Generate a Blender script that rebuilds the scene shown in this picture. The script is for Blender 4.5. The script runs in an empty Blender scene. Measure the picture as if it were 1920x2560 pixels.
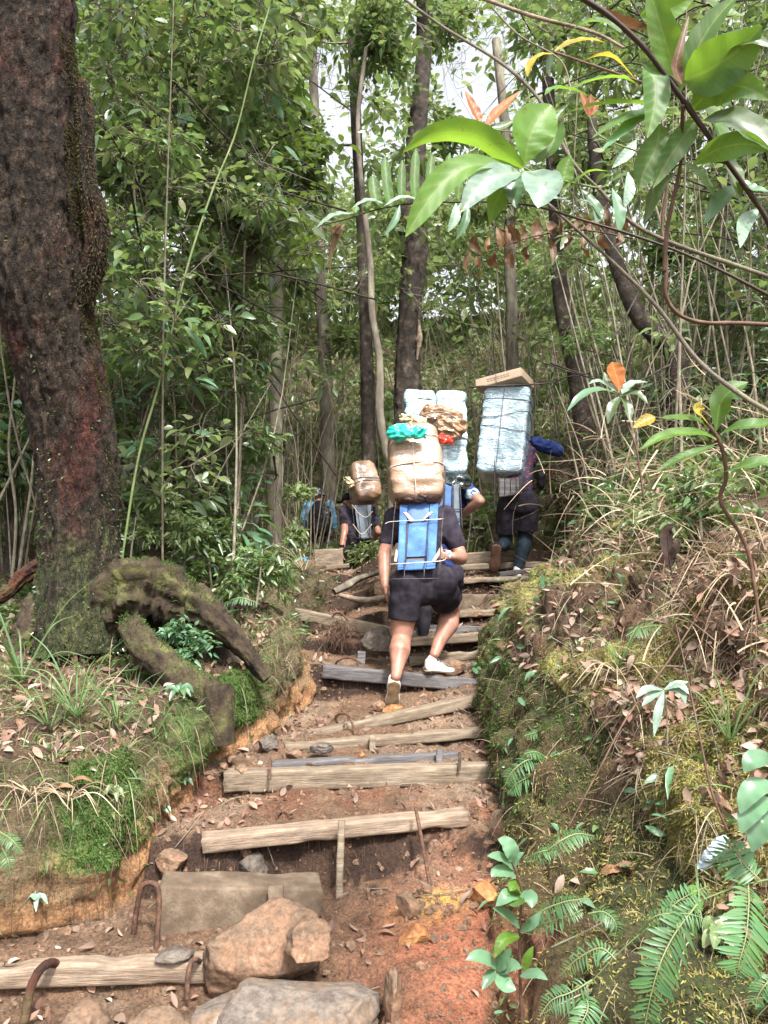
import bpy, math, random
import numpy as np
from mathutils import Vector, Matrix, noise as mn

# ------------------------------------------------------------------ camera, world, sun, exposure
S = bpy.context.scene
COL = S.collection
PITCH = math.radians(5.5); F = 1923.0; CZ = 1.6
cam_d = bpy.data.cameras.new("camera"); cam = bpy.data.objects.new("camera", cam_d); COL.objects.link(cam)
cam.location = (0, 0, CZ); cam.rotation_euler = (math.pi/2 + PITCH, 0, 0)
cam_d.sensor_fit = 'VERTICAL'; cam_d.sensor_height = 24; cam_d.lens = F/2560*24
cam_d.clip_start = 0.05; cam_d.clip_end = 400
S.camera = cam
SUN_EL, SUN_AZ = math.radians(55), math.radians(160)      # azimuth clockwise from +Y
w = bpy.data.worlds.new("World"); S.world = w; w.use_nodes = True
nt = w.node_tree; bg = nt.nodes["Background"]
sky = nt.nodes.new("ShaderNodeTexSky"); sky.sky_type = 'NISHITA'; sky.sun_disc = False
sky.sun_elevation = SUN_EL; sky.sun_rotation = SUN_AZ; sky.dust_density = 4; sky.air_density = 1.0
hsv = nt.nodes.new("ShaderNodeHueSaturation"); hsv.inputs['Saturation'].default_value = 0.2; hsv.inputs['Value'].default_value = 1.25
nt.links.new(sky.outputs[0], hsv.inputs['Color']); nt.links.new(hsv.outputs[0], bg.inputs[0])
bg.inputs[1].default_value = 0.15
sd = bpy.data.lights.new("sun", 'SUN'); sd.energy = 3.6; sd.angle = math.radians(7); sd.color = (1, .96, .9)
sun = bpy.data.objects.new("sun", sd); COL.objects.link(sun)
dv = Vector((math.sin(SUN_AZ)*math.cos(SUN_EL), math.cos(SUN_AZ)*math.cos(SUN_EL), math.sin(SUN_EL)))
sun.rotation_euler = dv.to_track_quat('Z', 'Y').to_euler(); sun.location = (3, -4, 12)
S.view_settings.view_transform = 'Standard'; S.view_settings.look = 'None'
S.view_settings.gamma = 1; S.view_settings.exposure = 1.25
rnd = random.Random(7); R = np.random.RandomState(11)

# ------------------------------------------------------------------ helpers
def P(px, py, d):
    """world point seen at photo pixel (px, py) at forward distance d metres"""
    x = (px-960)/F; y = (1280-py)/F
    vy = math.cos(PITCH) - y*math.sin(PITCH); vz = math.sin(PITCH) + y*math.cos(PITCH)
    return Vector((x/vy*d, d, CZ + vz/vy*d))
def V(*a): return Vector(a)
def unit(a): return a/(np.linalg.norm(a, axis=-1, keepdims=True)+1e-9)
def tag(o, label=None, cat=None, group=None, kind=None):
    if label: o['label'] = label
    if cat: o['category'] = cat
    if group: o['group'] = group
    if kind: o['kind'] = kind
    return o
def empty(name, loc, label=None, cat=None, group=None):
    o = bpy.data.objects.new(name, None); COL.objects.link(o); o.location = loc; o.empty_display_size = .1
    return tag(o, label, cat, group)
class G:
    """collects geometry of ONE mesh"""
    def __init__(s): s.v = []; s.f = []; s.n = 0; s.lf = []
    def add(s, v, faces, lf=None):
        v = np.asarray(v, float).reshape(-1, 3)
        for f in (faces if isinstance(faces, list) else [faces]):
            s.f.append(np.asarray(f, int)+s.n)
        s.v.append(v); s.lf.append(np.zeros_like(v) if lf is None else np.asarray(lf, float)); s.n += len(v)
    def mesh(s, name, smooth=True):
        me = bpy.data.meshes.new(name)
        v = np.concatenate(s.v); me.vertices.add(len(v)); me.vertices.foreach_set('co', v.astype(np.float32).ravel())
        idx = np.concatenate([f.ravel() for f in s.f])
        cnt = np.concatenate([np.full(len(f), f.shape[1]) for f in s.f])
        st = np.concatenate([[0], np.cumsum(cnt)[:-1]])
        me.loops.add(len(idx)); me.loops.foreach_set('vertex_index', idx.astype(np.int32))
        me.polygons.add(len(cnt)); me.polygons.foreach_set('loop_start', st.astype(np.int32))
        me.polygons.foreach_set('use_smooth', np.full(len(cnt), smooth))
        me.update(calc_edges=True)
        a = me.attributes.new('lf', 'FLOAT_VECTOR', 'POINT'); a.data.foreach_set('vector', np.concatenate(s.lf).astype(np.float32).ravel())
        return me
def obj(name, g, m, parent=None, smooth=True):
    me = g.mesh(name, smooth) if isinstance(g, G) else g
    o = bpy.data.objects.new(name, me); COL.objects.link(o)
    if m: me.materials.clear(); me.materials.append(m)
    if parent:
        o.parent = parent
        if parent.type == 'EMPTY': o.location = -parent.location
    return o
def copy_tree(o, parent=None):
    c = o.copy(); COL.objects.link(c)
    if parent: c.parent = parent
    for ch in list(o.children): copy_tree(ch, c)
    return c

# ---- materials
class N:
    def __init__(s, name):
        s.m = bpy.data.materials.new(name); s.m.use_nodes = True; s.t = s.m.node_tree; s.b = s.t.nodes['Principled BSDF']
        s.out = s.t.nodes['Material Output']
    def n(s, ty, **k):
        x = s.t.nodes.new('ShaderNode'+ty)
        for a, b in k.items(): setattr(x, a, b)
        return x
    def l(s, a, b): s.t.links.new(a, b)
    def noise(s, co, scale, detail=4, rough=.6, out='Fac'):
        x = s.n('TexNoise'); x.inputs['Scale'].default_value = scale; x.inputs['Detail'].default_value = detail; x.inputs['Roughness'].default_value = rough
        if co is not None: s.l(co, x.inputs['Vector'])
        return x.outputs[out]
    def ramp(s, fac, stops, interp='LINEAR'):
        x = s.n('ValToRGB'); cr = x.color_ramp; cr.interpolation = interp
        while len(cr.elements) < len(stops): cr.elements.new(.5)
        for e, (p, c) in zip(cr.elements, stops): e.position = p; e.color = (*c, 1) if len(c) == 3 else c
        s.l(fac, x.inputs[0]); return x.outputs[0]
    def mix(s, fac, a, b, mode='MIX'):
        x = s.n('Mix', data_type='RGBA', blend_type=mode)
        for sock, v in ((x.inputs[0], fac), (x.inputs[6], a), (x.inputs[7], b)):
            if isinstance(v, (int, float)): sock.default_value = v
            elif isinstance(v, tuple): sock.default_value = (*v, 1)
            else: s.l(v, sock)
        return x.outputs[2]
    def math(s, op, a, b=0.0):
        x = s.n('Math', operation=op)
        for sock, v in ((x.inputs[0], a), (x.inputs[1], b)):
            if isinstance(v, (int, float)): sock.default_value = v
            else: s.l(v, sock)
        return x.outputs[0]
    def objco(s, sc=(1, 1, 1), kind='Object'):
        c = s.n('TexCoord'); mp = s.n('Mapping'); s.l(c.outputs[kind], mp.inputs[0]); mp.inputs['Scale'].default_value = sc
        return mp.outputs[0]
    def bump(s, h, strength=.5, dist=.01, normal=None):
        x = s.n('Bump'); x.inputs['Strength'].default_value = strength; x.inputs['Distance'].default_value = dist
        s.l(h, x.inputs['Height'])
        if normal: s.l(normal, x.inputs['Normal'])
        s.l(x.outputs[0], s.b.inputs['Normal']); return x.outputs[0]
    def base(s, c):
        if isinstance(c, tuple): s.b.inputs['Base Color'].default_value = (*c, 1)
        else: s.l(c, s.b.inputs['Base Color'])
    def rough(s, r, spec=.5):
        if isinstance(r, (int, float)): s.b.inputs['Roughness'].default_value = r
        else: s.l(r, s.b.inputs['Roughness'])
        s.b.inputs['Specular IOR Level'].default_value = spec
def noisy(name, stops, scale=10, rough=.8, bump=.5, bdist=.01, bscale=None, sc=(1, 1, 1), spec=.3, detail=6, metal=0):
    k = N(name); co = k.objco(sc)
    k.base(k.ramp(k.noise(co, scale, detail, .65), stops)); k.rough(rough, spec)
    k.bump(k.noise(co, bscale or scale*2.5, 8, .7), bump, bdist); k.b.inputs['Metallic'].default_value = metal
    return k.m
def leafmat(name, cols, rough=.38, transl=.3, tcol=None, veins=False, spec=.5):
    k = N(name); g = k.n('NewGeometry'); n = len(cols)
    c = k.ramp(g.outputs['Random Per Island'], [(i/max(1, n-1), q) for i, q in enumerate(cols)])
    oi = k.n('ObjectInfo')
    h = k.n('HueSaturation'); k.l(c, h.inputs['Color']); k.l(k.math('MULTIPLY_ADD', oi.outputs['Random'], .5), h.inputs['Value'])
    h.inputs['Value'].default_value = 1
    mm = h.inputs['Value'].links[0].from_node; mm.inputs[2].default_value = .75
    c = h.outputs[0]
    if veins:
        a = k.n('Attribute', attribute_name='lf'); sep = k.n('SeparateXYZ'); k.l(a.outputs['Vector'], sep.inputs[0])
        au = k.math('ABSOLUTE', sep.outputs[0])
        rib = k.math('LESS_THAN', au, .06)
        sv = k.math('FRACT', k.math('MULTIPLY', k.math('SUBTRACT', sep.outputs[1], k.math('MULTIPLY', au, .14)), 9.0))
        side = k.math('MULTIPLY', k.math('LESS_THAN', sv, .09), .5)
        v = k.math('MAXIMUM', rib, side)
        c = k.mix(k.math('MULTIPLY', v, .28), c, (.35, .45, .12))
        c = k.mix(.5, c, k.ramp(k.noise(k.objco(), 12, 4), [(.35, (.3, .3, .3)), (.65, (.75, .72, .6))]), 'OVERLAY')
        blot = k.ramp(k.noise(k.objco(), 55, 3), [(.0, (0, 0, 0)), (.62, (0, 0, 0)), (.67, (1, 1, 1))])
        c = k.mix(k.math('MULTIPLY', blot, .65), c, (.12, .07, .02))
        hgt = k.math('ADD', k.math('MULTIPLY', v, -1.0), k.math('SINE', k.math('MULTIPLY', sv, 6.28)))
        k.bump(hgt, .10, .002)
    k.base(c); k.rough(rough, spec)
    tr = k.n('BsdfTranslucent'); tc = k.mix(.6, c, tcol or (.28, .42, .04)); k.l(tc, tr.inputs[0])
    ms = k.n('MixShader'); ms.inputs[0].default_value = transl
    k.l(k.b.outputs[0], ms.inputs[1]); k.l(tr.outputs[0], ms.inputs[2]); k.l(ms.outputs[0], k.out.inputs[0])
    return k.m

M = {}
M['leaf_dark'] = leafmat('leaf_dark', [(.045, .085, .035), (.075, .13, .05), (.05, .09, .045), (.11, .17, .06), (.075, .11, .055), (.15, .20, .08), (.05, .085, .04)], .30, .28, spec=.8)
M['leaf_mid'] = leafmat('leaf_mid', [(.055, .115, .04), (.09, .17, .055), (.06, .10, .05), (.14, .23, .08), (.08, .135, .055), (.19, .22, .09), (.06, .13, .05), (.24, .20, .10)], .30, .36, (.26, .36, .08), spec=.8)
M['leaf_lite'] = leafmat('leaf_lite', [(.13, .20, .07), (.20, .28, .11), (.12, .17, .08), (.26, .32, .15), (.17, .21, .10), (.30, .31, .17)], .35, .45, (.34, .44, .14), spec=.7)
M['leaf_teal'] = leafmat('leaf_teal', [(.06, .14, .075), (.09, .19, .10), (.12, .22, .13), (.07, .15, .05)], .3, .25)
M['leaf_big'] = leafmat('leaf_big', [(.05, .13, .03), (.07, .155, .035), (.04, .105, .03)], .5, .42, (.30, .50, .03), veins=True)
M['leaf_bright'] = leafmat('leaf_bright', [(.085, .20, .03), (.11, .23, .035)], .48, .5, (.35, .55, .04), veins=True)
M['leaf_yellow'] = leafmat('leaf_yellow', [(.36, .34, .04), (.42, .28, .04)], .4, .45, (.6, .45, .05), veins=True)
M['leaf_red'] = leafmat('leaf_red', [(.34, .09, .04), (.38, .16, .06)], .4, .45, (.6, .2, .08), veins=True)
M['leaf_orange'] = leafmat('leaf_orange', [(.45, .15, .03), (.45, .13, .03)], .4, .4, (.7, .25, .05), veins=True)
M['leaf_pale'] = leafmat('leaf_pale', [(.17, .27, .22), (.22, .32, .27), (.14, .24, .18)], .28, .2, (.4, .5, .4), veins=True)
M['leaf_dead'] = leafmat('leaf_dead', [(.16, .07, .035), (.24, .12, .07), (.10, .05, .03), (.30, .17, .10)], .6, .15, (.3, .12, .05), veins=True)
M['litter'] = leafmat('litter', [(.20, .12, .08), (.32, .22, .16), (.10, .055, .038), (.42, .32, .25), (.16, .10, .07), (.25, .13, .09), (.34, .20, .15)], .7, .08, (.3, .15, .07))
M['straw'] = leafmat('straw', [(.28, .21, .13), (.36, .28, .18), (.16, .10, .065), (.42, .35, .24), (.12, .075, .05), (.22, .14, .09)], .6, .15, (.5, .4, .2))
M['moss'] = leafmat('moss', [(.17, .165, .045), (.25, .235, .07), (.13, .125, .04), (.32, .29, .10), (.20, .14, .07), (.12, .08, .045)], .8, .2, (.3, .35, .05), spec=.2)
M['moss_green'] = leafmat('moss_green', [(.045, .10, .022), (.07, .14, .03), (.10, .17, .04), (.04, .075, .02), (.10, .10, .04)], .8, .25, (.2, .35, .04), spec=.2)
M['grass'] = leafmat('grass', [(.06, .13, .04), (.10, .18, .06), (.14, .2, .06), (.08, .15, .06)], .45, .3)
M['fern'] = leafmat('fern', [(.06, .15, .05), (.085, .19, .065), (.07, .165, .075), (.10, .17, .06)], .4, .35)

M['bark_red'] = noisy('bark_red', [(.28, (.012, .008, .006)), (.42, (.05, .022, .014)), (.52, (.09, .032, .02)), (.6, (.075, .05, .022)), (.72, (.13, .085, .05))], 5, .85, 1, .03, 22)
M['bark_grey'] = noisy('bark_grey', [(.3, (.05, .042, .032)), (.5, (.15, .125, .10)), (.62, (.2, .19, .13)), (.75, (.32, .30, .25))], 7, .85, .8, .015, 30, (1, 1, .4))
M['bark_dark'] = noisy('bark_dark', [(.35, (.012, .010, .008)), (.55, (.045, .033, .025)), (.7, (.12, .10, .08))], 10, .85, 1, .015, 40)
M['bark_moss'] = noisy('bark_moss', [(.34, (.014, .010, .007)), (.47, (.05, .034, .022)), (.57, (.075, .068, .03)), (.7, (.14, .14, .05))], 6, .9, 1, .02, 30)
M['twig'] = noisy('twig', [(.3, (.09, .075, .05)), (.55, (.19, .165, .12)), (.75, (.32, .29, .22))], 14, .7, .3, .004, 60)
M['stem_green'] = noisy('stem_green', [(.3, (.10, .15, .05)), (.6, (.18, .22, .09)), (.75, (.28, .26, .14))], 6, .5, .2, .002)
M['stem_dark'] = noisy('stem_dark', [(.3, (.018, .010, .008)), (.6, (.05, .03, .022))], 20, .5, .3, .002)
M['stem_brown'] = noisy('stem_brown', [(.3, (.055, .028, .018)), (.6, (.11, .06, .04)), (.75, (.2, .15, .10))], 20, .6, .4, .003)
def woodmat(name, a, b, c, wet=.7):
    k = N(name); co = k.objco((1.2, 14, 14)); f = k.noise(co, 3.2, 8, .7)
    col = k.ramp(f, [(.3, a), (.5, b), (.68, c)])
    st = k.ramp(k.noise(k.objco((1, 2, 2)), 5, 6, .7), [(.38, (1, 1, 1)), (.62, (0, 0, 0))])
    col = k.mix(k.math('MULTIPLY', st, .55), col, (.055, .04, .03))
    k.base(col); k.rough(wet, .3); k.bump(k.math('ADD', f, k.noise(k.objco((2, 30, 30)), 6, 6, .7)), .7, .008); return k.m
M['wood'] = woodmat('wood', (.10, .07, .045), (.24, .185, .13), (.36, .30, .225))
M['wood_new'] = woodmat('wood_new', (.14, .09, .06), (.31, .23, .165), (.43, .345, .265))
M['wood_grey'] = woodmat('wood_grey', (.045, .042, .045), (.12, .115, .12), (.25, .235, .225))
M['concrete'] = noisy('concrete', [(.3, (.055, .038, .026)), (.5, (.125, .09, .062)), (.7, (.24, .185, .135))], 5, .9, .8, .008, 50)
M['rust'] = noisy('rust', [(.3, (.03, .018, .014)), (.55, (.10, .05, .032)), (.7, (.2, .11, .07))], 40, .7, 1, .003, 120)
def rockmat(name, st, sc=4):
    k = N(name); co = k.objco(); c = k.ramp(k.noise(co, sc, 8, .7), st)
    sp = k.noise(co, sc*12, 4, .7); c = k.mix(.55, c, k.ramp(sp, [(.36, (.14, .12, .10)), (.52, (.42, .41, .40)), (.66, (.66, .63, .6))]), 'OVERLAY')
    k.base(c); k.rough(.8, .3); k.bump(k.math('ADD', k.noise(co, sc*6, 10, .75), k.math('MULTIPLY', k.noise(co, sc*1.5, 3), 2.0)), .9, .012); return k.m
M['rock_tan'] = rockmat('rock_tan', [(.3, (.075, .048, .032)), (.46, (.17, .115, .078)), (.58, (.23, .135, .085)), (.72, (.32, .255, .185))])
M['rock_orange'] = rockmat('rock_orange', [(.3, (.17, .06, .03)), (.5, (.38, .17, .07)), (.7, (.5, .32, .12))])
M['rock_slate'] = rockmat('rock_slate', [(.3, (.07, .05, .04)), (.45, (.17, .145, .125)), (.55, (.20, .135, .09)), (.72, (.33, .31, .29))], 3)
M['rock_dark'] = rockmat('rock_dark', [(.3, (.05, .04, .035)), (.5, (.12, .10, .085)), (.7, (.22, .19, .16))])

# terrain material: colour attribute for the soil kinds and painted riser shade, noise for grain
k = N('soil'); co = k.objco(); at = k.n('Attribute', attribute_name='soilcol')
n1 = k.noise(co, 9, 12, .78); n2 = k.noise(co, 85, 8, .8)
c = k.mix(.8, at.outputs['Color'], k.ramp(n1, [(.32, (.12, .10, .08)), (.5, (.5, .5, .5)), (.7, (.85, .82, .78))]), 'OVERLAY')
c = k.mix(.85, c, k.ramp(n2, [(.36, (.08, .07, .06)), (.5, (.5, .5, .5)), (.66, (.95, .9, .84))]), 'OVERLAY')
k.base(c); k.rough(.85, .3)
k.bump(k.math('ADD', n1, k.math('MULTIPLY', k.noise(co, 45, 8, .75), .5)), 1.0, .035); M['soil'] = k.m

# ---- leaves, tubes
def tmpl_simple(fold=.22):
    v = np.array([[0, 0, 0], [-.5, .32, fold], [-.36, .7, fold*.8], [0, 1, 0], [.36, .7, fold*.8], [.5, .32, fold]])
    return v, [np.array([[0, 3, 2, 1], [0, 5, 4, 3]])]
def tmpl_rich(prof, na=10, fold=.12, nx=4):
    vs = []; us = []
    for i in range(na+1):
        t = i/na; wd = max(.012, prof(t))
        for j in range(nx+1):
            u = j/nx*2-1; vs.append([u*wd*.5, t, abs(u)*wd*fold + .015*math.sin(t*17)*abs(u)])
    f = [[i*(nx+1)+j, i*(nx+1)+j+1, (i+1)*(nx+1)+j+1, (i+1)*(nx+1)+j] for i in range(na) for j in range(nx)]
    return np.array(vs), [np.array(f)]
T_S = tmpl_simple(.14)
T_R = (np.array([[0, 0, 0], [-.32, .16, .05], [-.5, .45, .09], [-.31, .78, .05], [0, 1, -.02], [.31, .78, .05], [.5, .45, .09], [.32, .16, .05], [0, .47, 0]]), [np.array([[0, 8, 2, 1], [8, 4, 3, 2], [0, 7, 6, 8], [8, 6, 5, 4]])])
T_OV = tmpl_rich(lambda t: math.sin(math.pi*t**.8)**.75*(1-.25*t))
T_OB = tmpl_rich(lambda t: math.sin(math.pi*t**1.35)**.8)
T_LAN = tmpl_rich(lambda t: math.sin(math.pi*t)**.8, 10, .12, 2)
T_FING = tmpl_rich(lambda t: min(1, 6*(1-t)**.7, 3*t+.5), 10, .1, 2)
T_BL = tmpl_rich(lambda t: (1-t)**.6*.9+.1, 7, .15, 1)
T_OV5 = tmpl_rich(lambda t: math.sin(math.pi*t**.85)**.8, 4, .18, 2)
def leaves(g, pos, d, up, L, W, T=T_S, curl=0., sag=0.):
    pos = np.atleast_2d(np.asarray(pos, float)); n = len(pos)
    d = unit(np.atleast_2d(np.asarray(d, float))); up = np.atleast_2d(np.asarray(up, float))
    L = np.broadcast_to(L, n).reshape(n, 1, 1); W = np.broadcast_to(W, n).reshape(n, 1, 1)
    curl = np.broadcast_to(curl, n).reshape(n, 1, 1); sag = np.broadcast_to(sag, n).reshape(n, 1, 1)
    X = unit(np.cross(d, up)); Z = np.cross(X, d)
    tv, tf = T; a, b, c = tv[None, :, 0:1], tv[None, :, 1:2], tv[None, :, 2:3]
    v = pos[:, None] + X[:, None]*a*W + d[:, None]*b*L + Z[:, None]*(c*W - curl*L*b*b)
    v = v + np.array([0, 0, -1.])*(sag*L*b*b)
    m = len(tv); off = (np.arange(n)*m)[:, None, None]
    mw = np.abs(tv[:, 0]).max()
    prof = np.maximum(.02, np.abs(tv[:, 0]))
    lf = np.stack([tv[:, 0]/mw, tv[:, 1]*1., tv[:, 2]*0], 1)
    g.add(v.reshape(-1, 3), [(f[None]+off).reshape(-1, f.shape[1]) for f in tf], np.tile(lf, (n, 1)))
def rdir(n, zlo=-1, zhi=1):
    z = R.uniform(zlo, zhi, n); a = R.uniform(0, 2*math.pi, n); r = np.sqrt(np.maximum(0, 1-z*z))
    return np.stack([r*np.cos(a), r*np.sin(a), z], 1)
def smooth_path(pts, rad, n):
    pts = [np.array(p, float) for p in pts]; rad = list(rad) if hasattr(rad, '__len__') else [rad]*len(pts)
    if len(pts) == 2: t = np.linspace(0, 1, n)[:, None]; return pts[0]*(1-t)+pts[1]*t, np.interp(np.linspace(0, 1, n), [0, 1], rad)
    q = [2*pts[0]-pts[1]] + pts + [2*pts[-1]-pts[-2]]; out = []; rr = []
    for s_ in np.linspace(0, len(pts)-1-1e-6, n):
        i = int(s_); t = s_-i; p0, p1, p2, p3 = q[i:i+4]
        out.append(.5*((2*p1)+(-p0+p2)*t+(2*p0-5*p1+4*p2-p3)*t*t+(-p0+3*p1-3*p2+p3)*t**3)); rr.append(rad[i]*(1-t)+rad[i+1]*t)
    return np.array(out), np.array(rr)
def tube(g, pts, rad, seg=6, n=12, amp=0., ns=3., cap=True, flat=1.):
    p, r = smooth_path(pts, rad, n); n = len(p)
    t = unit(np.gradient(p, axis=0)); ref = np.array([0, 0, 1.]) if abs(t[0][2]) < .8 else np.array([1., 0, 0])
    x = np.zeros_like(p); x[0] = unit(np.cross(t[0], ref))
    for i in range(1, n):
        q = x[i-1]-t[i]*np.dot(x[i-1], t[i]); x[i] = unit(q)
    y = np.cross(t, x); a = np.arange(seg)/seg*2*math.pi
    v = p[:, None] + (x[:, None]*np.cos(a)[None, :, None] + y[:, None]*np.sin(a)[None, :, None]*flat)*r[:, None, None]
    if amp:
        c = np.repeat(p[:, None], seg, 1); o = v-c; fl = v.reshape(-1, 3)
        k_ = np.array([1+amp*mn.fractal(Vector(q*ns), .8, 2, 4) for q in fl]).reshape(n, seg, 1); v = c+o*k_
    i = np.arange(n-1)[:, None]*seg; j = np.arange(seg)[None]; j2 = (j+1) % seg
    f = np.stack([i+j, i+j2, i+seg+j2, i+seg+j], -1).reshape(-1, 4)
    vv = v.reshape(-1, 3); fs = [f]
    if cap:
        vv = np.concatenate([vv, p[:1], p[-1:]]); a0 = n*seg; jj = np.arange(seg)
        fs.append(np.stack([np.full(seg, a0), (jj+1) % seg, jj], 1)); b0 = (n-1)*seg
        fs.append(np.stack([np.full(seg, a0+1), b0+jj, b0+(jj+1) % seg], 1))
    g.add(vv, fs)
def mesh_eval(o):
    dg = bpy.context.evaluated_depsgraph_get(); me = bpy.data.meshes.new_from_object(o.evaluated_get(dg), preserve_all_data_layers=False, depsgraph=dg)
    old = o.data; o.modifiers.clear(); o.data = me; bpy.data.meshes.remove(old); return o
def ball(g, c, r, rot=None, seg=20):
    """ellipsoid: r scalar or 3 radii"""
    r = np.array([r]*3 if not hasattr(r, '__len__') else r, float); th = np.linspace(0, math.pi, seg//2+1)[1:-1]; ph = np.arange(seg)/seg*2*math.pi
    v = np.array([[math.sin(t)*math.cos(q), math.sin(t)*math.sin(q), math.cos(t)] for t in th for q in ph]+[[0, 0, 1], [0, 0, -1]])*r
    if rot is not None: v = v @ np.array(rot.to_matrix() if hasattr(rot, 'to_matrix') else rot).T
    m = len(th); i = np.arange(m-1)[:, None]*seg; j = np.arange(seg)[None]; j2 = (j+1) % seg
    f = np.stack([i+j, i+seg+j, i+seg+j2, i+j2], -1).reshape(-1, 4); jj = np.arange(seg)
    g.add(v+np.array(c), [f, np.stack([np.full(seg, m*seg), jj, (jj+1) % seg], 1), np.stack([np.full(seg, m*seg+1), (m-1)*seg+(jj+1) % seg, (m-1)*seg+jj], 1)])
def cap(g, a, ra, b, rb, sq=None):
    """tapered capsule"""
    a = np.array(a); b = np.array(b); ball(g, a, ra); ball(g, b, rb); tube(g, [a, b], [ra, rb], 20, 6)
def blob(name, g, m, parent, voxel=.012, smooth=5, wr=0, wsc=12, seed=0, post=None):
    """fuse the overlapping pieces of g into ONE continuous smooth surface"""
    o = bpy.data.objects.new(name, g.mesh(name)); COL.objects.link(o)
    md = o.modifiers.new('r', 'REMESH'); md.mode = 'VOXEL'; md.voxel_size = voxel; md.use_smooth_shade = True
    sm = o.modifiers.new('s', 'SMOOTH'); sm.factor = .5; sm.iterations = smooth
    mesh_eval(o)
    me = o.data; me.materials.clear(); me.materials.append(m)
    if wr or post:
        nv = len(me.vertices); co = np.zeros(nv*3, np.float32); me.vertices.foreach_get('co', co); co = co.reshape(-1, 3)
        no = np.zeros(nv*3, np.float32); me.vertex_normals.foreach_get('vector', no); no = no.reshape(-1, 3)
        if wr:
            h = np.array([(1-abs(mn.noise(Vector((q[0]*wsc, q[1]*wsc, q[2]*wsc*1.6+seed)))*2))*1. + .5*mn.noise(Vector((q[0]*wsc*2.3+9, q[1]*wsc*2.3, q[2]*wsc*2.3))) for q in co])
            co = co + no*(h-.6)[:, None]*wr
        if post: co = post(co)
        me.vertices.foreach_set('co', co.astype(np.float32).ravel()); me.update()
    if parent:
        o.parent = parent
        if parent.type == 'EMPTY': o.location = -parent.location
    return o
def boxg(g, c, s, rot=None, bev=0.):
    """bevelled box"""
    s = np.array(s)/2; b = min(bev, min(s)*.9); vs = []; 
    corners = [(x, y, z) for z in (-1, 1) for y in (-1, 1) for x in (-1, 1)]
    if b <= 0:
        v = np.array(corners)*s; f = np.array([[0, 2, 3, 1], [4, 5, 7, 6], [0, 1, 5, 4], [2, 6, 7, 3], [0, 4, 6, 2], [1, 3, 7, 5]])
        if rot is not None: v = v @ np.array(rot).T
        g.add(v+np.array(c), f); return
    n = 5; pts = superbox(n, s, b)
    v, f = pts
    if rot is not None: v = v @ np.array(rot).T
    g.add(v+np.array(c), f)
def superbox(n, s, b):
    """cube grid with edges rounded by b (half sizes s)"""
    V_, F_ = cubegrid(n); s = np.array(s)
    # place grid lines: keep most near the edges
    q = V_*s; inner = np.clip(q, -(s-b), s-b)
    # corners: map so that outer ring bends
    d = V_*1.; 
    p = np.sign(V_)*np.where(np.abs(V_) > .999, s, np.abs(V_)*s)
    inner = np.clip(p, -(s-b), s-b); dl = p-inner; ln = np.linalg.norm(dl, axis=1, keepdims=True)
    return inner + np.where(ln > 1e-9, dl/np.maximum(ln, 1e-9)*b, 0), F_
def cubegrid(n):
    vs = {}; V_ = []; F_ = []
    def vid(p):
        k_ = tuple(np.round(p, 5))
        if k_ not in vs: vs[k_] = len(V_); V_.append(k_)
        return vs[k_]
    t = np.linspace(-1, 1, n+1)
    for ax in range(3):
        for sg in (-1, 1):
            for i in range(n):
                for j in range(n):
                    q = []
                    for (a, b) in ((i, j), (i+1, j), (i+1, j+1), (i, j+1)):
                        p = [0, 0, 0]; p[ax] = sg; p[(ax+1) % 3] = t[a]; p[(ax+2) % 3] = t[b]; q.append(vid(p))
                    F_.append(q if sg > 0 else q[::-1])
    return np.array(V_, float), np.array(F_)
# ------------------------------------------------------------------ terrain
# beams: (left px, py, depth), (right px, py, depth), face height, back width : the first two give the top front edge
BEAMS = {
 'b1': ((-60, 2420, 2.98), (588, 2402, 3.12), .085, .085),
 'b2': ((400, 2216, 3.34), (806, 2222, 3.46), .235, .20),
 'b3': ((505, 2094, 3.62), (1172, 2028, 3.92), .075, .10),
 'b4': ((560, 1930, 4.20), (1252, 1908, 4.42), .115, .09),
 'b4b': ((680, 1906, 4.36), (1144, 1882, 4.56), .10, .07),
 'b5': ((712, 1860, 4.66), (1206, 1822, 4.92), .062, .09),
 'b6': ((768, 1832, 4.92), (1222, 1733, 5.36), .075, .09),
 'b7': ((808, 1662, 5.72), (1212, 1700, 5.72), .10, .09),
 'b8': ((1024, 1642, 6.08), (1222, 1622, 6.2), .075, .07),
 'b9': ((958, 1600, 6.40), (1275, 1576, 6.62), .075, .09),
 'b9l': ((716, 1516, 6.75), (985, 1570, 6.45), .10, .08),
 'b10': ((1060, 1562, 6.9), (1290, 1570, 6.75), .055, .06),
 'b11': ((1140, 1528, 7.05), (1322, 1519, 7.15), .065, .09),
 'b12': ((1120, 1484, 7.35), (1274, 1486, 7.4), .155, .08),
 'b13': ((1130, 1447, 7.75), (1388, 1437, 7.95), .055, .12),
 'b14': ((1120, 1412, 8.15), (1384, 1402, 8.35), .07, .08),
 'b15': ((1120, 1384, 8.4), (1292, 1374, 8.5), .13, .07),
 'b16': ((786, 1374, 9.2), (856, 1370, 9.25), .24, .08),
}
def bline(n):
    a, b = P(*BEAMS[n][0]), P(*BEAMS[n][1]); return a, b
STEP = ['b1', 'b3', 'b4', 'b5', 'b6', 'b7', 'b9', 'b11', 'b13', 'b15']
SL = [bline(n) for n in STEP]
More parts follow.
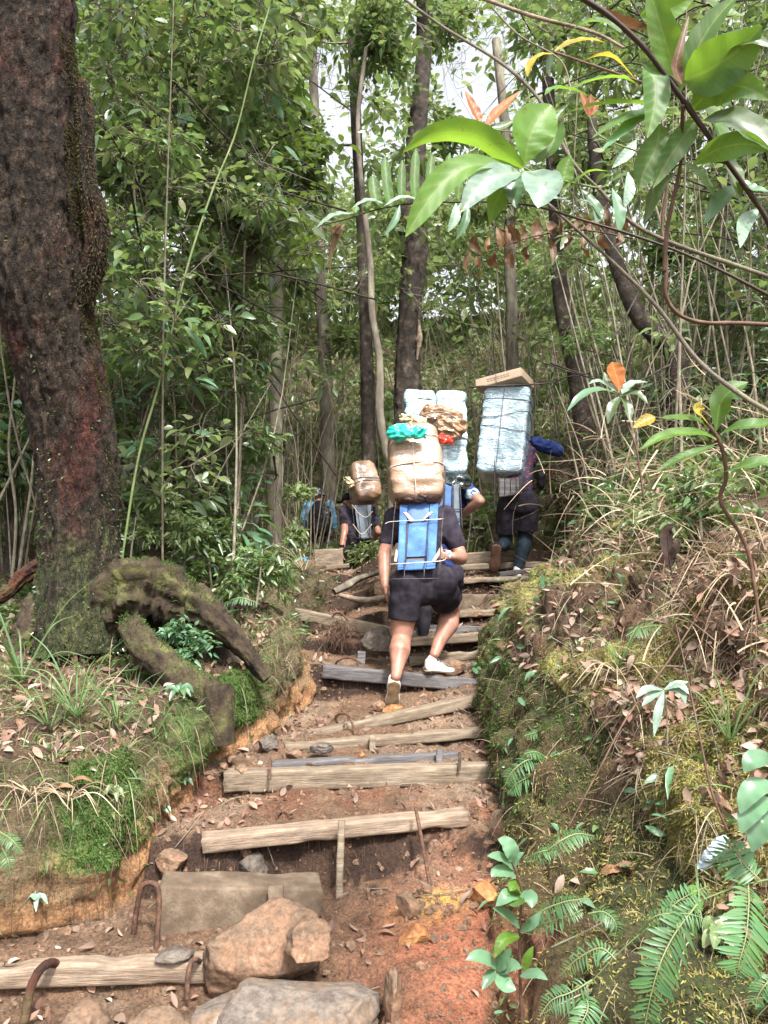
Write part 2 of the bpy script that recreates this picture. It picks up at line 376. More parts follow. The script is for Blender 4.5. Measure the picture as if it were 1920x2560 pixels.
def path_z(x, y):
    ys = [-6, 0.0, 2.6]; zs = [0.0, 0.0, .03 if x < 0 else .10]
    rt = min(1, max(0, (x+.15)/.5))               # right of the slab the step is a dirt ramp
    for i, (a, b) in enumerate(SL):
        t = (x-a.x)/(b.x-a.x); t = min(1.15, max(-.15, t)); yb = a.y+(b.y-a.y)*t; zb = a.z+(b.z-a.z)*t
        if i >= 7 and x < -.05: zb -= .22*min(1, (-.05-x)/.3)*(i-6)/3
        prev = zs[-1]; base = prev + .22*(zb-prev)
        run = .03
        if i == 0: run = .03+.9*rt; zb = zb*(1-rt)+(zb+.06)*rt
        if i == 1: base = prev+(.15+.25*rt)*(zb-prev); run = .05+.18*rt
        bk = .05 if i in (1, 2) or i >= 5 else .025
        y0 = max(ys[-1]+.02, yb-run+.02+bk); y1 = max(y0+.012, yb+.035+bk)
        ys += [y0, y1]; zs += [base, zb-.012]
    zl = 1.93-.15*min(1, max(0, (-.05-x)/.3)); ys += [9.4, 10.5, 11.8, 13, 17, 45]; zs += [zl, max(zl, 1.9), 2.1, 3.0, 7.4, 17.0]
    return float(np.interp(y, ys, zs))
# cross-sections: y : left [(x,z) far..foot], right [(x,z) foot..far]
CS = {
 -6: ([(-30, 1.5), (-6, .9), (-2.6, .5), (-1.8, .1)], [(1.2, .1), (2.0, .5), (3.5, 1.2), (30, 3)]),
 1.2: ([(-30, 2.5), (-6, 1.5), (-3.4, .9), (-2.9, .05)], [(.45, .05), (1.35, .35), (2.4, 1.2), (30, 4)]),
 2.4: ([(-30, 2.5), (-6, 1.6), (-3.4, 1.0), (-2.9, .05)], [(.27, .10), (1.05, .52), (1.9, 1.5), (30, 5)]),
 3.05: ([(-30, 2.5), (-6, 1.6), (-2.9, .92), (-2.35, .12)], [(.40, .30), (1.05, .68), (1.95, 1.65), (30, 5.5)]),
 3.27: ([(-30, 2.5), (-6, 1.65), (-1.85, .88), (-1.40, .20)], [(.43, .35), (1.05, .78), (1.95, 1.80), (30, 5.5)]),
 3.45: ([(-30, 2.5), (-6, 1.65), (-1.36, .84), (-1.14, .28)], [(.48, .40), (1.05, .88), (1.95, 1.9), (30, 5.6)]),
 3.7: ([(-30, 2.6), (-6, 1.65), (-1.22, .80), (-1.06, .38)], [(.52, .45), (1.0, .98), (1.95, 1.98), (30, 5.8)]),
 4.3: ([(-30, 2.6), (-6, 1.65), (-1.12, .97), (-.99, .52)], [(.60, .56), (.86, 1.12), (1.95, 1.98), (30, 6)]),
 5.0: ([(-30, 2.7), (-6, 1.62), (-.86, 1.15), (-.70, .73)], [(.63, .70), (.72, 1.22), (1.95, 2.15), (30, 6.2)]),
 5.8: ([(-30, 2.8), (-6, 1.6), (-.76, 1.32), (-.54, .97)], [(.74, .98), (.90, 1.36), (2.1, 2.4), (30, 6.5)]),
 6.4: ([(-30, 2.9), (-6, 1.65), (-1.05, 1.45), (-.72, 1.22)], [(1.06, 1.14), (1.22, 1.50), (2.3, 2.7), (30, 7)]),
 7.2: ([(-30, 3.0), (-6, 1.7), (-1.0, 1.74), (-.62, 1.46)], [(1.50, 1.42), (1.72, 1.70), (2.6, 2.95), (30, 7.5)]),
 8.2: ([(-30, 3.2), (-6, 1.85), (-1.0, 1.92), (-.5, 1.68)], [(2.02, 1.74), (2.2, 1.98), (2.9, 3.4), (30, 8)]),
 9.2: ([(-30, 3.3), (-6, 2.0), (-1.75, 1.9), (-1.3, 1.8)], [(2.15, 1.9), (2.4, 2.9), (3.0, 3.6), (30, 9)]),
 11: ([(-30, 3.6), (-6, 2.3), (-2.2, 2.15), (-1.6, 2.05)], [(1.3, 2.05), (2.0, 3.0), (3.4, 4.1), (30, 9.5)]),
 13: ([(-30, 4.5), (-6, 3.4), (-2.6, 3.0), (-1.9, 2.8)], [(.6, 3.2), (1.6, 3.8), (3.6, 4.6), (30, 10)]),
 17: ([(-30, 8), (-6, 7.4), (-2.4, 7.4), (-1.6, 7.4)], [(1.0, 7.4), (2.2, 7.5), (3.6, 7.7), (30, 12)]),
 45: ([(-30, 17), (-6, 17), (-2.4, 17), (-1.6, 17)], [(1.0, 17), (2.2, 17), (3.6, 17), (30, 19)]),
}
CY = sorted(CS)
def cs_at(y):
    j = max(1, int(np.searchsorted(CY, y))); j = min(j, len(CY)-1); a, b = CY[j-1], CY[j]; t = min(1, max(0, (y-a)/(b-a))); t = t*t*(3-2*t) if y < 9 else t
    f = lambda s_: np.array(CS[a][s_])*(1-t)+np.array(CS[b][s_])*t
    return f(0), f(1)
ys = np.concatenate([np.linspace(-6, 1.8, 24), np.arange(1.85, 6.6, .022), np.arange(6.6, 10, .04), np.linspace(10.05, 16, 60), np.linspace(16.5, 45, 40)])
NS = [10, 46, 46, 78, 46, 52, 12]                 # columns per span
TP = []
for y in ys:
    L_, R_ = cs_at(y); row = []
    pts = [*L_, *R_]
    for s_, n in enumerate(NS):
        a, b = pts[s_], pts[s_+1]
        for t in np.arange(n)/n:
            tt = t
            if s_ == 1: tt = 1-(1-t)**2.0
            if s_ == 5: tt = t
            if s_ == 0: tt = 1-(1-t)**1.6
            x = a[0]*(1-tt)+b[0]*tt; z = a[1]*(1-tt)+b[1]*tt
            if s_ == 3: z = path_z(x, y)
            elif s_ in (2, 4):                    # walls start at the true path height
                e = (1-t)**2 if s_ == 4 else t**2; xf = R_[0][0] if s_ == 4 else L_[3][0]
                z = z + (path_z(xf, y)-(R_[0][1] if s_ == 4 else L_[3][1]))*e
                z += .0
                bul = math.sin(math.pi*t); x += (-.06 if s_ == 4 else .06)*bul*(1 if 2.5 < y < 9 else 0); z += .05*bul
            row.append((x, y, z))
    row.append((pts[-1][0], y, pts[-1][1])); TP.append(row)
TP = np.array(TP); NR, NC = TP.shape[:2]
def grad_n(A):
    du = np.gradient(A, axis=1); dv_ = np.gradient(A, axis=0); n = np.cross(du, dv_); return unit(n)
TN = grad_n(TP)
cs_ = np.cumsum([0]+NS); jj = np.arange(NC); zone = np.searchsorted(cs_, jj, side='right')-1; zone = np.clip(zone, 0, 6)
D = np.zeros((NR, NC))
for i in range(NR):
    for j in range(NC):
        p = TP[i, j]; q = Vector(p)
        near = p[1] < 12
        z_ = zone[j]; onp = z_ == 3
        amp = .035 if onp else (.075 if z_ in (1, 2, 4) else .105)
        h = mn.fractal(q*2.3, .9, 2.1, 6 if near else 3)*amp
        if near: h += mn.fractal(Vector((p[0]*9, p[1]*9, p[2]*11)), .7, 2.2, 4)*(.020 if onp else .028)
        if not onp: h += (abs(mn.noise(q*1.3))-.2)*.18*(1 if z_ in (2, 4) else 1.2)
        if z_ in (1, 4, 5) and near: c_ = mn.voronoi(q*4.5+Vector((mn.noise(q*3), 0, 0)))[0]; h += min(.5, c_[1]-c_[0])*(.13 if z_ in (1, 4) else .21)-.04
        if z_ == 2: h += mn.fractal(Vector((p[0]*16, p[1]*16, p[2]*9)), .8, 2.2, 4)*.02
        if z_ in (2, 4): h += .03*mn.noise(Vector((p[1]*14, p[0]*3, p[2]*2.)))
        D[i, j] = h
e = np.clip(np.minimum(np.abs(jj-cs_[3]), np.abs(jj-cs_[4]))/6., .0, 1); 
TP = TP + TN*D[..., None]
TN = grad_n(TP)
# soil kinds: dark humus, brown earth, ochre and red clay, moss; plus painted shade on risers
def lerp(a, b, t): return a*(1-t)[..., None]+np.array(b)*t[..., None]
X, Y, Z = TP[..., 0], TP[..., 1], TP[..., 2]
zz = np.broadcast_to(zone, X.shape)
nz = np.array([[mn.fractal(Vector(p)*1.7+Vector((5, 0, 0)), .8, 2, 4) for p in row] for row in TP])
nz2 = np.array([[mn.fractal(Vector(p)*4.5+Vector((0, 9, 0)), .8, 2, 4) for p in row] for row in TP])
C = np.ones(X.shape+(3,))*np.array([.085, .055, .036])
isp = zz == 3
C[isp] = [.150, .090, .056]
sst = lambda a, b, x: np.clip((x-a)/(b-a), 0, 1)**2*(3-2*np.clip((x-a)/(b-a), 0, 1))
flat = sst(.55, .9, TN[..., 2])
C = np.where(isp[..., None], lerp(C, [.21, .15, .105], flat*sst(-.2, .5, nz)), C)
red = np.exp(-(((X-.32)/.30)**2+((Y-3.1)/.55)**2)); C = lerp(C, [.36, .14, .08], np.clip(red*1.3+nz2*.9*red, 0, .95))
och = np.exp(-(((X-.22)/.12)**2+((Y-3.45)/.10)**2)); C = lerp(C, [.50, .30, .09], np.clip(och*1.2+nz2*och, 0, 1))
darkr = isp & (TN[..., 2] < .75) & (Y > 3.3); C = lerp(C, [.045, .026, .018], darkr*np.clip(.95-nz2*.9, 0, 1))  # steep risers darkened: damp soil plus painted shade of the gaps below beams
C = lerp(C, [.035, .021, .015], (isp & (Y > 5.75) & (Y < 8.6) & (TN[..., 2] < .8))*.85)  # upper risers painted near black, as shade in the cavities beneath the timbers
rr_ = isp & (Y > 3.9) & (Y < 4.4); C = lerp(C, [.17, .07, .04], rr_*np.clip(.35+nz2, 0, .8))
lw = (zz == 2)
vfrac = np.zeros(NC); vfrac[cs_[2]:cs_[3]] = np.linspace(0, 1, NS[2]); vfr = np.broadcast_to(vfrac, X.shape)
C = lerp(C, [.22, .145, .08], lw*np.clip(sst(.15, .65, vfr)+nz*.6, 0, 1)*(Y < 6.2))
C = lerp(C, [.38, .20, .095], lw*np.clip(sst(.6, 1., vfr)*.8+nz2*.9, 0, .9)*(Y < 6.2))
C = lerp(C, [.10, .085, .045], lw*np.clip(.95-sst(.4, .9, vfr+nz*.7)+nz2*.5, 0, .9))
MP = np.clip(1.5*np.exp(-(((X+1.24)/.13)**2+((Y-3.45)/.2)**2))+1.3*np.exp(-(((X+.92)/.14)**2+((Y-4.75)/.35)**2))+np.exp(-(((X+1.05)/.12)**2+((Y-4.1)/.2)**2)), 0, 1)
C = lerp(C, [.07, .115, .028], lw*np.clip(MP*1.1+nz2*MP*1.2-.15, 0, .95)*(vfr < .8))
near_l = (zz == 1); C = lerp(C, [.12, .085, .05], near_l*np.clip(.5+nz2, 0, 1)*.8)
rw = (zz == 4); C = lerp(C, [.05, .06, .02], rw*np.clip(.7+nz*.9, 0, 1))
C = lerp(C, [.10, .062, .035], rw*(Y > 3.0)*(Y < 5)*np.clip(.15-nz2*1.4, 0, .8))
rs = (zz == 5); C = lerp(C, [.24, .24, .075], rs*np.clip(.55+nz*1.5, 0, 1)*(Y < 8)); C = lerp(C, [.13, .08, .05], rs*np.clip(.15-nz2*1.6, 0, .9)); fa = sst(10.5, 12.5, Y); C = lerp(C, [.36, .35, .22], fa*np.clip(.6+nz, 0, 1))
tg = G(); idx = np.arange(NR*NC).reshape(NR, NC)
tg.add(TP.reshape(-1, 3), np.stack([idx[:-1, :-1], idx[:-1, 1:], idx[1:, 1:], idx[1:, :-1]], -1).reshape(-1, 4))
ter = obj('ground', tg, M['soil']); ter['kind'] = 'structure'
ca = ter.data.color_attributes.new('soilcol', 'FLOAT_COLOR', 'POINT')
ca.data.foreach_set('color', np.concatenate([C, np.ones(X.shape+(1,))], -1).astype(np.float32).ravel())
e1 = TP[:-1, 1:]-TP[:-1, :-1]; e2 = TP[1:, :-1]-TP[:-1, :-1]; AREA = np.linalg.norm(np.cross(e1, e2), axis=-1)
def scatter(n, wf):
    """n random points on the terrain, weight wf(X, Y, Z, zone, normal z, noise)"""
    c = (slice(None, -1), slice(None, -1)); w_ = AREA*np.clip(wf(X[c], Y[c], Z[c], zz[c], TN[c][..., 2], nz[c], nz2[c], vfr[c]*1.), 0, None)
    p = w_.ravel()/w_.sum(); k_ = R.choice(len(p), n, p=p); i, j = np.unravel_index(k_, w_.shape); u = R.rand(n, 1); v = R.rand(n, 1)
    pos = TP[i, j]*(1-u)*(1-v)+TP[i, j+1]*u*(1-v)+TP[i+1, j]*(1-u)*v+TP[i+1, j+1]*u*v
    return pos, TN[i, j]
from mathutils.bvhtree import BVHTree
BV = BVHTree.FromPolygons([tuple(q) for q in TP.reshape(-1, 3)], [tuple(f) for f in tg.f[0]])
def gz(x, y, top=30):
    h = BV.ray_cast(Vector((x, y, top)), Vector((0, 0, -1))); return h[0].z if h[0] else 0
def hit(px, py):
    """ground point seen at a photo pixel"""
    d = (P(px, py, 1)-Vector((0, 0, CZ))).normalized(); h = BV.ray_cast(Vector((0, 0, CZ)), d); return h[0], h[1]

# ------------------------------------------------------------------ step timbers
def beam(name, key, m, label, cat='beam', group=None, wob=.004, seed=0, sub=None, roll=0.):
    (a, b, h, wd) = BEAMS[key]; A, B = P(*a), P(*b); ax = (B-A); L = ax.length; ax.normalize()
    n = 40; yd = Vector((-ax.y, ax.x, 0)).normalized(); zd = ax.cross(yd).normalized()
    # local: x along, y back, z up
    prof = []; bv = min(.012, h*.18); 
    for cx_, cz_, a0 in ((wd, 0, 0), (0, 0, 90), (0, -h, 180), (wd, -h, 270)):
        sx = -1 if cx_ > 0 else 1; sz = 1 if cz_ < 0 else -1
        for q in (0, 45, 90):
            t = math.radians(a0+q); prof.append((cx_+sx*bv+math.cos(t)*bv, cz_+sz*bv+math.sin(t)*bv))
    prof2 = []
    for i in range(len(prof)):
        p, q = prof[i], prof[(i+1) % len(prof)]; k_ = 5 if math.dist(p, q) > .03 else 1
        for s_ in range(k_): prof2.append((p[0]+(q[0]-p[0])*s_/k_, p[1]+(q[1]-p[1])*s_/k_))
    m_ = len(prof2); g = G(); v = []
    for i in range(n+1):
        x = L*i/n
        for (yy, z) in prof2:
            q = Vector((x*3, yy*9, z*9+seed*7.7)); d = mn.fractal(q, .8, 2, 4)*wob*1.0
            edge = (1-min(1, min(abs(z), abs(z+h))/.03))
            chip = -max(0, mn.noise(Vector((x*5, seed*3, (z > -h/2)*5)))-.15)*.03*edge
            sgz = 1 if z > -h/2 else -1
            xe = .0
            if i in (0, n): xe = mn.noise(Vector((yy*25, z*25, seed)))*.012
            v.append((x+xe, yy+d+(-chip*.6 if yy < wd/2 else chip*.6), z+d*sgz+chip*sgz+.006*mn.noise(Vector((x*1.1, seed, 0)))))
    i = np.arange(n)[:, None]*m_; j = np.arange(m_)[None]; j2 = (j+1) % m_
    fs = [np.stack([i+j, i+m_+j, i+m_+j2, i+j2], -1).reshape(-1, 4)]
    c0 = len(v); v.append((0, wd/2, -h/2)); v.append((L, wd/2, -h/2)); jj_ = np.arange(m_)
    fs.append(np.stack([np.full(m_, c0), jj_, (jj_+1) % m_], 1)); fs.append(np.stack([np.full(m_, c0+1), n*m_+(jj_+1) % m_, n*m_+jj_], 1))
    g.add(v, fs)
    o = obj(name, g, m)
    for p in o.data.polygons:
        pass
    R3 = Matrix((ax, yd, zd)).transposed() @ Matrix.Rotation(roll, 3, 'X'); o.matrix_world = Matrix.Translation(A) @ R3.to_4x4()
    if label: tag(o, label, cat, group)
    return o
GB = 'timbers holding the steps'
beam('timber', 'b1', M['wood_new'], 'thick pale timber at the bottom left corner, nearest of all the step timbers', 'timber', GB, seed=1)
b2 = beam('step_block', 'b2', M['concrete'], 'heavy mud-brown block behind the big boulder, tallest of the step pieces', 'block', None, .007, 2)
beam('timber', 'b3', M['wood_new'], 'long pale squared timber lying askew, with a long stake and a steel bar in front', 'timber', GB, seed=3)
beam('timber', 'b4', M['wood'], 'broad weathered plank with green moss at its right end, directly below the dark grey plank', 'plank', GB, seed=4)
beam('timber', 'b4b', M['wood_grey'], 'dark blue-grey plank lying directly behind the broad mossy plank', 'plank', GB, seed=5)
beam('timber', 'b5', M['wood'], 'slim timber with one short stake at its middle, below the slanted one', 'timber', GB, seed=6)
beam('timber', 'b6', M['wood'], 'slanted timber rising to the right, just below the rear shoe of the near porter', 'timber', GB, seed=7)
beam('timber', 'b7', M['wood_grey'], 'smooth dark grey timber passing behind the ankle of the near porter', 'timber', GB, seed=8)
beam('timber', 'b8', M['wood'], 'upper plank of the two stacked beside the white front shoe', 'plank', GB, seed=9)
b8 = beam('timber', 'b9', M['wood'], 'timber at calf height of the near porter, one end against the mossy bank', 'timber', GB, seed=10)
beam('timber', 'b9l', M['wood'], 'long plank running from the left grassy bank to the legs of the near porter', 'plank', GB, seed=11)
beam('timber', 'b10', M['wood_grey'], 'thin dark board just above the timber at calf height', 'board', GB, seed=12)
beam('timber', 'b11', M['wood'], 'straight pale timber right under the block with the bent steel loop', 'timber', GB, seed=13)
beam('step_block', 'b12', M['concrete'], 'small brown block with a bent steel loop over it, upper right steps', 'block', None, .005, 14)
beam('timber', 'b13', M['wood_new'], 'reddish brown timber just below the feet of the porter in leggings', 'timber', GB, seed=15)
beam('timber', 'b14', M['wood'], 'timber right behind the raised sole of the porter in leggings', 'timber', GB, seed=16)
beam('timber', 'b15', M['wood_new'], 'deep reddish board at the top of the right-hand steps', 'board', GB, seed=17)
beam('timber', 'b16', M['wood'], 'deep pale board in front of the far left porter and the hiker', 'board', GB, seed=18)
BEAMS['b8b'] = ((1024, 1676, 6.04), (1222, 1660, 6.16), .06, .07); beam('timber', 'b8b', M['wood'], 'lower plank of the two stacked beside the white front shoe', 'plank', GB, seed=19)
BEAMS['b13b'] = ((1250, 1430, 7.98), (1384, 1413, 8.12), .05, .09); beam('timber', 'b13b', M['wood_grey'], 'short grey board under the front shoe of the porter in leggings', 'board', GB, seed=20)
BEAMS['b9c'] = ((1000, 1577, 6.7), (1190, 1571, 6.7), .08, .06); beam('timber', 'b9c', M['wood_grey'], 'dark board showing between the calves of the near porter', 'board', GB, seed=21)
BEAMS['b16b'] = ((815, 1414, 8.8), (872, 1408, 8.8), .05, .1); beam('timber', 'b16b', M['wood'], 'low weathered board at the feet of the far left porter', 'board', GB, seed=22)
# pole lying behind the third timber
g = G(); tube(g, [P(632, 2046, 3.98), P(760, 2052, 3.98), P(880, 2060, 4.0), P(1010, 2068, 4.02), P(1245, 2055, 4.1)], [.022, .024, .022, .024, .02], 10, 40, .12, 9)
tag(obj('pole', g, M['wood_new']), 'thin round peeled pole lying behind the askew squared timber', 'pole')
def stake(a, b, wd, th, m, label, seed):
    A, B = Vector(a), Vector(b); g = G(); n = 16; vs = []
    ax = (B-A).normalized(); x = Vector((1, 0, 0)); x = (x-ax*x.dot(ax)).normalized(); y = ax.cross(x)
    prof = [(-1, -.7), (-.7, -1), (.7, -1), (1, -.7), (1, .7), (.7, 1), (-.7, 1), (-1, .7)]
    for i in range(n+1):
        t = i/n
        for (u, v_) in prof:
            k_ = 1+.12*mn.noise(Vector((t*4, u+seed, v_))); vs.append(A+(B-A)*t+x*u*wd/2*k_+y*v_*th/2*k_)
    i = np.arange(n)[:, None]*8; j = np.arange(8)[None]; j2 = (j+1) % 8
    g.add([tuple(q) for q in vs], [np.stack([i+j, i+j2, i+8+j2, i+8+j], -1).reshape(-1, 4), np.array([[7, 6, 5, 4, 3, 2, 1, 0]]), np.arange(8)[None]+n*8])
    return tag(obj('stake', g, m, smooth=False), label, 'stake', 'stakes driven in front of the timbers')
stake(P(854, 2050, 3.70), P(848, 2245, 3.62), .032, .03, M['wood'], 'long wooden stake standing in front of the askew squared timber', 1)
stake(P(931, 1838, 4.74), P(931, 1896, 4.70), .035, .03, M['wood'], 'short wooden stake at the middle of the slim timber', 2)
stake(P(1100, 1874, 4.50), P(1098, 1912, 4.48), .04, .03, M['wood_grey'], 'stubby grey stake nailed to the dark grey plank', 3)
stake(P(690, 2214, 3.385), P(690, 2300, 3.345), .06, .028, M['concrete'], 'flat mud-covered peg in front of the heavy block', 4)
stake(P(1150, 1880, 4.39), P(1148, 1925, 4.36), .016, .014, M['stem_dark'], 'thin black peg at the mossy right end of the broad plank', 5)
stake(P(675, 1892, 4.22), P(675, 1948, 4.17), .014, .014, M['rust'], 'thin rusty peg at the left part of the broad plank', 6)
stake(P(528, 2130, 3.75), P(518, 2215, 3.72), .022, .022, M['rust'], 'dark iron peg in the soil under the left end of the askew timber', 7)
stake(P(905, 1628, 6.0), P(902, 1662, 5.98), .06, .02, M['wood_grey'], 'small dark board end beside the calf of the near porter', 8)
def bar(pts, r, label, cat='steel bar', name='steel_bar', m='rust'):
    g = G(); tube(g, pts, r, 10, 60, .10, 90); return tag(obj(name, g, M[m]), label, cat, 'bent steel bars pinning the timbers' if cat == 'steel hoop' else None)
bar([P(1039, 2020, 3.80), P(1060, 2130, 3.66), P(1090, 2305, 3.48)], .0085, 'long straight ribbed steel bar leaning against the right part of the askew timber')
H = lambda pts, lb, r=.008, m='rust': bar(pts, r, lb, 'steel hoop', 'steel_hoop', m)
H([P(846, 1812, 5.08), P(838, 1796, 5.06), P(850, 1784, 5.03), P(868, 1788, 4.99), P(880, 1806, 4.94), P(887, 1838, 4.90)], 'rusty hoop arching over the left end of the slanted timber')
H([P(838, 1672, 5.9), P(842, 1655, 5.86), P(862, 1645, 5.83), P(885, 1648, 5.8), P(905, 1660, 5.8)], 'dark hoop lying on the left end of the smooth grey timber')
H([P(325, 2405, 3.34), P(338, 2300, 3.30), P(352, 2225, 3.28), P(368, 2208, 3.27), P(392, 2215, 3.25), P(398, 2260, 3.24), P(394, 2330, 3.22), P(390, 2400, 3.2)], 'tall rusty staple standing at the left end of the heavy block', .011)
H([P(60, 2560, 2.84), P(72, 2490, 2.88), P(90, 2440, 2.92), P(115, 2412, 2.96), P(140, 2412, 3.04), P(152, 2470, 3.09)], 'thick fibrous hoop over the left part of the pale corner timber', .016, 'bark_red')
H([P(468, 2500, 2.98), P(470, 2440, 3.0), P(480, 2405, 3.04), P(498, 2402, 3.1), P(508, 2425, 3.18)], 'ribbed hoop over the right part of the pale corner timber', .010)
H([P(692, 2072, 3.9), P(692, 2040, 3.9), P(700, 2030, 3.92), P(706, 2040, 3.98)], 'small black hoop over the thin peeled pole', .006)
H([P(952, 2056, 4.0), P(962, 2042, 3.99), P(985, 2040, 3.99), P(1000, 2052, 4.0)], 'low black loop behind the middle of the askew timber', .007)
H([P(1198, 1516, 7.28), P(1215, 1492, 7.3), P(1222, 1482, 7.33), P(1234, 1482, 7.33), P(1238, 1495, 7.3), P(1236, 1520, 7.28)], 'pale bent loop hanging over the small upper block', .009)
H([P(830, 1545, 6.5), P(838, 1533, 6.5), P(855, 1535, 6.45), P(868, 1550, 6.4)], 'dark hoop on the long plank left of the near porter', .008)
# fibrous root clump on the left plank
g = G(); p0 = np.array(P(850, 1575, 6.35)); n = 500; q = p0+R.normal(0, 1, (n, 3))*[.07, .03, .06]; leaves(g, q, rdir(n, -1, .2), rdir(n), R.uniform(.05, .12, n), .004, T_BL, 0, .5)
tag(obj('root_clump', g, M['stem_brown']), 'tangle of fine reddish roots hanging over the long left plank', 'roots')

# ------------------------------------------------------------------ rocks
ico = None
def rock(loc, s, m, label, seed, rot=0, cuts=9, name='rock', flat=.75, grp='loose rocks on the trail'):
    global ico
    if ico is None: ico = cubegrid(26)
    v, f = ico; v = unit(v.copy()); rs = np.random.RandomState(seed)
    for _ in range(cuts):
        nrm = unit(rs.normal(0, 1, 3)); dd = v@nrm; lim = rs.uniform(.5, .85)*flat/.75
        ex = np.maximum(0, dd-lim); v = v-nrm*ex[:, None]*.93
    v = v*(1+.10*np.array([mn.fractal(Vector(q*1.6)+Vector((seed, 0, 0)), .8, 2, 5) for q in v]))[:, None]
    v = v*(1+.03*np.array([mn.fractal(Vector(q*7)+Vector((0, seed, 0)), .7, 2, 3) for q in v]))[:, None]
    v = v*np.array(s); c_, s_ = math.cos(rot), math.sin(rot); v = v @ np.array([[c_, s_, 0], [-s_, c_, 0], [0, 0, 1]])
    g = G(); g.add(v, f); o = obj(name, g, m); o.location = loc
    if label: tag(o, label, 'rock', grp)
    return o
b = P(605, 2350, 3.08)
rock(P(640, 2375, 3.12), (.285, .18, .175), M['rock_tan'], 'large rounded tan boulder in front of the heavy block', 3, .1, 10)
rock(P(778, 2362, 2.98), (.105, .08, .085), M['rock_tan'], 'angular tan rock leaning on the right side of the large boulder', 8, .5, 12)
rock(P(730, 2560, 2.80), (.43, .30, .14), M['rock_slate'], 'broad layered slate slab at the bottom of the stairs', 21, .25, 14, 'slab', .6).rotation_euler = (.30, .06, 0)
rock(P(540, 2540, 2.9), (.18, .16, .07), M['rock_slate'], 'flat grey stone left of the slate slab', 22, .1, 12, 'slab', .55)
rock(P(985, 2500, 2.85), (.035, .09, .10), M['rock_tan'], 'upright brown stone at the right end of the slate slab', 23, .2, 12)
rock(P(1265, 2075, 3.95), (.20, .16, .085), M['rock_tan'], 'smooth greenish boulder right of the pole end', 31, -.2, 8)
rock(P(668, 1860, 4.62), (.07, .06, .055), M['rock_dark'], 'grey rounded stone at the foot of the left bank beside the slim timber', 41, 0, 8)
rock(P(985, 1775, 5.28), (.075, .07, .055), M['rock_orange'], 'orange stone under the rear shoe of the near porter', 43, 0, 9)
rock(P(945, 1765, 5.35), (.05, .05, .045), M['rock_tan'], 'grey-brown stone left of the orange one under the shoe', 44, 0, 9)
rock(P(1125, 1672, 5.98), (.13, .10, .075), M['rock_tan'], 'yellowish rock under the white front shoe of the near porter', 45, 0, 11)
rock(P(1190, 1735, 5.6), (.10, .08, .05), M['rock_orange'], 'orange lumpy stone above the right end of the slanted timber', 46, 0, 11)
rock(P(952, 1610, 6.1), (.16, .12, .13), M['rock_dark'], 'big dark rock left of the standing leg of the near porter', 47, .3, 12)
rock(P(430, 2150, 3.62), (.10, .08, .06), M['rock_tan'], 'squarish brown stone below the left end of the askew timber', 50, .2, 12)
rock(P(545, 2200, 3.55), (.04, .04, .035), M['rock_orange'], 'small ochre stone on top of the heavy block', 51, .2, 10)
rock(P(635, 2165, 3.72), (.075, .06, .065), M['rock_dark'], 'angular stone set in the dark soil face above the block', 52, .6, 12)
rock(P(1215, 2240, 3.42), (.09, .07, .06), M['rock_orange'], 'bright orange-yellow rock at the foot of the right bank', 53, .6, 12)
rock(P(1035, 2345, 3.2), (.07, .06, .05), M['rock_orange'], 'yellow clay lump in the red soil', 54, .6, 12)
rock(P(1020, 2260, 3.4), (.055, .05, .07), M['rock_tan'], 'pinkish lump in the soil left of the steel bar foot', 55, .2, 12)
rock(P(430, 2385, 3.12), (.085, .06, .025), M['rock_dark'], 'flat dark stone under the left end of the heavy block', 56, .1, 10)
rock(P(200, 2600, 2.78), (.13, .12, .12), M['rock_tan'], 'mossy tan rock below the pale corner timber', 57, .1, 12)
rock(P(390, 2590, 2.76), (.12, .10, .08), M['rock_tan'], 'mossy low stone under the right half of the corner timber', 58, .6, 12)
rock(P(800, 1812+60, 4.55), (.09, .07, .035), M['rock_dark'], 'flat brown stone behind the dark grey plank', 59, .1, 12)
rock(P(735, 1885, 4.5), (.055, .05, .035), M['rock_tan'], 'brown stone left of the flat one behind the dark plank', 60, .1, 12)
rock(P(905, 1888, 4.6), (.025, .025, .025), M['rock_orange'], 'little yellow stone resting behind the middle of the dark plank', 61, .1, 10)
rock(P(1100, 1505, 7.2), (.10, .08, .05), M['rock_tan'], 'pale stone left of the small upper block', 62, .1, 10)
rock(P(955, 1475, 6.9), (.09, .07, .09), M['rock_tan'], 'mossy yellowish stone left of the shorts of the near porter', 63, .1, 10)
rock(P(1195, 1538, 6.95), (.06, .05, .03), M['rock_tan'], 'pale flat stone under the straight timber by the bank', 64, .1, 10)
rock(P(1220, 1880, 4.6), (.06, .05, .025), M['rock_tan'], 'pale stone at the right end of the broad mossy plank', 65, .1, 10)
for (px, py, d, s, sd_) in ((575, 1895, 4.35, .035, 1), (520, 1880, 4.4, .025, 2), (603, 1925, 4.25, .04, 3), (560, 1915, 4.25, .03, 4)):
    rock(P(px, py, d), (s, s, s*.8), M['rock_tan'], None, 70+sd_, sd_)
    tag(bpy.context.scene.collection.objects[-1], ['tan pebble nearest the left bank beside the broad plank', 'smallest tan pebble beside the broad plank', 'largest tan stone left of the broad plank', 'tan stone in the middle of the heap left of the broad plank'][sd_-1], 'rock', 'loose rocks on the trail')
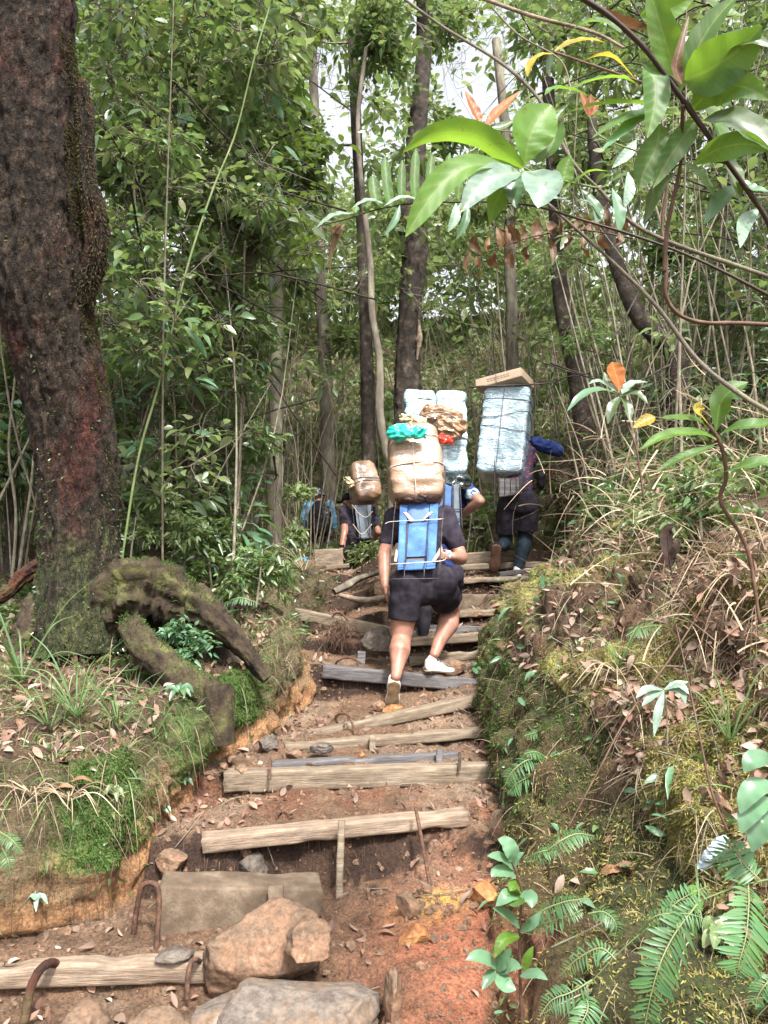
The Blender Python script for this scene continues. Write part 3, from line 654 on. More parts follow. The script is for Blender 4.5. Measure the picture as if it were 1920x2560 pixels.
# rubble too small to count
g = G(); v0, f0 = cubegrid(2); v0 = unit(v0)
pos, nn = scatter(5200, lambda x, y, z, zo, nz_, a, b, vf: (zo == 3)*(y > 2.3)*(y < 9)*(.5+(a > 0)+(y < 3.5)*(x > .1)))
for i in range(len(pos)):
    s_ = abs(R.normal(0, .007))+.004; g.add(v0*(R.uniform(.5, 1.3, 3)*s_*(1+.25*R.normal(0, 1, (len(v0), 1))))+pos[i], f0)
tag(obj('gravel', g, M['rock_tan'], smooth=False), kind='stuff')
# ------------------------------------------------------------------ people and what they carry
def clothmat(name, c, rough=.85, bump=.3):
    k = N(name); co = k.objco(); f = k.noise(co, 14, 4)
    c2 = tuple(x*1.5+.01 for x in c); c1 = tuple(x*.7 for x in c)
    k.base(k.ramp(f, [(.3, c1), (.7, c2)])); k.rough(rough, .08); k.bump(k.noise(co, 22, 5, .55), bump, .01)
    k.b.inputs['Sheen Weight'].default_value = 0; return k.m
k = N('skin'); co = k.objco(); k.base(k.ramp(k.noise(co, 9, 5), [(.3, (.19, .085, .055)), (.5, (.30, .15, .105)), (.72, (.37, .20, .15))]))
k.rough(.45, .4); k.b.inputs['Subsurface Weight'].default_value = .08; k.b.inputs['Subsurface Radius'].default_value = (.02, .008, .004)
k.bump(k.noise(co, 60, 4), .15, .003); M['skin'] = k.m
M['charcoal'] = clothmat('charcoal', (.026, .021, .031)); M['black_cloth'] = clothmat('black_cloth', (.010, .0095, .012)); M['shorts'] = clothmat('shorts', (.017, .014, .020))
M['navy'] = clothmat('navy', (.018, .032, .12)); M['leggings'] = clothmat('leggings', (.014, .022, .032), .6)
M['light_blue'] = clothmat('light_blue', (.16, .36, .55)); M['white_shoe'] = noisy('white_shoe', [(.3, (.42, .39, .35)), (.55, (.72, .70, .66))], 12, .6, .2, .003)
M['sole'] = noisy('sole', [(.3, (.22, .15, .09)), (.6, (.5, .38, .24))], 18, .8, .4, .004); M['sole_brown'] = noisy('sole_brown', [(.3, (.06, .03, .02)), (.6, (.13, .07, .045))], 18, .8, .6, .006)
M['hair'] = noisy('hair', [(.3, (.008, .007, .006)), (.7, (.03, .022, .018))], 80, .6, .6, .004)
k = N('red_check'); co = k.objco(); v = k.n('TexVoronoi'); v.inputs['Scale'].default_value = 26; k.l(co, v.inputs['Vector'])
k.base(k.ramp(v.outputs['Distance'], [(.22, (.30, .02, .02)), (.34, (.02, .018, .04))])); k.rough(.8); M['red_check'] = k.m
k = N('camo'); co = k.objco(); k.base(k.ramp(k.noise(co, 16, 3), [(.4, (.012, .012, .016)), (.5, (.10, .10, .12)), (.6, (.3, .3, .32))], 'CONSTANT')); k.rough(.8); M['camo'] = k.m
M['blue_paint'] = noisy('blue_paint', [(.3, (.02, .06, .17)), (.45, (.035, .11, .30)), (.58, (.05, .15, .38)), (.72, (.12, .22, .38))], 9, .65, .5, .004, 40)
M['blue_deep'] = noisy('blue_deep', [(.3, (.02, .06, .17)), (.7, (.05, .14, .36))], 7, .5, .3, .003, 40)
M['grey_board'] = noisy('grey_board', [(.3, (.05, .065, .085)), (.7, (.13, .16, .2))], 7, .6, .3, .003, 40)
M['dark_metal'] = noisy('dark_metal', [(.3, (.015, .014, .016)), (.7, (.06, .055, .055))], 30, .5, .3, .002)
M['bright_wire'] = noisy('bright_wire', [(.3, (.25, .24, .22)), (.7, (.5, .48, .45))], 30, .35, .2, .001, metal=.6)
M['webbing'] = noisy('webbing', [(.3, (.34, .20, .13)), (.7, (.6, .45, .34))], 30, .8, .3, .002)
M['cord'] = noisy('cord', [(.3, (.32, .24, .19)), (.7, (.55, .45, .37))], 50, .8, .5, .002)
M['cord_dark'] = noisy('cord_dark', [(.3, (.10, .10, .11)), (.7, (.22, .22, .23))], 50, .8, .5, .002)
def plasticmat(name, a, b, c, hi, tr, wr=(.8, 1, .22), bs=.7):
    """film wrapped tightly: crinkles and clear highlights"""
    k = N(name); co = k.objco((1, 1, 1)); base = k.ramp(k.noise(co, 4, 4), [(.3, a), (.55, b), (.75, c)])
    k.base(base); wv = k.n('TexNoise'); wv.inputs['Scale'].default_value = 9; wv.inputs['Detail'].default_value = 5; wv.inputs['Distortion'].default_value = 1.6
    mp = k.objco(wr); k.l(mp, wv.inputs['Vector']); 
    cr = k.ramp(k.noise(k.objco((1.2, 1.2, 3)), 7, 3, .5), [(.44, (0, 0, 0)), (.5, (1, 1, 1)), (.56, (0, 0, 0))])
    st = k.ramp(k.noise(k.objco((5, 5, .8)), 3.2, 3, .5), [(.60, (0, 0, 0)), (.66, (1, 1, 1))])
    if name == 'wrap_white': k.base(k.mix(k.math('MULTIPLY', st, .6), base, (.86, .89, .9)))  # white streaks of film glare painted into the base colour
    k.bump(k.math('ADD', k.math('MULTIPLY', wv.outputs['Fac'], .5), k.math('MULTIPLY', cr, .5)), bs, .02)
    k.rough(.22, .6); k.b.inputs['Coat Weight'].default_value = hi; k.b.inputs['Coat Roughness'].default_value = .08
    return k.m
M['wrap_white'] = plasticmat('wrap_white', (.30, .43, .51), (.43, .56, .64), (.60, .70, .76), .8, 0, (1.3, 1.3, 3.2), .9)
M['wrap_tan'] = plasticmat('wrap_tan', (.22, .13, .08), (.31, .205, .14), (.39, .28, .21), .35, 0, (1, 1, .8), .25)
M['wrap_brown'] = plasticmat('wrap_brown', (.20, .10, .05), (.31, .18, .10), (.40, .26, .17), .5, 0, (1, 1, 1), .8)
M['bag_teal'] = plasticmat('bag_teal', (.01, .40, .31), (.015, .55, .42), (.05, .68, .54), .3, 0, (1, 1, 1), .8)
M['bag_red'] = plasticmat('bag_red', (.6, .03, .015), (.75, .05, .02), (.8, .1, .05), .4, 0, (1, 1, 1), .8)
M['bag_cream'] = plasticmat('bag_cream', (.45, .36, .18), (.62, .52, .30), (.7, .62, .42), .2, 0, (1, 1, 1), .6)
M['bag_black'] = plasticmat('bag_black', (.012, .018, .018), (.02, .03, .03), (.04, .055, .05), .6, 0, (1, 1, 1), .9)
M['carton'] = noisy('carton', [(.3, (.46, .33, .23)), (.7, (.60, .46, .34))], 4, .8, .15, .002, 50)
M['carton_print'] = noisy('carton_print', [(.3, (.20, .14, .10)), (.7, (.3, .2, .14))], 50, .8, 0, .001)

def limb(g, js, rs):
    for i in range(len(js)-1): cap(g, js[i], rs[i], js[i+1], rs[i+1])
def hand(g, w, d, side, up, curl=1.2, s=1.0):
    """palm and five bent fingers; w wrist, d pointing to the knuckles, side towards the thumb, up = back of the hand"""
    w = np.array(w); d = unit(np.array(d, float)); up = unit(np.array(up, float)-d*np.dot(up, d)); sd_ = np.cross(up, d); sd_ = sd_*np.sign(np.dot(sd_, side)+1e-9)
    pc = w+d*.045*s; m = np.stack([sd_, d, up], 1); ball(g, pc, np.array([.038, .05, .016])*s, m)
    for i, (o, l) in enumerate(((.028, .075), (.010, .085), (-.010, .078), (-.028, .060))):
        p = w+d*.085*s+sd_*o*s; a = 0
        for q in range(3):
            a += curl*(.5 if q == 0 else .62); dn = d*math.cos(a)-up*math.sin(a); e_ = p+dn*l*s/3*(1.25-.2*q); cap(g, p, (.0095-.001*q)*s, e_, (.0088-.001*q)*s); p = e_
    p = w+d*.02*s+sd_*.03*s
    for q, (l, a) in enumerate(((.04, .5), (.032, .9))):
        dn = unit(d*math.cos(a)+sd_*.6*(1-q)-up*math.sin(a)*curl*.7); e_ = p+dn*l*s; cap(g, p, .012*s, e_, .010*s); p = e_
def head(g, c, f, up, s=1.0):
    c = np.array(c); f = unit(np.array(f, float)); up = unit(np.array(up, float)-f*np.dot(up, f)); r = np.cross(f, up); m = np.stack([r, f, up], 1)
    L_ = lambda x, y, z: c+(r*x+f*y+up*z)*s
    ball(g, L_(0, -.01, .03), np.array([.076, .095, .095])*s, m); ball(g, L_(0, .02, -.045), np.array([.058, .07, .07])*s, m); ball(g, L_(0, .05, -.09), np.array([.03, .035, .025])*s, m)
    ball(g, L_(0, .098, -.02), np.array([.014, .02, .026])*s, m); ball(g, L_(0, .082, -.062), np.array([.026, .012, .012])*s, m); ball(g, L_(0, .088, .018), np.array([.055, .014, .012])*s, m)
    for q in (-1, 1): ball(g, L_(.078*q, -.005, -.01), np.array([.012, .022, .034])*s, m)
def shoe(name, parent, heel, toe, up, mu, ms, s=1.0, under=None):
    """low canvas shoe: rubber sole under an upper with an ankle opening"""
    H_, T_ = np.array(heel), np.array(toe); d = unit(T_-H_); up = unit(np.array(up, float)-d*np.dot(up, d)); r = np.cross(d, up); L = .275*s; W = .092*s
    m = np.stack([r, d, up], 1); o = H_
    def ring(t, wsc, z0, n=18):
        pass
    prof = lambda t: (.36+.14*math.sin(min(1, t/.22)*math.pi/2))*(1-.12*math.exp(-((t-.45)/.14)**2))+.05*math.exp(-((t-.72)/.16)**2) if t < .75 else .53*math.sqrt(max(0, 1-((t-.75)/.26)**2))+.0
    def slab(g, z0f, z1f, sc, hf):
        vs = []; n = 26; m_ = 12
        for i in range(n+1):
            t = i/n; t2 = .004+.992*t; wd = prof(t2)*W*2*.5*sc*(min(1, math.sqrt(t/.05)) if t < .05 else 1)
            for j in range(m_):
                a = j/m_*2*math.pi; cx_ = math.copysign(abs(math.cos(a))**.5, math.cos(a)); sz = math.copysign(abs(math.sin(a))**.5, math.sin(a))
                h0, h1 = z0f(t), z1f(t); vs.append([cx_*wd, t2*L, (h0+h1)/2+sz*(h1-h0)/2])
        v = np.array(vs); i = np.arange(n)[:, None]*m_; j = np.arange(m_)[None]; j2 = (j+1) % m_
        fs = [np.stack([i+j, i+m_+j, i+m_+j2, i+j2], -1).reshape(-1, 4), np.arange(m_)[None], (np.arange(m_)[::-1]+n*m_)[None]]
        v = v @ m.T + o; g.add(v, fs)
    g = G(); slab(g, lambda t: 0+.012*max(0, t-.8)*5*s, lambda t: (.024+.012*max(0, t-.8)*5)*s, 1.06, 0)
    so = obj('sole', g, ms)
    g = G(); slab(g, lambda t: .016*s, lambda t: (.085-.05*float(np.interp(t, [0, .3, .62, 1], [0, .12, .75, 1])))*s, .95, 0)
    cap(g, o+d*.045*s+up*.05*s, .034*s, o+d*.055*s+up*.085*s, .036*s); cap(g, o+d*.06*s+up*.05*s, .036*s, o+d*.16*s+up*.035*s, .03*s)
    u = blob('shoe', g, mu, parent, .006, 4)
    so.parent = u
    if under is not None:
        g = G(); slab(g, lambda t: (-.004+.012*max(0, t-.8)*5)*s, lambda t: .004*s, .94, 0); obj('tread', g, under, so)
    g = G(); zz_ = []
    for q in range(4):
        t = .11+.035*q; z = .088-.011*q; sg = 1 if q % 2 else -1; zz_ += [o+(d*t+r*-.022*sg+up*(z-.006))*s, o+(d*(t+.004)+up*(z+.004))*s, o+(d*t+r*.022*sg+up*(z-.006))*s]
    tube(g, zz_, .0028*s, 5, 50); obj('lace', g, M['bright_wire'], u); return u
def frame_axes(o, rx, ry): 
    """pack frame orientation: tilt forward by rx, lean sideways by ry"""
    o.rotation_euler = (-rx, ry, 0)
def supsack(n, s, p=5, taper=None, wr=.0, sc=9, seed=0, sag=0):
    v, f = cubegrid(n); q = (np.abs(v)**p).sum(1, keepdims=True)**(1/p); v = v/q
    if taper: v[:, :2] *= np.array([taper(z) for z in v[:, 2]])[:, None]
    v = v*np.array(s)/2
    if wr:
        nn = unit(v/np.array(s)**2)
        h = np.array([(1-abs(mn.noise(Vector((a*sc, b*sc, c*sc*2+seed)))*2.2)) + .6*mn.noise(Vector((a*sc*2.1, b*sc*2.1+seed, c*sc*3))) for a, b, c in v]); v = v+nn*(h-.5)[:, None]*wr
    g = G(); g.add(v, f); return g
def rope_loop(g, s, p, axis, at, r=.004, taper=None, k_=1.02, ph0=0, ph1=2*math.pi, wob=.01):
    """cord pulled round a superellipsoid pack in its own frame"""
    pts = []
    for a in np.linspace(ph0, ph1, 48):
        c, s_ = math.cos(a), math.sin(a)
        q = {'z': (c, s_, at), 'x': (at, c, s_)}[axis]; q = np.array(q, float)
        if axis == 'z':
            h = (abs(at)**p); m = ((1-h)/(abs(c)**p+abs(s_)**p))**(1/p); q[:2] *= m
            if taper: q[:2] *= taper(at)
        else:
            h = abs(at)**p; m = ((1-h)/(abs(c)**p+abs(s_)**p))**(1/p); q[1:] *= m
            if taper: q[:2] *= taper(q[2])
        q = q*np.array(s)/2*k_; q[2] += wob*math.sin(a*2+at*9); pts.append(q)
    tube(g, pts, r, 6, 90)

# ---------- near porter
A = np.array
pr = empty('person', P(1030, 1760, 5.6), 'near porter climbing in charcoal shirt, dark shorts and white canvas shoes under a tan load', 'person')
hipL, hipR = A(P(1016, 1468, 5.66)), A(P(1098, 1462, 5.70)); pel = (hipL+hipR)/2+A([0, .04, .04])
knL, anL = A(P(1003, 1600, 5.66)), A(P(990, 1692, 5.40)); knR, anR = A(P(1127, 1528, 6.02)), A(P(1086, 1636, 5.74))
shL, shR = A(P(988, 1292, 6.0)), A(P(1112, 1290, 6.0)); chest = (shL+shR)/2+A([0, -.03, -.10]); neck = (shL+shR)/2+A([0, .08, .04]); hd = neck+A([0, .13, .12])
elL, wrL = A(P(960, 1388, 5.92)), A(P(962, 1466, 5.78)); elR, wrR = A(P(1152, 1396, 5.92)), A(P(1132, 1392, 5.70))
g = G()
limb(g, [hipL, hipL*.5+knL*.5, knL, knL*.72+anL*.28+A([-.002, -.03, 0]), knL*.3+anL*.7, anL], [.105, .10, .072, .078, .048, .036])
limb(g, [hipR, hipR*.5+knR*.5, knR, knR*.70+anR*.30+A([.012, -.035, -.005]), knR*.3+anR*.7, anR], [.105, .10, .074, .080, .050, .038])
ball(g, knL+A([0, .03, 0]), .052); ball(g, anL+A([-.02, 0, 0]), .022); ball(g, anR+A([.0, -.02, .0]), .026)
cap(g, pel, .14, chest, .13); ball(g, pel, (.165, .115, .13)); ball(g, chest, (.18, .11, .16)); cap(g, chest, .10, neck, .06); cap(g, neck, .055, hd, .06)
limb(g, [shL, elL, elL*.6+wrL*.4, wrL], [.062, .050, .048, .03]); limb(g, [shR, shR*.5+elR*.5, elR, elR*.6+wrR*.4, wrR], [.068, .064, .054, .054, .032])
hand(g, wrL, A([.15, .1, -1]), A([.2, 1, 0]), A([-1, -.2, 0]), .5); hand(g, wrR, A([-.8, -.25, .1]), A([0, .1, 1]), A([.2, -1, .2]), 1.5, .95)
cap(g, anL, .034, A(P(985, 1712, 5.44)), .03); cap(g, anR, .034, A(P(1078, 1655, 5.74)), .034)
head(g, hd, A([0, 1, -.35]), A([0, .35, 1]))
body = blob('body', g, M['skin'], pr, .008, 7)
g = G(); ball(g, hd+A([0, -.02, .035]), (.084, .10, .088)); blob('hair', g, M['hair'], pr, .01, 3, .01, 40)
g = G()   # shirt
cap(g, pel+A([0, 0, .05]), .165, chest, .15); ball(g, chest, (.215, .14, .19)); ball(g, pel+A([0, -.0, .08]), (.185, .14, .13))
limb(g, [shL, shL*.38+elL*.62], [.082, .070]); limb(g, [shR, shR*.36+elR*.64], [.088, .078]); cap(g, chest, .13, neck, .075)
blob('shirt', g, M['charcoal'], pr, .011, 9, .008, 7)
g = G()   # shorts
ball(g, pel+A([0, .01, .02]), (.215, .14, .15)); ball(g, (hipL+hipR)/2+A([0, 0, -.03]), (.15, .12, .12)); cap(g, hipL, .128, hipL*.36+knL*.64, .112); cap(g, hipR, .128, hipR*.40+knR*.60, .118); cap(g, hipL+A([-.01, -.02, -.08]), .12, hipL*.4+knL*.6, .113)
ball(g, hipR+A([.01, -.01, .02]), .135); ball(g, hipL+A([0, -.01, .02]), .13)
def cut(co, a, b, t):      # flat hem: squash everything past the hem plane
    ax = unit(b-a); h = a*(1-t)+b*t; return ax, h
def hem(co):
    for a, b, t in ((hipL, knL, .62), (hipR, knR, .58)):
        ax = unit(b-a); h = a*(1-t)+b*t; w_ = co-pr_loc-h; s_ = w_@ax; rad = np.linalg.norm(w_-s_[:, None]*ax, axis=1)
        m = (s_ > 0) & (rad < .17); co[m] -= ax*(s_[m])[:, None]*.94
    return co
pr_loc = A([0, 0, 0])
blob('shorts', g, M['shorts'], pr, .011, 9, .007, 5, 3, post=hem)
shoe('shoe', pr, P(986, 1703, 5.37), P(981, 1757, 5.50), A([0, .75, .62]), M['white_shoe'], M['white_shoe'], 1.0, M['sole'])
shoe('shoe', pr, P(1062, 1676, 5.70), P(1128, 1682, 5.86), A([-.05, -.12, 1]), M['white_shoe'], M['white_shoe'], 1.0, M['sole'])
# carrying frame: a blue board in a rod cage
fr = empty('pack_frame', P(1040, 1446, 5.52), 'bright blue wooden back board in a black rod cage, worn by the near porter', 'carrying frame')
Q = lambda px, py, dd=0.: P(px, py, float(np.interp(py, [1260, 1450], [5.74, 5.46]))+dd)
def board(name, par, m, c4, th=.014):
    """flat board given by its four front corners tl, tr, br, bl"""
    g = G(); n_ = unit(np.cross(A(c4[1])-A(c4[0]), A(c4[3])-A(c4[0]))); n_ = n_ if n_[1] > 0 else -n_
    nn_ = 6; vs = []
    for side in (0, 1):
        for i in range(nn_+1):
            for j in range(nn_+1):
                u, v_ = j/nn_, i/nn_; p = (A(c4[0])*(1-u)+A(c4[1])*u)*(1-v_)+(A(c4[3])*(1-u)+A(c4[2])*u)*v_
                ed = (min(u, 1-u) < .01 or min(v_, 1-v_) < .01)
                vs.append(p+n_*(th*side+(.002 if ed and side == 0 else 0)))
    q = nn_+1; i = np.arange(nn_)[:, None]*q; j = np.arange(nn_)[None]; f1 = np.stack([i+j, i+j+1, i+q+j+1, i+q+j], -1).reshape(-1, 4); o = q*q
    rim = list(range(q))+[i*q+nn_ for i in range(1, q)]+[nn_*q+j for j in range(nn_-1, -1, -1)]+[i*q for i in range(nn_-1, 0, -1)]
    rm = np.array([[rim[a], rim[(a+1) % len(rim)], rim[(a+1) % len(rim)]+o, rim[a]+o] for a in range(len(rim))])
    g.add(vs, [f1, f1[:, ::-1]+o, rm]); return obj(name, g, m, par, smooth=False)
board('side_board', fr, M['blue_paint'], [Q(1000, 1262), Q(1019, 1262), Q(1013, 1422), Q(994, 1424)])
board('side_board', fr, M['blue_paint'], [Q(1075, 1260), Q(1096, 1258), Q(1088, 1420), Q(1066, 1422)])
board('centre_panel', fr, M['blue_paint'], [Q(1022, 1308, .012), Q(1070, 1304, .012), Q(1064, 1390, .012), Q(1017, 1392, .012)])
board('upper_panel', fr, M['blue_deep'], [Q(1020, 1258, .02), Q(1074, 1256, .02), Q(1071, 1302, .02), Q(1021, 1304, .02)])
board('lower_panel', fr, M['blue_paint'], [Q(1010, 1402, .02), Q(1074, 1400, .02), Q(1072, 1422, .02), Q(1008, 1425, .02)])
board('panel_gap', fr, M['dark_metal'], [Q(1014, 1300, .03), Q(1076, 1298, .03), Q(1070, 1404, .03), Q(1010, 1406, .03)])
g = G()
for a, b in (((985, 1290), (973, 1448)), ((1108, 1262), (1098, 1446)), ((973, 1448), (1098, 1446)), ((1011, 1402), (1011, 1446)), ((1062, 1402), (1060, 1444)), ((1018, 1300), (1014, 1410)), ((1072, 1298), (1064, 1405)), ((1108, 1180), (1108, 1270)), ((985, 1290), (990, 1250))):
    tube(g, [Q(*a, -.02), Q(*b, -.02)], .0042, 6, 6)
obj('rod_cage', g, M['dark_metal'], fr)
g = G(); tube(g, [Q(962, 1310, -.03), Q(980, 1304, -.03), Q(1060, 1300, -.035), Q(1110, 1297, -.03)], .0028, 6, 20); obj('cross_wire', g, M['bright_wire'], fr); g = G(); tube(g, [Q(968, 1411, -.03), Q(1040, 1407, -.035), Q(1104, 1402, -.03), Q(1116, 1394, -.02)], .0034, 6, 20); obj('cross_wire', g, M['bright_wire'], fr)
for s_ in ([(1008, 1280), (1018, 1281), (1036, 1300), (1026, 1303)], [(1072, 1280), (1084, 1279), (1062, 1298), (1054, 1301)], [(1104, 1362), (1107, 1375), (1086, 1405), (1080, 1402)], [(990, 1372), (995, 1378), (992, 1404), (985, 1402)]):
    board('strap', fr, M['webbing'], [Q(*q, -.012) for q in s_], .003)
g = G(); tube(g, [P(1112, 1385, 5.60), P(1122, 1378, 5.62), P(1128, 1386, 5.62), P(1122, 1394, 5.60)], .012, 8, 16); blob('knotted_cloth', g, M['wrap_white'], fr, .008, 3)
# tan sack
Tp = lambda z: .95+.05*math.cos((z+.5)*1.3)-.07*max(0, z)
SS = (.425, .34, .66)
sk = obj('tan_bundle', supsack(44, SS, 5.6, Tp, .010, 5, 3), M['wrap_tan']); sk.location = P(1037, 1163, 5.90); sk.rotation_euler = (-.30, -.04, .04)
tag(sk, 'big tan plastic-wrapped bundle with two cords around it, on the back of the near porter', 'bundle')
g = G(); rope_loop(g, SS, 5.6, 'z', -.22, .0048, Tp, 1.025, wob=.02); obj('cord', g, M['cord'], sk); g = G(); rope_loop(g, SS, 5.6, 'x', -.10, .0048, Tp, 1.02, wob=.004); obj('cord', g, M['cord'], sk); g = G(); rope_loop(g, SS, 5.6, 'z', .52, .004, Tp, 1.02, wob=.01)
rp = obj('cord', g, M['cord'], sk)
g = G(); g.add(supsack(20, (.33, .26, .10), 3, None, .03, 14, 5).v[0], supsack(20, (.33, .26, .10), 3).f[0]); u_ = obj('torn_base', g, M['rust'], sk); u_.location = (0, 0, -.293)
def knotbag(name, c, m, label, cat, s=(.13, .07, .08), s2=(.07, .05, .06), off=(.15, 0, -.01), seed=0, parent=None, rot=None):
    g = G(); c = A(c); ball(g, c, s); ball(g, c+A(off), s2); cap(g, c, min(s)*.6, c+A(off), min(s2)*.5)
    for q in range(7):
        a = q/7*6.28; e_ = c+A(off)+A([.05+.02*math.sin(a*2), 0, 0])*np.sign(off[0])+A([0, math.cos(a), math.sin(a)])*s2[2]*.8; cap(g, c+A(off), .02, e_, .008)
    o = blob(name, g, m, parent, .008, 3, .016, 15, seed); 
    if label: tag(o, label, cat)
    return o
knotbag('teal_bag', P(1000, 1082, 5.70), M['bag_teal'], 'turquoise knotted plastic bag tied on the front of the tan bundle', 'bag', (.10, .06, .070), (.06, .045, .05), (.13, -.01, 0), 1)
knotbag('red_bag', P(1104, 1094, 5.88), M['bag_red'], 'small bright red plastic bag squeezed behind the right edge of the tan bundle', 'bag', (.03, .04, .035), (.03, .03, .04), (.02, 0, -.02), 2)

# ---------- second porter, hidden behind the first
p2 = empty('person', P(1100, 1590, 6.65), 'second porter in a blue jersey, mostly hidden behind the near porter, elbow sticking out', 'person')
hl, hr = A(P(1072, 1440, 6.75)), A(P(1128, 1436, 6.75)); kl, al = A(P(1066, 1525, 7.0)), A(P(1058, 1585, 6.62)); kr, ar = A(P(1130, 1510, 6.95)), A(P(1112, 1588, 6.7))
kl = A(P(1064, 1512, 6.85)); pl2 = (hl+hr)/2+A([0, 0, .04]); s1, s2_ = A(P(1070, 1238, 7.0)), A(P(1158, 1222, 6.95)); ch = (s1+s2_)/2+A([0, 0, -.13]); nk = (s1+s2_)/2+A([0, .07, .05]); h2 = nk+A([0, .1, .13])
e2_, w2_ = A(P(1200, 1252, 6.75)), A(P(1150, 1290, 6.95)); e1_, w1_ = A(P(1040, 1320, 6.85)), A(P(1050, 1380, 6.75))
g = G(); limb(g, [hl, kl, kl*.7+al*.3+A([0, -.03, 0]), al], [.09, .058, .06, .036]); limb(g, [hr, kr, kr*.7+ar*.3+A([0, -.03, 0]), ar], [.09, .058, .062, .036])
cap(g, pl2, .13, ch, .12); ball(g, pl2, (.155, .11, .12)); ball(g, ch, (.17, .11, .16)); cap(g, ch, .10, nk, .06); cap(g, nk, .055, h2, .06)
limb(g, [s1, e1_, w1_], [.055, .042, .027]); limb(g, [s2_, e2_, e2_*.6+w2_*.4, w2_], [.06, .046, .045, .028])
hand(g, w1_, A([0, .1, -1]), A([0, 1, 0]), A([-1, 0, 0]), .6); hand(g, w2_, A([-.6, .5, -.3]), A([0, 0, 1]), A([.3, -1, .2]), 1.2); head(g, h2, A([0, 1, -.2]), A([0, .2, 1]))
cap(g, al, .035, al+A([.0, .04, -.05]), .032); cap(g, ar, .035, ar+A([.0, .04, -.05]), .032); blob('body', g, M['skin'], p2, .010, 7)
g = G(); ball(g, h2+A([0, -.02, .03]), (.085, .10, .09)); blob('hair', g, M['hair'], p2, .01, 3, .01, 40)
g = G(); cap(g, pl2+A([0, 0, .03]), .155, ch, .145); ball(g, ch, (.20, .13, .19)); limb(g, [s1, s1*.4+e1_*.6], [.08, .07]); limb(g, [s2_, s2_*.45+e2_*.55], [.084, .072]); blob('jersey', g, M['navy'], p2, .012, 6, .014, 9, 7)
g = G(); cap(g, s2_*.47+e2_*.53, .071, s2_*.43+e2_*.57, .071); blob('sleeve_band', g, M['wrap_white'], p2, .008, 2)
g = G(); ball(g, pl2, (.185, .145, .14)); cap(g, hl, .115, hl*.3+kl*.7, .095); cap(g, hr, .115, hr*.3+kr*.7, .095); blob('shorts', g, M['charcoal'], p2, .012, 6, .012, 9, 5)
g = G(); cap(g, hl*.5+kl*.5, .08, kl, .064); limb(g, [kl, kl*.7+al*.3+A([0, -.03, 0]), al], [.064, .066, .045]); blob('leggings', g, M['black_cloth'], p2, .010, 5, .004, 12)
shoe('shoe', p2, A(al)+A([0, -.07, -.085]), A(al)+A([.02, .2, -.10]), A([0, .1, 1]), M['black_cloth'], M['white_shoe'], 1.0)
shoe('shoe', p2, A(ar)+A([0, -.07, -.085]), A(ar)+A([.02, .2, -.10]), A([0, .1, 1]), M['black_cloth'], M['white_shoe'], 1.0)
f2 = empty('pack_frame', P(1120, 1330, 6.6), 'narrow blue and black metal carrying frame showing right of the tan bundle', 'carrying frame')
Q2 = lambda px, py, dd=0.: P(px, py, float(np.interp(py, [1180, 1330], [6.62, 6.5]))+dd)
g = G()
for a, b in (((1113, 1165), (1110, 1320)), ((1150, 1215), (1156, 1330)), ((1108, 1275), (1156, 1272)), ((1108, 1300), (1156, 1296)), ((1132, 1215), (1130, 1330)), ((1110, 1328), (1156, 1328)), ((1060, 1330), (1110, 1328)), ((1060, 1210), (1060, 1330))): tube(g, [Q2(*a, -.02), Q2(*b, -.02)], .0055, 6, 6)
obj('rod_cage', g, M['dark_metal'], f2)
board('board', f2, M['blue_deep'], [Q2(1090, 1205, .0), Q2(1130, 1205, .0), Q2(1128, 1270, .0), Q2(1090, 1270, .0)]); board('board', f2, M['grey_board'], [Q2(1134, 1210, .0), Q2(1148, 1210, .0), Q2(1150, 1320, .0), Q2(1134, 1320, .0)])
# his load: two film-wrapped columns of packs on a black bag
def column(name, px, py, d, s, rot, label, m='wrap_white', seed=0, p=11, wr=.016, ribs=5, cat='wrapped load'):
    v, f = cubegrid(36); q = (np.abs(v)**p).sum(1, keepdims=True)**(1/p); v = v/q
    zc = v[:, 2]; rib = np.abs(np.sin((zc+1)/2*math.pi*ribs)); sc_ = (1-.06*(1-rib)**4)*(1+.05*np.array([mn.noise(Vector((0, seed*3., math.floor((q_+1)/2*ribs)*1.7))) for q_ in v[:, 2]]))
    v[:, :2] *= sc_[:, None]; v = v*A(s)/2; nn_ = unit(v/A(s)**2)
    h = np.array([(1-abs(mn.noise(Vector((a*4+c*2, b*4, c*9+seed)))*2.2))+.0 for a, b, c in v]); v = v+nn_*(h-.5)[:, None]*wr
    g = G(); g.add(v, f); o = obj(name, g, M[m]); o.location = P(px, py, d); o.rotation_euler = rot
    if label: tag(o, label, cat)
    return o
L1 = column('wrapped_load', 1050, 1090, 6.86, (.29, .34, .80), (-.14, -.015, .03), 'left column of pale packs in clear film, behind the brown paper bags', seed=1)
L2 = column('wrapped_load', 1126, 1092, 6.86, (.275, .34, .79), (-.14, .005, .0), 'right column of pale packs in clear film, between the tan bundle and the other porter', seed=2)
for L_, z_ in ((L1, .2), (L2, -.18)):
    g = G(); rope_loop(g, (.28, .34, .8), 7, 'z', z_, .0045, None, 1.04, wob=.02); obj('cord', g, M['cord_dark'], L_); g = G(); rope_loop(g, (.28, .34, .8), 7, 'z', .72, .004, None, 1.03, wob=.01); obj('cord', g, M['cord_dark'], L_)
g = G(); ball(g, A(P(1128, 1213, 6.72)), (.17, .13, .055)); ball(g, A(P(1140, 1200, 6.72)), (.13, .12, .06)); tag(blob('black_bag', g, M['bag_black'], None, .012, 3, .02, 9, 3), 'shiny black plastic bag under the right wrapped column', 'bag')
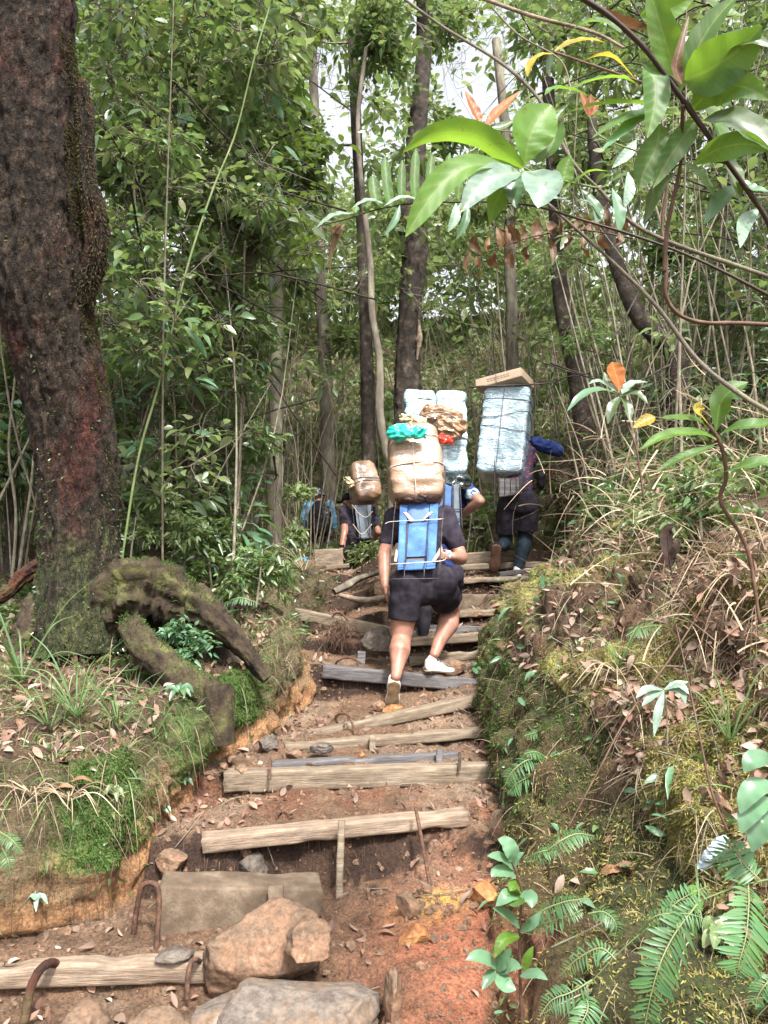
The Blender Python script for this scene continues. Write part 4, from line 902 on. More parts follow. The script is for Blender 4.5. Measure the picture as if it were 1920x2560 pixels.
g = supsack(26, (.36, .16, .17), 3.5, None, .022, 9, 6); o = obj('paper_bag', g, M['wrap_brown']); o.location = P(1105, 1042, 6.60); o.rotation_euler = (-.1, .22, 0); tag(o, 'upper crumpled brown bag tied on the wrapped columns', 'bag')
g = supsack(26, (.25, .18, .22), 3, None, .03, 9, 9); o = obj('paper_bag', g, M['wrap_brown']); o.location = P(1125, 1068, 6.55); o.rotation_euler = (-.1, .45, 0); tag(o, 'lower crumpled brown bag, its creases fanning down to the right', 'bag')
knotbag('cream_bag', P(1048, 1053, 6.45), M['bag_cream'], 'cream plastic bag knotted above the top of the tan bundle', 'bag', (.07, .05, .04), (.05, .04, .035), (-.10, 0, .03), 4)
g = G(); tube(g, [P(1048, 1040, 6.5), P(1085, 1030, 6.47), P(1120, 1034, 6.45), P(1150, 1055, 6.5), P(1168, 1075, 6.64)], .005, 6, 30); tag(obj('cord', g, M['cord_dark']), 'dark cord running from the upper brown bag down to the right column', 'cord'); g = G(); tube(g, [P(1040, 1050, 6.5), P(1080, 1044, 6.42), P(1092, 1046, 6.42), P(1094, 1080, 6.5)], .005, 6, 30); tag(obj('cord', g, M['cord_dark']), 'dark cord knotted over the middle of the two brown bags', 'cord')

# ---------- porter on the right
p3 = empty('person', P(1285, 1430, 8.1), 'porter in dark shorts over leggings, navy sleeve, at the right side of the trail', 'person')
hl, hr = A(P(1272, 1262, 8.15)), A(P(1320, 1258, 8.15)); kl, al = A(P(1268, 1352, 8.28)), A(P(1256, 1366, 7.93)); kr, ar = A(P(1312, 1350, 8.25)), A(P(1295, 1420, 8.1))
kl = A(P(1262, 1360, 8.25)); pl3 = (hl+hr)/2+A([0, 0, .05]); s1, s2_ = A(P(1262, 1105, 8.5)), A(P(1342, 1108, 8.45)); ch = (s1+s2_)/2+A([0, 0, -.16]); nk = (s1+s2_)/2+A([0, .08, .05]); h3 = nk+A([0, .10, .13])
e2_, w2_ = A(P(1396, 1128, 8.5)), A(P(1380, 1112, 8.8)); e1_, w1_ = A(P(1240, 1170, 8.7)), A(P(1250, 1120, 8.85))
g = G(); limb(g, [hl, kl, kl*.7+al*.3, al], [.10, .066, .066, .04]); limb(g, [hr, kr, kr*.7+ar*.3+A([0, -.035, 0]), ar], [.10, .066, .072, .042])
cap(g, pl3, .14, ch, .125); ball(g, pl3, (.165, .12, .13)); ball(g, ch, (.18, .115, .17)); cap(g, ch, .10, nk, .06); cap(g, nk, .055, h3, .06); limb(g, [s1, e1_, w1_], [.058, .044, .028]); limb(g, [s2_, e2_, w2_], [.06, .048, .03])
hand(g, w1_, A([0, .4, 1]), A([1, 0, 0]), A([0, -1, 0]), 1.0); hand(g, w2_, A([-.4, .8, .3]), A([0, 0, 1]), A([1, 0, 0]), 1.0); head(g, h3, A([0, 1, -.2]), A([0, .2, 1])); cap(g, ar, .036, ar+A([0, .05, -.05]), .034); blob('body', g, M['skin'], p3, .012, 7)
g = G(); ball(g, h3+A([0, -.02, .03]), (.085, .10, .09)); blob('hair', g, M['hair'], p3, .01, 3, .01, 40)
g = G(); cap(g, pl3+A([0, 0, .1]), .15, ch, .14); ball(g, ch, (.195, .135, .19)); cap(g, s1, .075, s1*.5+e1_*.5, .065); blob('shirt', g, M['red_check'], p3, .014, 5, .012, 9, 2)
g = G(); limb(g, [s2_, s2_*.5+e2_*.5, e2_, w2_], [.078, .075, .064, .05]); blob('sleeve', g, M['navy'], p3, .012, 5, .014, 12, 3)
g = G(); ball(g, pl3, (.20, .155, .15)); cap(g, hl, .125, hl*.25+kl*.75, .115); cap(g, hr, .125, hr*.22+kr*.78, .118); cap(g, hl, .12, hr, .12); ball(g, (hl+hr)/2+A([0, -.03, -.02]), (.19, .13, .12))
def hem3(co):
    for a, b, t in ((hl3, kl3, .72), (hr3, kr3, .74)):
        ax = unit(b-a); h = a*(1-t)+b*t; w_ = co-h; s_ = w_@ax; rad = np.linalg.norm(w_-s_[:, None]*ax, axis=1); m = (s_ > 0) & (rad < .17); co[m] -= ax*(s_[m])[:, None]*.94
    return co
hl3, kl3, hr3, kr3 = hl, kl, hr, kr
blob('shorts', g, M['shorts'], p3, .013, 9, .007, 5, 6, post=hem3)
g = G(); limb(g, [hl*.5+kl*.5, kl, kl*.7+al*.3, al], [.092, .073, .075, .05]); limb(g, [hr*.5+kr*.5, kr, kr*.7+ar*.3+A([0, -.035, 0]), ar], [.094, .075, .082, .052]); blob('leggings', g, M['leggings'], p3, .012, 5, .004, 14)
shoe('shoe', p3, P(1242, 1362, 7.86), P(1236, 1428, 7.98), A([.02, .9, .3]), M['black_cloth'], M['sole_brown'], 1.12)
shoe('shoe', p3, A(ar)+A([-.03, -.07, -.09]), A(ar)+A([.05, .16, -.10]), A([0, .05, 1]), M['white_shoe'], M['white_shoe'], 1.05)
g = G(); ball(g, A(P(1352, 1195, 8.2)), (.05, .07, .13)); blob('waist_bag', g, M['black_cloth'], p3, .01, 4, .01)
f3 = empty('pack_frame', P(1280, 1240, 7.95), 'grey-brown slatted wooden carrying frame under the right wrapped load', 'carrying frame')
for i_, x_ in enumerate((1249, 1263, 1277, 1291)):
    board('slat', f3, M['wood_grey'], [P(x_, 1196, 7.98), P(x_+12, 1195, 7.98), P(x_+12, 1238-i_*3, 7.92), P(x_, 1241-i_*3, 7.92)], .015)
g = G()
for a, b in (((1237, 1150), (1236, 1290)), ((1310, 1185), (1309, 1232)), ((1247, 1243), (1309, 1232)), ((1247, 1192), (1247, 1243)), ((1300, 1190), (1300, 1232))): tube(g, [P(*a, 7.88), P(*b, 7.88)], .007, 6, 6)
obj('rod_cage', g, M['dark_metal'], f3)
L3 = column('wrapped_load', 1263, 1087, 8.35, (.51, .42, 1.02), (-.20, .085, -.30), 'tall bluish-white film-wrapped load carried by the porter in leggings', seed=3, ribs=7, wr=.014)
g = G(); s3 = (.51, .42, 1.02)
for z_, w_ in ((.30, .04), (-.02, .03), (.62, .01)): g = G(); rope_loop(g, s3, 7, 'z', z_, .0045, None, 1.045, wob=w_); obj('cord', g, M['cord_dark'], L3)
g = G(); rope_loop(g, s3, 7, 'x', -.1, .005, None, 1.035, wob=.0); obj('cord', g, M['cord_dark'], L3)
cb = empty('carton', P(1262, 960, 8.35), 'flat brown cardboard carton tied on top of the right wrapped load', 'carton'); cb.rotation_euler = (-.12, -.13, -.50)
g = G(); sv, sf = superbox(8, (.265, .20, .052), .006); g.add(sv, sf); c_ = bpy.data.objects.new('box', g.mesh('box', False)); COL.objects.link(c_); c_.parent = cb; c_.data.materials.append(M['carton'])
g = G()
for i_ in range(2):
    for j_ in range(7): boxg(g, (-.12+j_*.038+.004*i_, -.2015, .012-.022*i_), (.028, .002, .008))
c2_ = bpy.data.objects.new('printing', g.mesh('printing', False)); COL.objects.link(c2_); c2_.parent = c_; c2_.data.materials.append(M['carton_print'])
g = G(); tube(g, [(-.02, -.206, -.06), (-.02, -.206, .054), (-.02, 0, .057), (-.02, .206, .054)], .003, 5, 14); c3_ = bpy.data.objects.new('cord', g.mesh('cord')); COL.objects.link(c3_); c3_.parent = cb; c3_.data.materials.append(M['cord_dark'])

# ---------- porter at the far left
p4 = empty('person', P(880, 1420, 9.6), 'far left porter in a black cap and grey shirt, left arm hanging, half behind plants', 'person')
dd = 9.7; hl, hr = A(P(872, 1372, dd)), A(P(915, 1372, dd)); kl, al = A(P(866, 1425, dd+.05)), A(P(862, 1462, dd-.1)); kr, ar = A(P(905, 1425, dd+.3)), A(P(900, 1445, dd+.1))
pl4 = (hl+hr)/2+A([0, 0, .05]); s1, s2_ = A(P(862, 1278, dd+.25)), A(P(930, 1280, dd+.25)); ch = (s1+s2_)/2+A([0, 0, -.14]); nk = A(P(880, 1266, dd+.32)); h4 = A(P(872, 1254, dd+.4))
e1_, w1_ = A(P(862, 1330, dd)), A(P(854, 1372, dd-.1)); e2_, w2_ = A(P(945, 1330, dd+.2)), A(P(940, 1350, dd+.4))
g = G(); limb(g, [hl, kl, al], [.09, .06, .04]); limb(g, [hr, kr, ar], [.09, .06, .04]); cap(g, pl4, .13, ch, .12); ball(g, pl4, (.16, .11, .13)); ball(g, ch, (.18, .11, .17)); cap(g, ch, .10, nk, .06); cap(g, nk, .055, h4, .06)
limb(g, [s1, e1_, e1_*.6+w1_*.4, w1_], [.058, .046, .045, .028]); limb(g, [s2_, e2_, w2_], [.058, .044, .028]); hand(g, w1_, A([.1, .1, -1]), A([.2, 1, 0]), A([-1, 0, 0]), .5); hand(g, w2_, A([-.4, .8, .3]), A([0, 0, 1]), A([1, 0, 0]), 1.0); head(g, h4, A([-.7, .7, -.1]), A([0, 0, 1])); blob('body', g, M['skin'], p4, .012, 7)
g = G(); ball(g, h4+A([0, 0, .05]), (.098, .105, .07)); cap(g, h4+A([-.06, .06, .03]), .035, h4+A([-.14, .11, .0]), .02); ball(g, h4+A([-.11, .09, .01]), (.07, .06, .014)); blob('cap', g, M['black_cloth'], p4, .01, 3)
g = G(); cap(g, pl4+A([0, 0, .08]), .15, ch, .14); ball(g, ch, (.20, .135, .19)); cap(g, s1, .08, s1*.4+e1_*.6, .068); cap(g, s2_, .08, s2_*.4+e2_*.6, .068); blob('shirt', g, M['charcoal'], p4, .014, 5, .012)
g = G(); ball(g, pl4, (.185, .14, .14)); limb(g, [hl, kl, al], [.11, .08, .065]); limb(g, [hr, kr, ar], [.11, .08, .065]); blob('trousers', g, M['black_cloth'], p4, .014, 5, .01)
g = G(); tube(g, [w1_+A([0, 0, .03]), w1_+A([0, 0, .05])], .037, 10, 3); obj('watch', g, M['black_cloth'], p4)
shoe('shoe', p4, A(al)+A([0, -.08, -.085]), A(al)+A([0, .18, -.085]), A([0, 0, 1]), M['black_cloth'], M['sole_brown']); shoe('shoe', p4, A(ar)+A([0, -.08, -.085]), A(ar)+A([0, .18, -.085]), A([0, 0, 1]), M['black_cloth'], M['sole_brown'])
f4 = empty('pack_frame', P(908, 1345, 9.5), 'grey back board with dark rods and white cord, worn by the far left porter', 'carrying frame')
board('board', f4, M['grey_board'], [P(886, 1262, 9.62), P(928, 1262, 9.62), P(928, 1345, 9.45), P(898, 1348, 9.45)], .02)
g = G()
for a, b in (((893, 1262), (903, 1350)), ((916, 1262), (926, 1345)), ((880, 1262), (890, 1350)), ((930, 1262), (935, 1345)), ((878, 1262), (872, 1215)), ((880, 1345), (938, 1345))): tube(g, [P(*a, 9.46), P(*b, 9.42)], .006, 6, 6)
obj('rod_cage', g, M['dark_metal'], f4)
g = G(); tube(g, [P(880, 1262, 9.4), P(898, 1284, 9.38), P(915, 1293, 9.38), P(932, 1278, 9.4)], .005, 5, 20); obj('white_cord', g, M['cord'], f4); g = G(); tube(g, [P(882, 1310, 9.4), P(905, 1335, 9.38), P(930, 1310, 9.4)], .005, 5, 20); obj('white_cord', g, M['cord'], f4)
s4 = (.36, .34, .56); k4 = obj('tan_bundle', supsack(36, s4, 4.5, Tp, .008, 6, 8), M['wrap_tan']); k4.location = P(910, 1206, 9.75); k4.rotation_euler = (-.32, -.10, .35); tag(k4, 'smaller tan wrapped bundle on the back of the far left porter', 'bundle')
g = G(); rope_loop(g, s4, 4.5, 'z', -.05, .005, Tp, 1.03, wob=.01); obj('cord', g, M['cord_dark'], k4); g = G(); rope_loop(g, s4, 4.5, 'z', -.2, .005, Tp, 1.03, wob=.01); obj('cord', g, M['cord_dark'], k4)
knotbag('cream_bag', P(876, 1210, 9.5), M['bag_cream'], 'cream plastic knot hanging at the left side of the smaller tan bundle', 'bag', (.05, .05, .05), (.03, .03, .03), (-.02, 0, .06), 5)
# ---------- hiker further up
p5 = empty('person', P(800, 1390, 11.6), 'hiker in a light blue shirt with a dark backpack, walking ahead at far left', 'person')
dd = 11.7; hl, hr = A(P(785, 1335, dd)), A(P(815, 1335, dd)); kl, al = A(P(784, 1395, dd+.15)), A(P(782, 1440, dd)); kr, ar = A(P(818, 1395, dd)), A(P(820, 1440, dd-.2))
pl5 = (hl+hr)/2+A([0, 0, .04]); s1, s2_ = A(P(772, 1262, dd+.05)), A(P(824, 1262, dd+.05)); ch = (s1+s2_)/2+A([0, 0, -.13]); nk = A(P(797, 1252, dd+.1)); h5 = A(P(795, 1240, dd+.16)); e1_, w1_ = A(P(762, 1300, dd+.1)), A(P(770, 1325, dd+.25)); e2_, w2_ = A(P(834, 1300, dd+.05)), A(P(836, 1330, dd+.1))
g = G(); limb(g, [hl, kl, al], [.09, .06, .04]); limb(g, [hr, kr, ar], [.09, .06, .04]); cap(g, pl5, .13, ch, .12); ball(g, ch, (.17, .11, .17)); cap(g, ch, .1, nk, .06); cap(g, nk, .05, h5, .055); limb(g, [s1, e1_, w1_], [.055, .042, .027]); limb(g, [s2_, e2_, w2_], [.055, .042, .027]); hand(g, w1_, A([0, .3, -1]), A([1, 0, 0]), A([-1, 0, 0]), .6); hand(g, w2_, A([0, .2, -1]), A([-1, 0, 0]), A([1, 0, 0]), .6); head(g, h5, A([0, 1, -.1]), A([0, .1, 1])); blob('body', g, M['skin'], p5, .014, 6)
g = G(); ball(g, h5+A([0, 0, .045]), (.10, .11, .075)); ball(g, h5+A([0, 0, .01]), (.15, .16, .012)); blob('hat', g, M['camo'], p5, .012, 2)
g = G(); cap(g, pl5+A([0, 0, .08]), .145, ch, .135); ball(g, ch, (.19, .13, .18)); limb(g, [s1, e1_, w1_*.7+e1_*.3], [.075, .06, .05]); limb(g, [s2_, e2_, w2_*.7+e2_*.3], [.075, .06, .05]); blob('shirt', g, M['light_blue'], p5, .014, 5, .012)
g = G(); ball(g, pl5, (.17, .13, .13)); limb(g, [hl, kl, al], [.10, .075, .06]); limb(g, [hr, kr, ar], [.10, .075, .06]); blob('trousers', g, M['camo'], p5, .014, 5, .01)
shoe('shoe', p5, A(al)+A([0, -.08, -.085]), A(al)+A([0, .18, -.085]), A([0, 0, 1]), M['black_cloth'], M['sole_brown']); shoe('shoe', p5, A(ar)+A([0, -.08, -.085]), A(ar)+A([0, .18, -.085]), A([0, 0, 1]), M['black_cloth'], M['sole_brown'])
bp = empty('backpack', P(800, 1330, 11.4), 'dark grey and black backpack worn by the hiker ahead', 'backpack')
g = G(); ball(g, A(P(800, 1292, 11.42)), (.17, .12, .25)); ball(g, A(P(800, 1320, 11.40)), (.18, .12, .14)); blob('bag', g, M['black_cloth'], bp, .014, 4, .012)
g = G(); ball(g, A(P(812, 1290, 11.32)), (.07, .04, .20)); blob('pocket', g, M['camo'], bp, .012, 3, .01)
g = G(); cap(g, A(P(788, 1262, 11.5)), .02, A(P(785, 1285, 11.36)), .015); blob('strap', g, M['charcoal'], bp, .01, 2)
# blue cup left of the path
g = G(); c0 = P(757, 1412, 9.3); tube(g, [c0, c0+V(.0, 0, .09)], [.045, .062], 18, 8, 0, 3, False); tube(g, [c0+V(.0, 0, .086), c0+V(0, 0, .092)], [.066, .066], 18, 3, 0, 3, False); tube(g, [c0, c0+V(0, 0, .003)], [.044, .045], 18, 2)
pt = obj('pot', g, M['light_blue']); pt.rotation_euler = (0, 0, 0); tag(pt, 'small light blue pot lying in the plants left of the path', 'pot')
# ------------------------------------------------------------------ big trunks
def at0(o): return o
def tree(loc, label, cat='tree', name='tree', group=None): return empty(name, loc, label, cat, group)
# the massive leaning trunk at the left
TL = tree(P(190, 1560, 4.9), 'massive dark reddish leaning tree trunk filling the left edge', 'tree')
pts = [(205, 1640, 4.85, .31), (203, 1500, 4.88, .275), (202, 1380, 4.9, .25), (200, 1250, 4.9, .245), (188, 1100, 4.86, .250), (160, 960, 4.8, .26), (130, 830, 4.72, .27), (105, 700, 4.64, .285), (92, 550, 4.58, .285), (82, 400, 4.52, .285), (74, 250, 4.46, .285), (62, 100, 4.4, .29), (50, -60, 4.34, .29), (20, -300, 4.2, .30), (0, -620, 4.1, .30)]
def bark_tube(g, pp, rr, seg, n, a1, a2, seed, ridge=0.):
    p, r = smooth_path(pp, rr, n); t = unit(np.gradient(p, axis=0)); x = unit(np.cross(t, [0, 1., 0])); y = np.cross(t, x)
    a = np.arange(seg)/seg*2*math.pi; v = np.zeros((n, seg, 3)); s_ = np.concatenate([[0], np.cumsum(np.linalg.norm(np.diff(p, axis=0), axis=1))])
    for i in range(n):
        for j in range(seg):
            c, s2 = math.cos(a[j]), math.sin(a[j]); q = Vector((c*1.2+seed, s2*1.2, s_[i]*1.1))
            k_ = 1+a1*mn.fractal(q, .9, 2, 3)+a2*(mn.fractal(Vector((c*7+seed, s2*7, s_[i]*9)), .75, 2, 5)) - ridge*abs(mn.noise(Vector((c*5, s2*5, s_[i]*.9+seed))))
            v[i, j] = p[i]+(x[i]*c+y[i]*s2)*r[i]*k_
    i = np.arange(n-1)[:, None]*seg; j = np.arange(seg)[None]; j2 = (j+1) % seg
    g.add(v.reshape(-1, 3), np.stack([i+j, i+j2, i+seg+j2, i+seg+j], -1).reshape(-1, 4)); return v
M['trunk_moss'] = leafmat('trunk_moss', [(.05, .05, .018), (.09, .085, .03), (.035, .03, .015), (.13, .12, .05)], .85, .15, (.15, .15, .04), spec=.15)
k = N('bark_near'); co = k.objco(); big = k.noise(k.objco((1, 1, .5)), 1.8, 7, .7); fine = k.noise(k.objco((1, 1, .45)), 20, 9, .75)
c1 = k.ramp(fine, [(.32, (.006, .005, .004)), (.46, (.020, .014, .010)), (.56, (.045, .031, .022)), (.7, (.12, .09, .065))])
c2 = k.ramp(fine, [(.32, (.010, .004, .004)), (.5, (.045, .015, .011)), (.62, (.09, .035, .024)), (.75, (.14, .08, .055))])
c3 = k.ramp(fine, [(.32, (.010, .011, .006)), (.5, (.04, .045, .02)), (.68, (.12, .12, .05))])
c = k.mix(k.ramp(big, [(.53, (0, 0, 0)), (.62, (1, 1, 1))]), c1, c2)
gm = k.noise(k.objco((1.3, 1.3, 1)), 2.3, 6, .7)
sep = k.n('SeparateXYZ'); tc = k.n('TexCoord'); k.l(tc.outputs['Object'], sep.inputs[0])
low = k.math('MULTIPLY', k.math('SUBTRACT', 2.25, sep.outputs[2]), .55)
k.l(low, k.math('MAXIMUM', low, 0).node.inputs[0])
c = k.mix(k.ramp(k.math('ADD', gm, k.math('MULTIPLY', k.math('MAXIMUM', k.math('MINIMUM', low, .5), -.1), .5)), [(.58, (0, 0, 0)), (.72, (1, 1, 1))]), c, c3)
lich = k.ramp(k.noise(co, 4.5, 6, .8), [(.70, (0, 0, 0)), (.73, (1, 1, 1))]); c = k.mix(k.math('MULTIPLY', lich, .8), c, (.5, .52, .46))
vo = k.n('TexVoronoi', feature='DISTANCE_TO_EDGE'); vo.inputs['Scale'].default_value = 26; wn = k.n('VectorMath', operation='MULTIPLY_ADD'); k.l(k.noise(co, 7, 4, .6, 'Color'), wn.inputs[0]); wn.inputs[1].default_value = (.12, .12, .2); k.l(k.objco((1, 1, .4)), wn.inputs[2]); k.l(wn.outputs[0], vo.inputs['Vector'])
c = k.mix(.4, c, k.ramp(vo.outputs['Distance'], [(0, (.12, .12, .12)), (.12, (.5, .5, .5)), (.5, (.62, .6, .58))]), 'OVERLAY')
c = k.mix(.9, c, k.ramp(k.noise(k.objco((1, 1, .6)), 70, 8, .8), [(.38, (.1, .1, .1)), (.5, (.5, .5, .5)), (.64, (.95, .92, .88))]), 'OVERLAY')
fine = k.math('ADD', fine, k.math('MULTIPLY', k.math('MINIMUM', vo.outputs['Distance'], .15), 1.0))
k.base(c); k.rough(.9, .25); k.bump(k.math('ADD', fine, k.math('MULTIPLY', k.noise(k.objco((1, 1, .35)), 26, 8, .7), .7)), 1, .035); M['bark_near'] = k.m
g = G(); bark_tube(g, [P(*q[:3]) for q in pts], [q[3] for q in pts], 130, 420, .10, .075, 2, .12); obj('trunk', g, M['bark_near'], TL)
g = G(); burl = [(200, 200, 4.40, .03), (212, 300, 4.42, .045), (214, 400, 4.44, .04), (222, 480, 4.46, .05), (238, 550, 4.5, .065), (242, 620, 4.52, .06), (226, 690, 4.55, .06), (215, 760, 4.6, .04)]
bark_tube(g, [P(*q[:3]) for q in burl], [q[3] for q in burl], 70, 200, .45, .35, 9, .3); obj('burl', g, M['bark_near'], TL)
g = G(); n = 5000; t = R.rand(n); pp, rr_ = smooth_path([P(*q[:3]) for q in burl], [q[3] for q in burl], 100); ii = (t*99).astype(int); nd = rdir(n); leaves(g, pp[ii]+nd*rr_[ii][:, None]*.98, nd+A([0, 0, -.7]), rdir(n), R.uniform(.007, .024, n), R.uniform(.003, .006, n), T_S, 0, .3); obj('burl_moss', g, M['trunk_moss'], TL)
g = G(); n = 2600; pp, rr_ = smooth_path([P(*q[:3]) for q in pts[:9]], [q[3] for q in pts[:9]], 200); ii = (R.rand(n)**2.2*199).astype(int); nd = unit(rdir(n)*A([1, 1, .2])); leaves(g, pp[ii]+nd*rr_[ii][:, None]*.97, nd+rdir(n)*.6, rdir(n), R.uniform(.010, .032, n), R.uniform(.006, .015, n), T_S, 0, .3); mo = obj('bark_growth', g, M['leaf_dark'], TL); tag(mo, kind='stuff')
g = G()
for _ in range(2200):
    i_ = int(R.rand()*199); a = R.uniform(-.1, .55) ; nd = unit(A([math.cos(a), -math.sin(a)*.9, 0])); p_, r_ = smooth_path([P(*q[:3]) for q in pts[5:]], [q[3] for q in pts[5:]], 2) if False else (None, None)
pp, rr_ = smooth_path([P(*q[:3]) for q in pts[3:12]], [q[3] for q in pts[3:12]], 200); n = 14000; ii = (R.rand(n)*199).astype(int); keep = np.array([mn.noise(Vector((0, 3, i*.05)))+.22 > R.rand()*.5 for i in ii]); ii = ii[keep]; n = len(ii)
aa = R.uniform(-.3, .5, n); nd = np.stack([np.cos(aa), -np.sin(aa), aa*0], 1); leaves(g, pp[ii]+nd*rr_[ii][:, None], nd+rdir(n)*.7+A([0, 0, -.5]), rdir(n), R.uniform(.007, .024, n), R.uniform(.003, .006, n), T_S, 0, .3); mo = obj('trunk_moss', g, M['trunk_moss'], TL); tag(mo, kind='stuff')
def root(par, q, label=None, m='bark_moss', name='root', seed=1):
    g = G(); bark_tube(g, [P(*a[:3]) for a in q], [a[3] for a in q], 36, 120, .4, .4, seed); o = obj(name, g, M[m], par); return o
root(TL, [(260, 1560, 4.85, .14), (300, 1490, 4.82, .17), (350, 1465, 4.82, .18), (410, 1475, 4.84, .16), (470, 1505, 4.84, .125), (530, 1545, 4.8, .09), (575, 1590, 4.76, .065), (620, 1640, 4.74, .05), (665, 1700, 4.72, .035)], seed=3)
root(TL, [(260, 1560, 5.1, .2), (360, 1560, 5.12, .22), (450, 1590, 5.1, .2), (530, 1640, 5.05, .15), (590, 1680, 5.0, .08)], m='bark_dark', seed=8)
g = G(); n = 5200; pp, rr_ = smooth_path([P(*a) for a in ((260, 1560, 4.85), (300, 1490, 4.82), (350, 1465, 4.82), (410, 1475, 4.84), (470, 1505, 4.84), (530, 1545, 4.8))], [.14, .17, .18, .16, .125, .09], 100); ii = R.randint(0, 99, n); nd = unit(rdir(n, 0, 1)*A([1, 1, 1.2])); leaves(g, pp[ii]+nd*rr_[ii][:, None]*1.0, nd+rdir(n)*.5, rdir(n), R.uniform(.008, .026, n), .006, T_S); tag(obj('root_moss', g, M['moss_green'], TL), kind='stuff')
root(TL, [(110, 1500, 4.9, .10), (70, 1580, 4.75, .08), (30, 1650, 4.65, .06), (-30, 1720, 4.5, .05)], seed=4)
root(TL, [(130, 1400, 5.0, .06), (60, 1440, 5.0, .05), (20, 1480, 5.0, .045), (-60, 1520, 5.0, .04)], m='bark_red', seed=5)
lg = empty('log', P(430, 1660, 4.55), 'mossy fallen log under the arching root, its sawn end facing the trail', 'log')
g = G(); q = [(325, 1560, 4.62, .07), (350, 1600, 4.55, .085), (400, 1650, 4.5, .09), (460, 1700, 4.45, .09), (520, 1735, 4.4, .095), (535, 1765, 4.36, .098)]; vv = bark_tube(g, [P(*a[:3]) for a in q], [a[3] for a in q], 36, 90, .12, .16, 6)
e_ = vv[-1]; g.add(np.concatenate([e_, e_.mean(0)[None]]), np.array([[j, (j+1) % 36, 36] for j in range(36)])); obj('trunk', g, M['bark_moss'], lg)
g = G(); pp, rr_ = smooth_path([P(*a[:3]) for a in q], [a[3] for a in q], 60); n = 2600; ii = R.randint(0, 56, n); nd = unit(rdir(n, .1, 1)); leaves(g, pp[ii]+nd*rr_[ii][:, None], nd+rdir(n)*.5, rdir(n), R.uniform(.008, .024, n), .005, T_S); obj('moss', g, M['moss_green'], lg)
g = G(); bark_tube(g, [P(545, 1715, 4.33), P(548, 1760, 4.31), P(545, 1860, 4.3)], [.07, .075, .08], 32, 40, .2, .12, 8)
e_ = g.v[0].reshape(-1, 32, 3)[0]; g.add(np.concatenate([e_, e_.mean(0)[None]+A([[0, 0, .01]])]), np.array([[(j+1) % 32, j, 32] for j in range(32)])); tag(obj('stump', g, M['bark_moss']), 'small cut stump at the lower end of the mossy log', 'stump')
# thick roots crossing the ground left of the near porter
def sroot(q, label, m='bark_grey', seed=1, amp=.2):
    g = G(); bark_tube(g, [P(*a[:3]) for a in q], [a[3] for a in q], 16, 60, amp, .2, seed); return tag(obj('root', g, M[m]), label, 'root', 'roots across the trail')
sroot([(850, 1488, 7.0, .02), (900, 1500, 6.9, .028), (945, 1498, 6.8, .03), (985, 1480, 6.7, .025), (1010, 1462, 6.7, .02)], 'pale peeled root lying flat just left of the shorts of the near porter', 'wood_new', 11)
sroot([(930, 1480, 6.95, .03), (955, 1455, 6.9, .03), (975, 1440, 6.9, .025), (1000, 1425, 6.9, .02)], 'mossy root slanting up behind the hanging arm of the near porter', 'bark_moss', 12)
sroot([(835, 1480, 7.2, .03), (870, 1462, 7.3, .04), (900, 1445, 7.5, .03), (950, 1430, 7.8, .02)], 'brown root between the grassy mound and the leaning stone', 'bark_grey', 13)
sroot([(1215, 1452, 7.6, .02), (1400, 1440, 7.6, .03), (1440, 1410, 7.6, .04), (1480, 1390, 7.5, .06)], 'smooth grey root hugging the end of the upper right timbers', 'bark_grey', 14)
sroot([(1375, 1530, 6.5, .14), (1400, 1480, 6.7, .12), (1440, 1430, 6.9, .10), (1480, 1380, 7.1, .08), (1530, 1340, 7.3, .07)], 'dark thick buttress root rising along the edge of the right bank', 'bark_dark', 15)

# trunks further up, each with its own crown ---------------------------------------------------------
def gen_crown(g, gb, c, rad, nb, nl, L, seed, T=T_R, asp=.5, base=None, droop=.25, brk=1.):
    """twigs radiating through a blob of space, leaves strung along them"""
    rs = np.random.RandomState(seed); c = A(c)
    for _ in range(nb):
        d = unit(rs.normal(0, 1, 3)*A([1, 1, .75])); e_ = c+d*A(rad)*rs.uniform(.45, 1.05); s_ = c if base is None else A(base)*.5+c*.5+rs.normal(0, .1, 3)
        mid = s_*.5+e_*.5+rs.normal(0, 1, 3)*min(rad)*.14; ctrl = [s_, mid, e_]; p_, r_ = smooth_path(ctrl, [.010*brk, .006*brk, .002*brk], 12)
        if gb is not None: tube(gb, ctrl, [.010*brk, .006*brk, .002*brk], 3, 7, cap=False)
        ii = rs.randint(3, 12, nl); dd_ = unit(np.gradient(p_, axis=0))[ii]; out = unit(dd_*.6+rs.normal(0, 1, (nl, 3))*A([.8, .8, .35])); pos = p_[ii]+rs.normal(0, 1, (nl, 3))*L*.5
        up = unit(A([0, 0, 1.])+rs.normal(0, .55, (nl, 3))); sz = rs.uniform(.6, 1.25, nl)*L; leaves(g, pos, out, up, sz, sz*asp, T, rs.uniform(0, .3, nl), rs.uniform(0, droop*2, nl))
TR = []
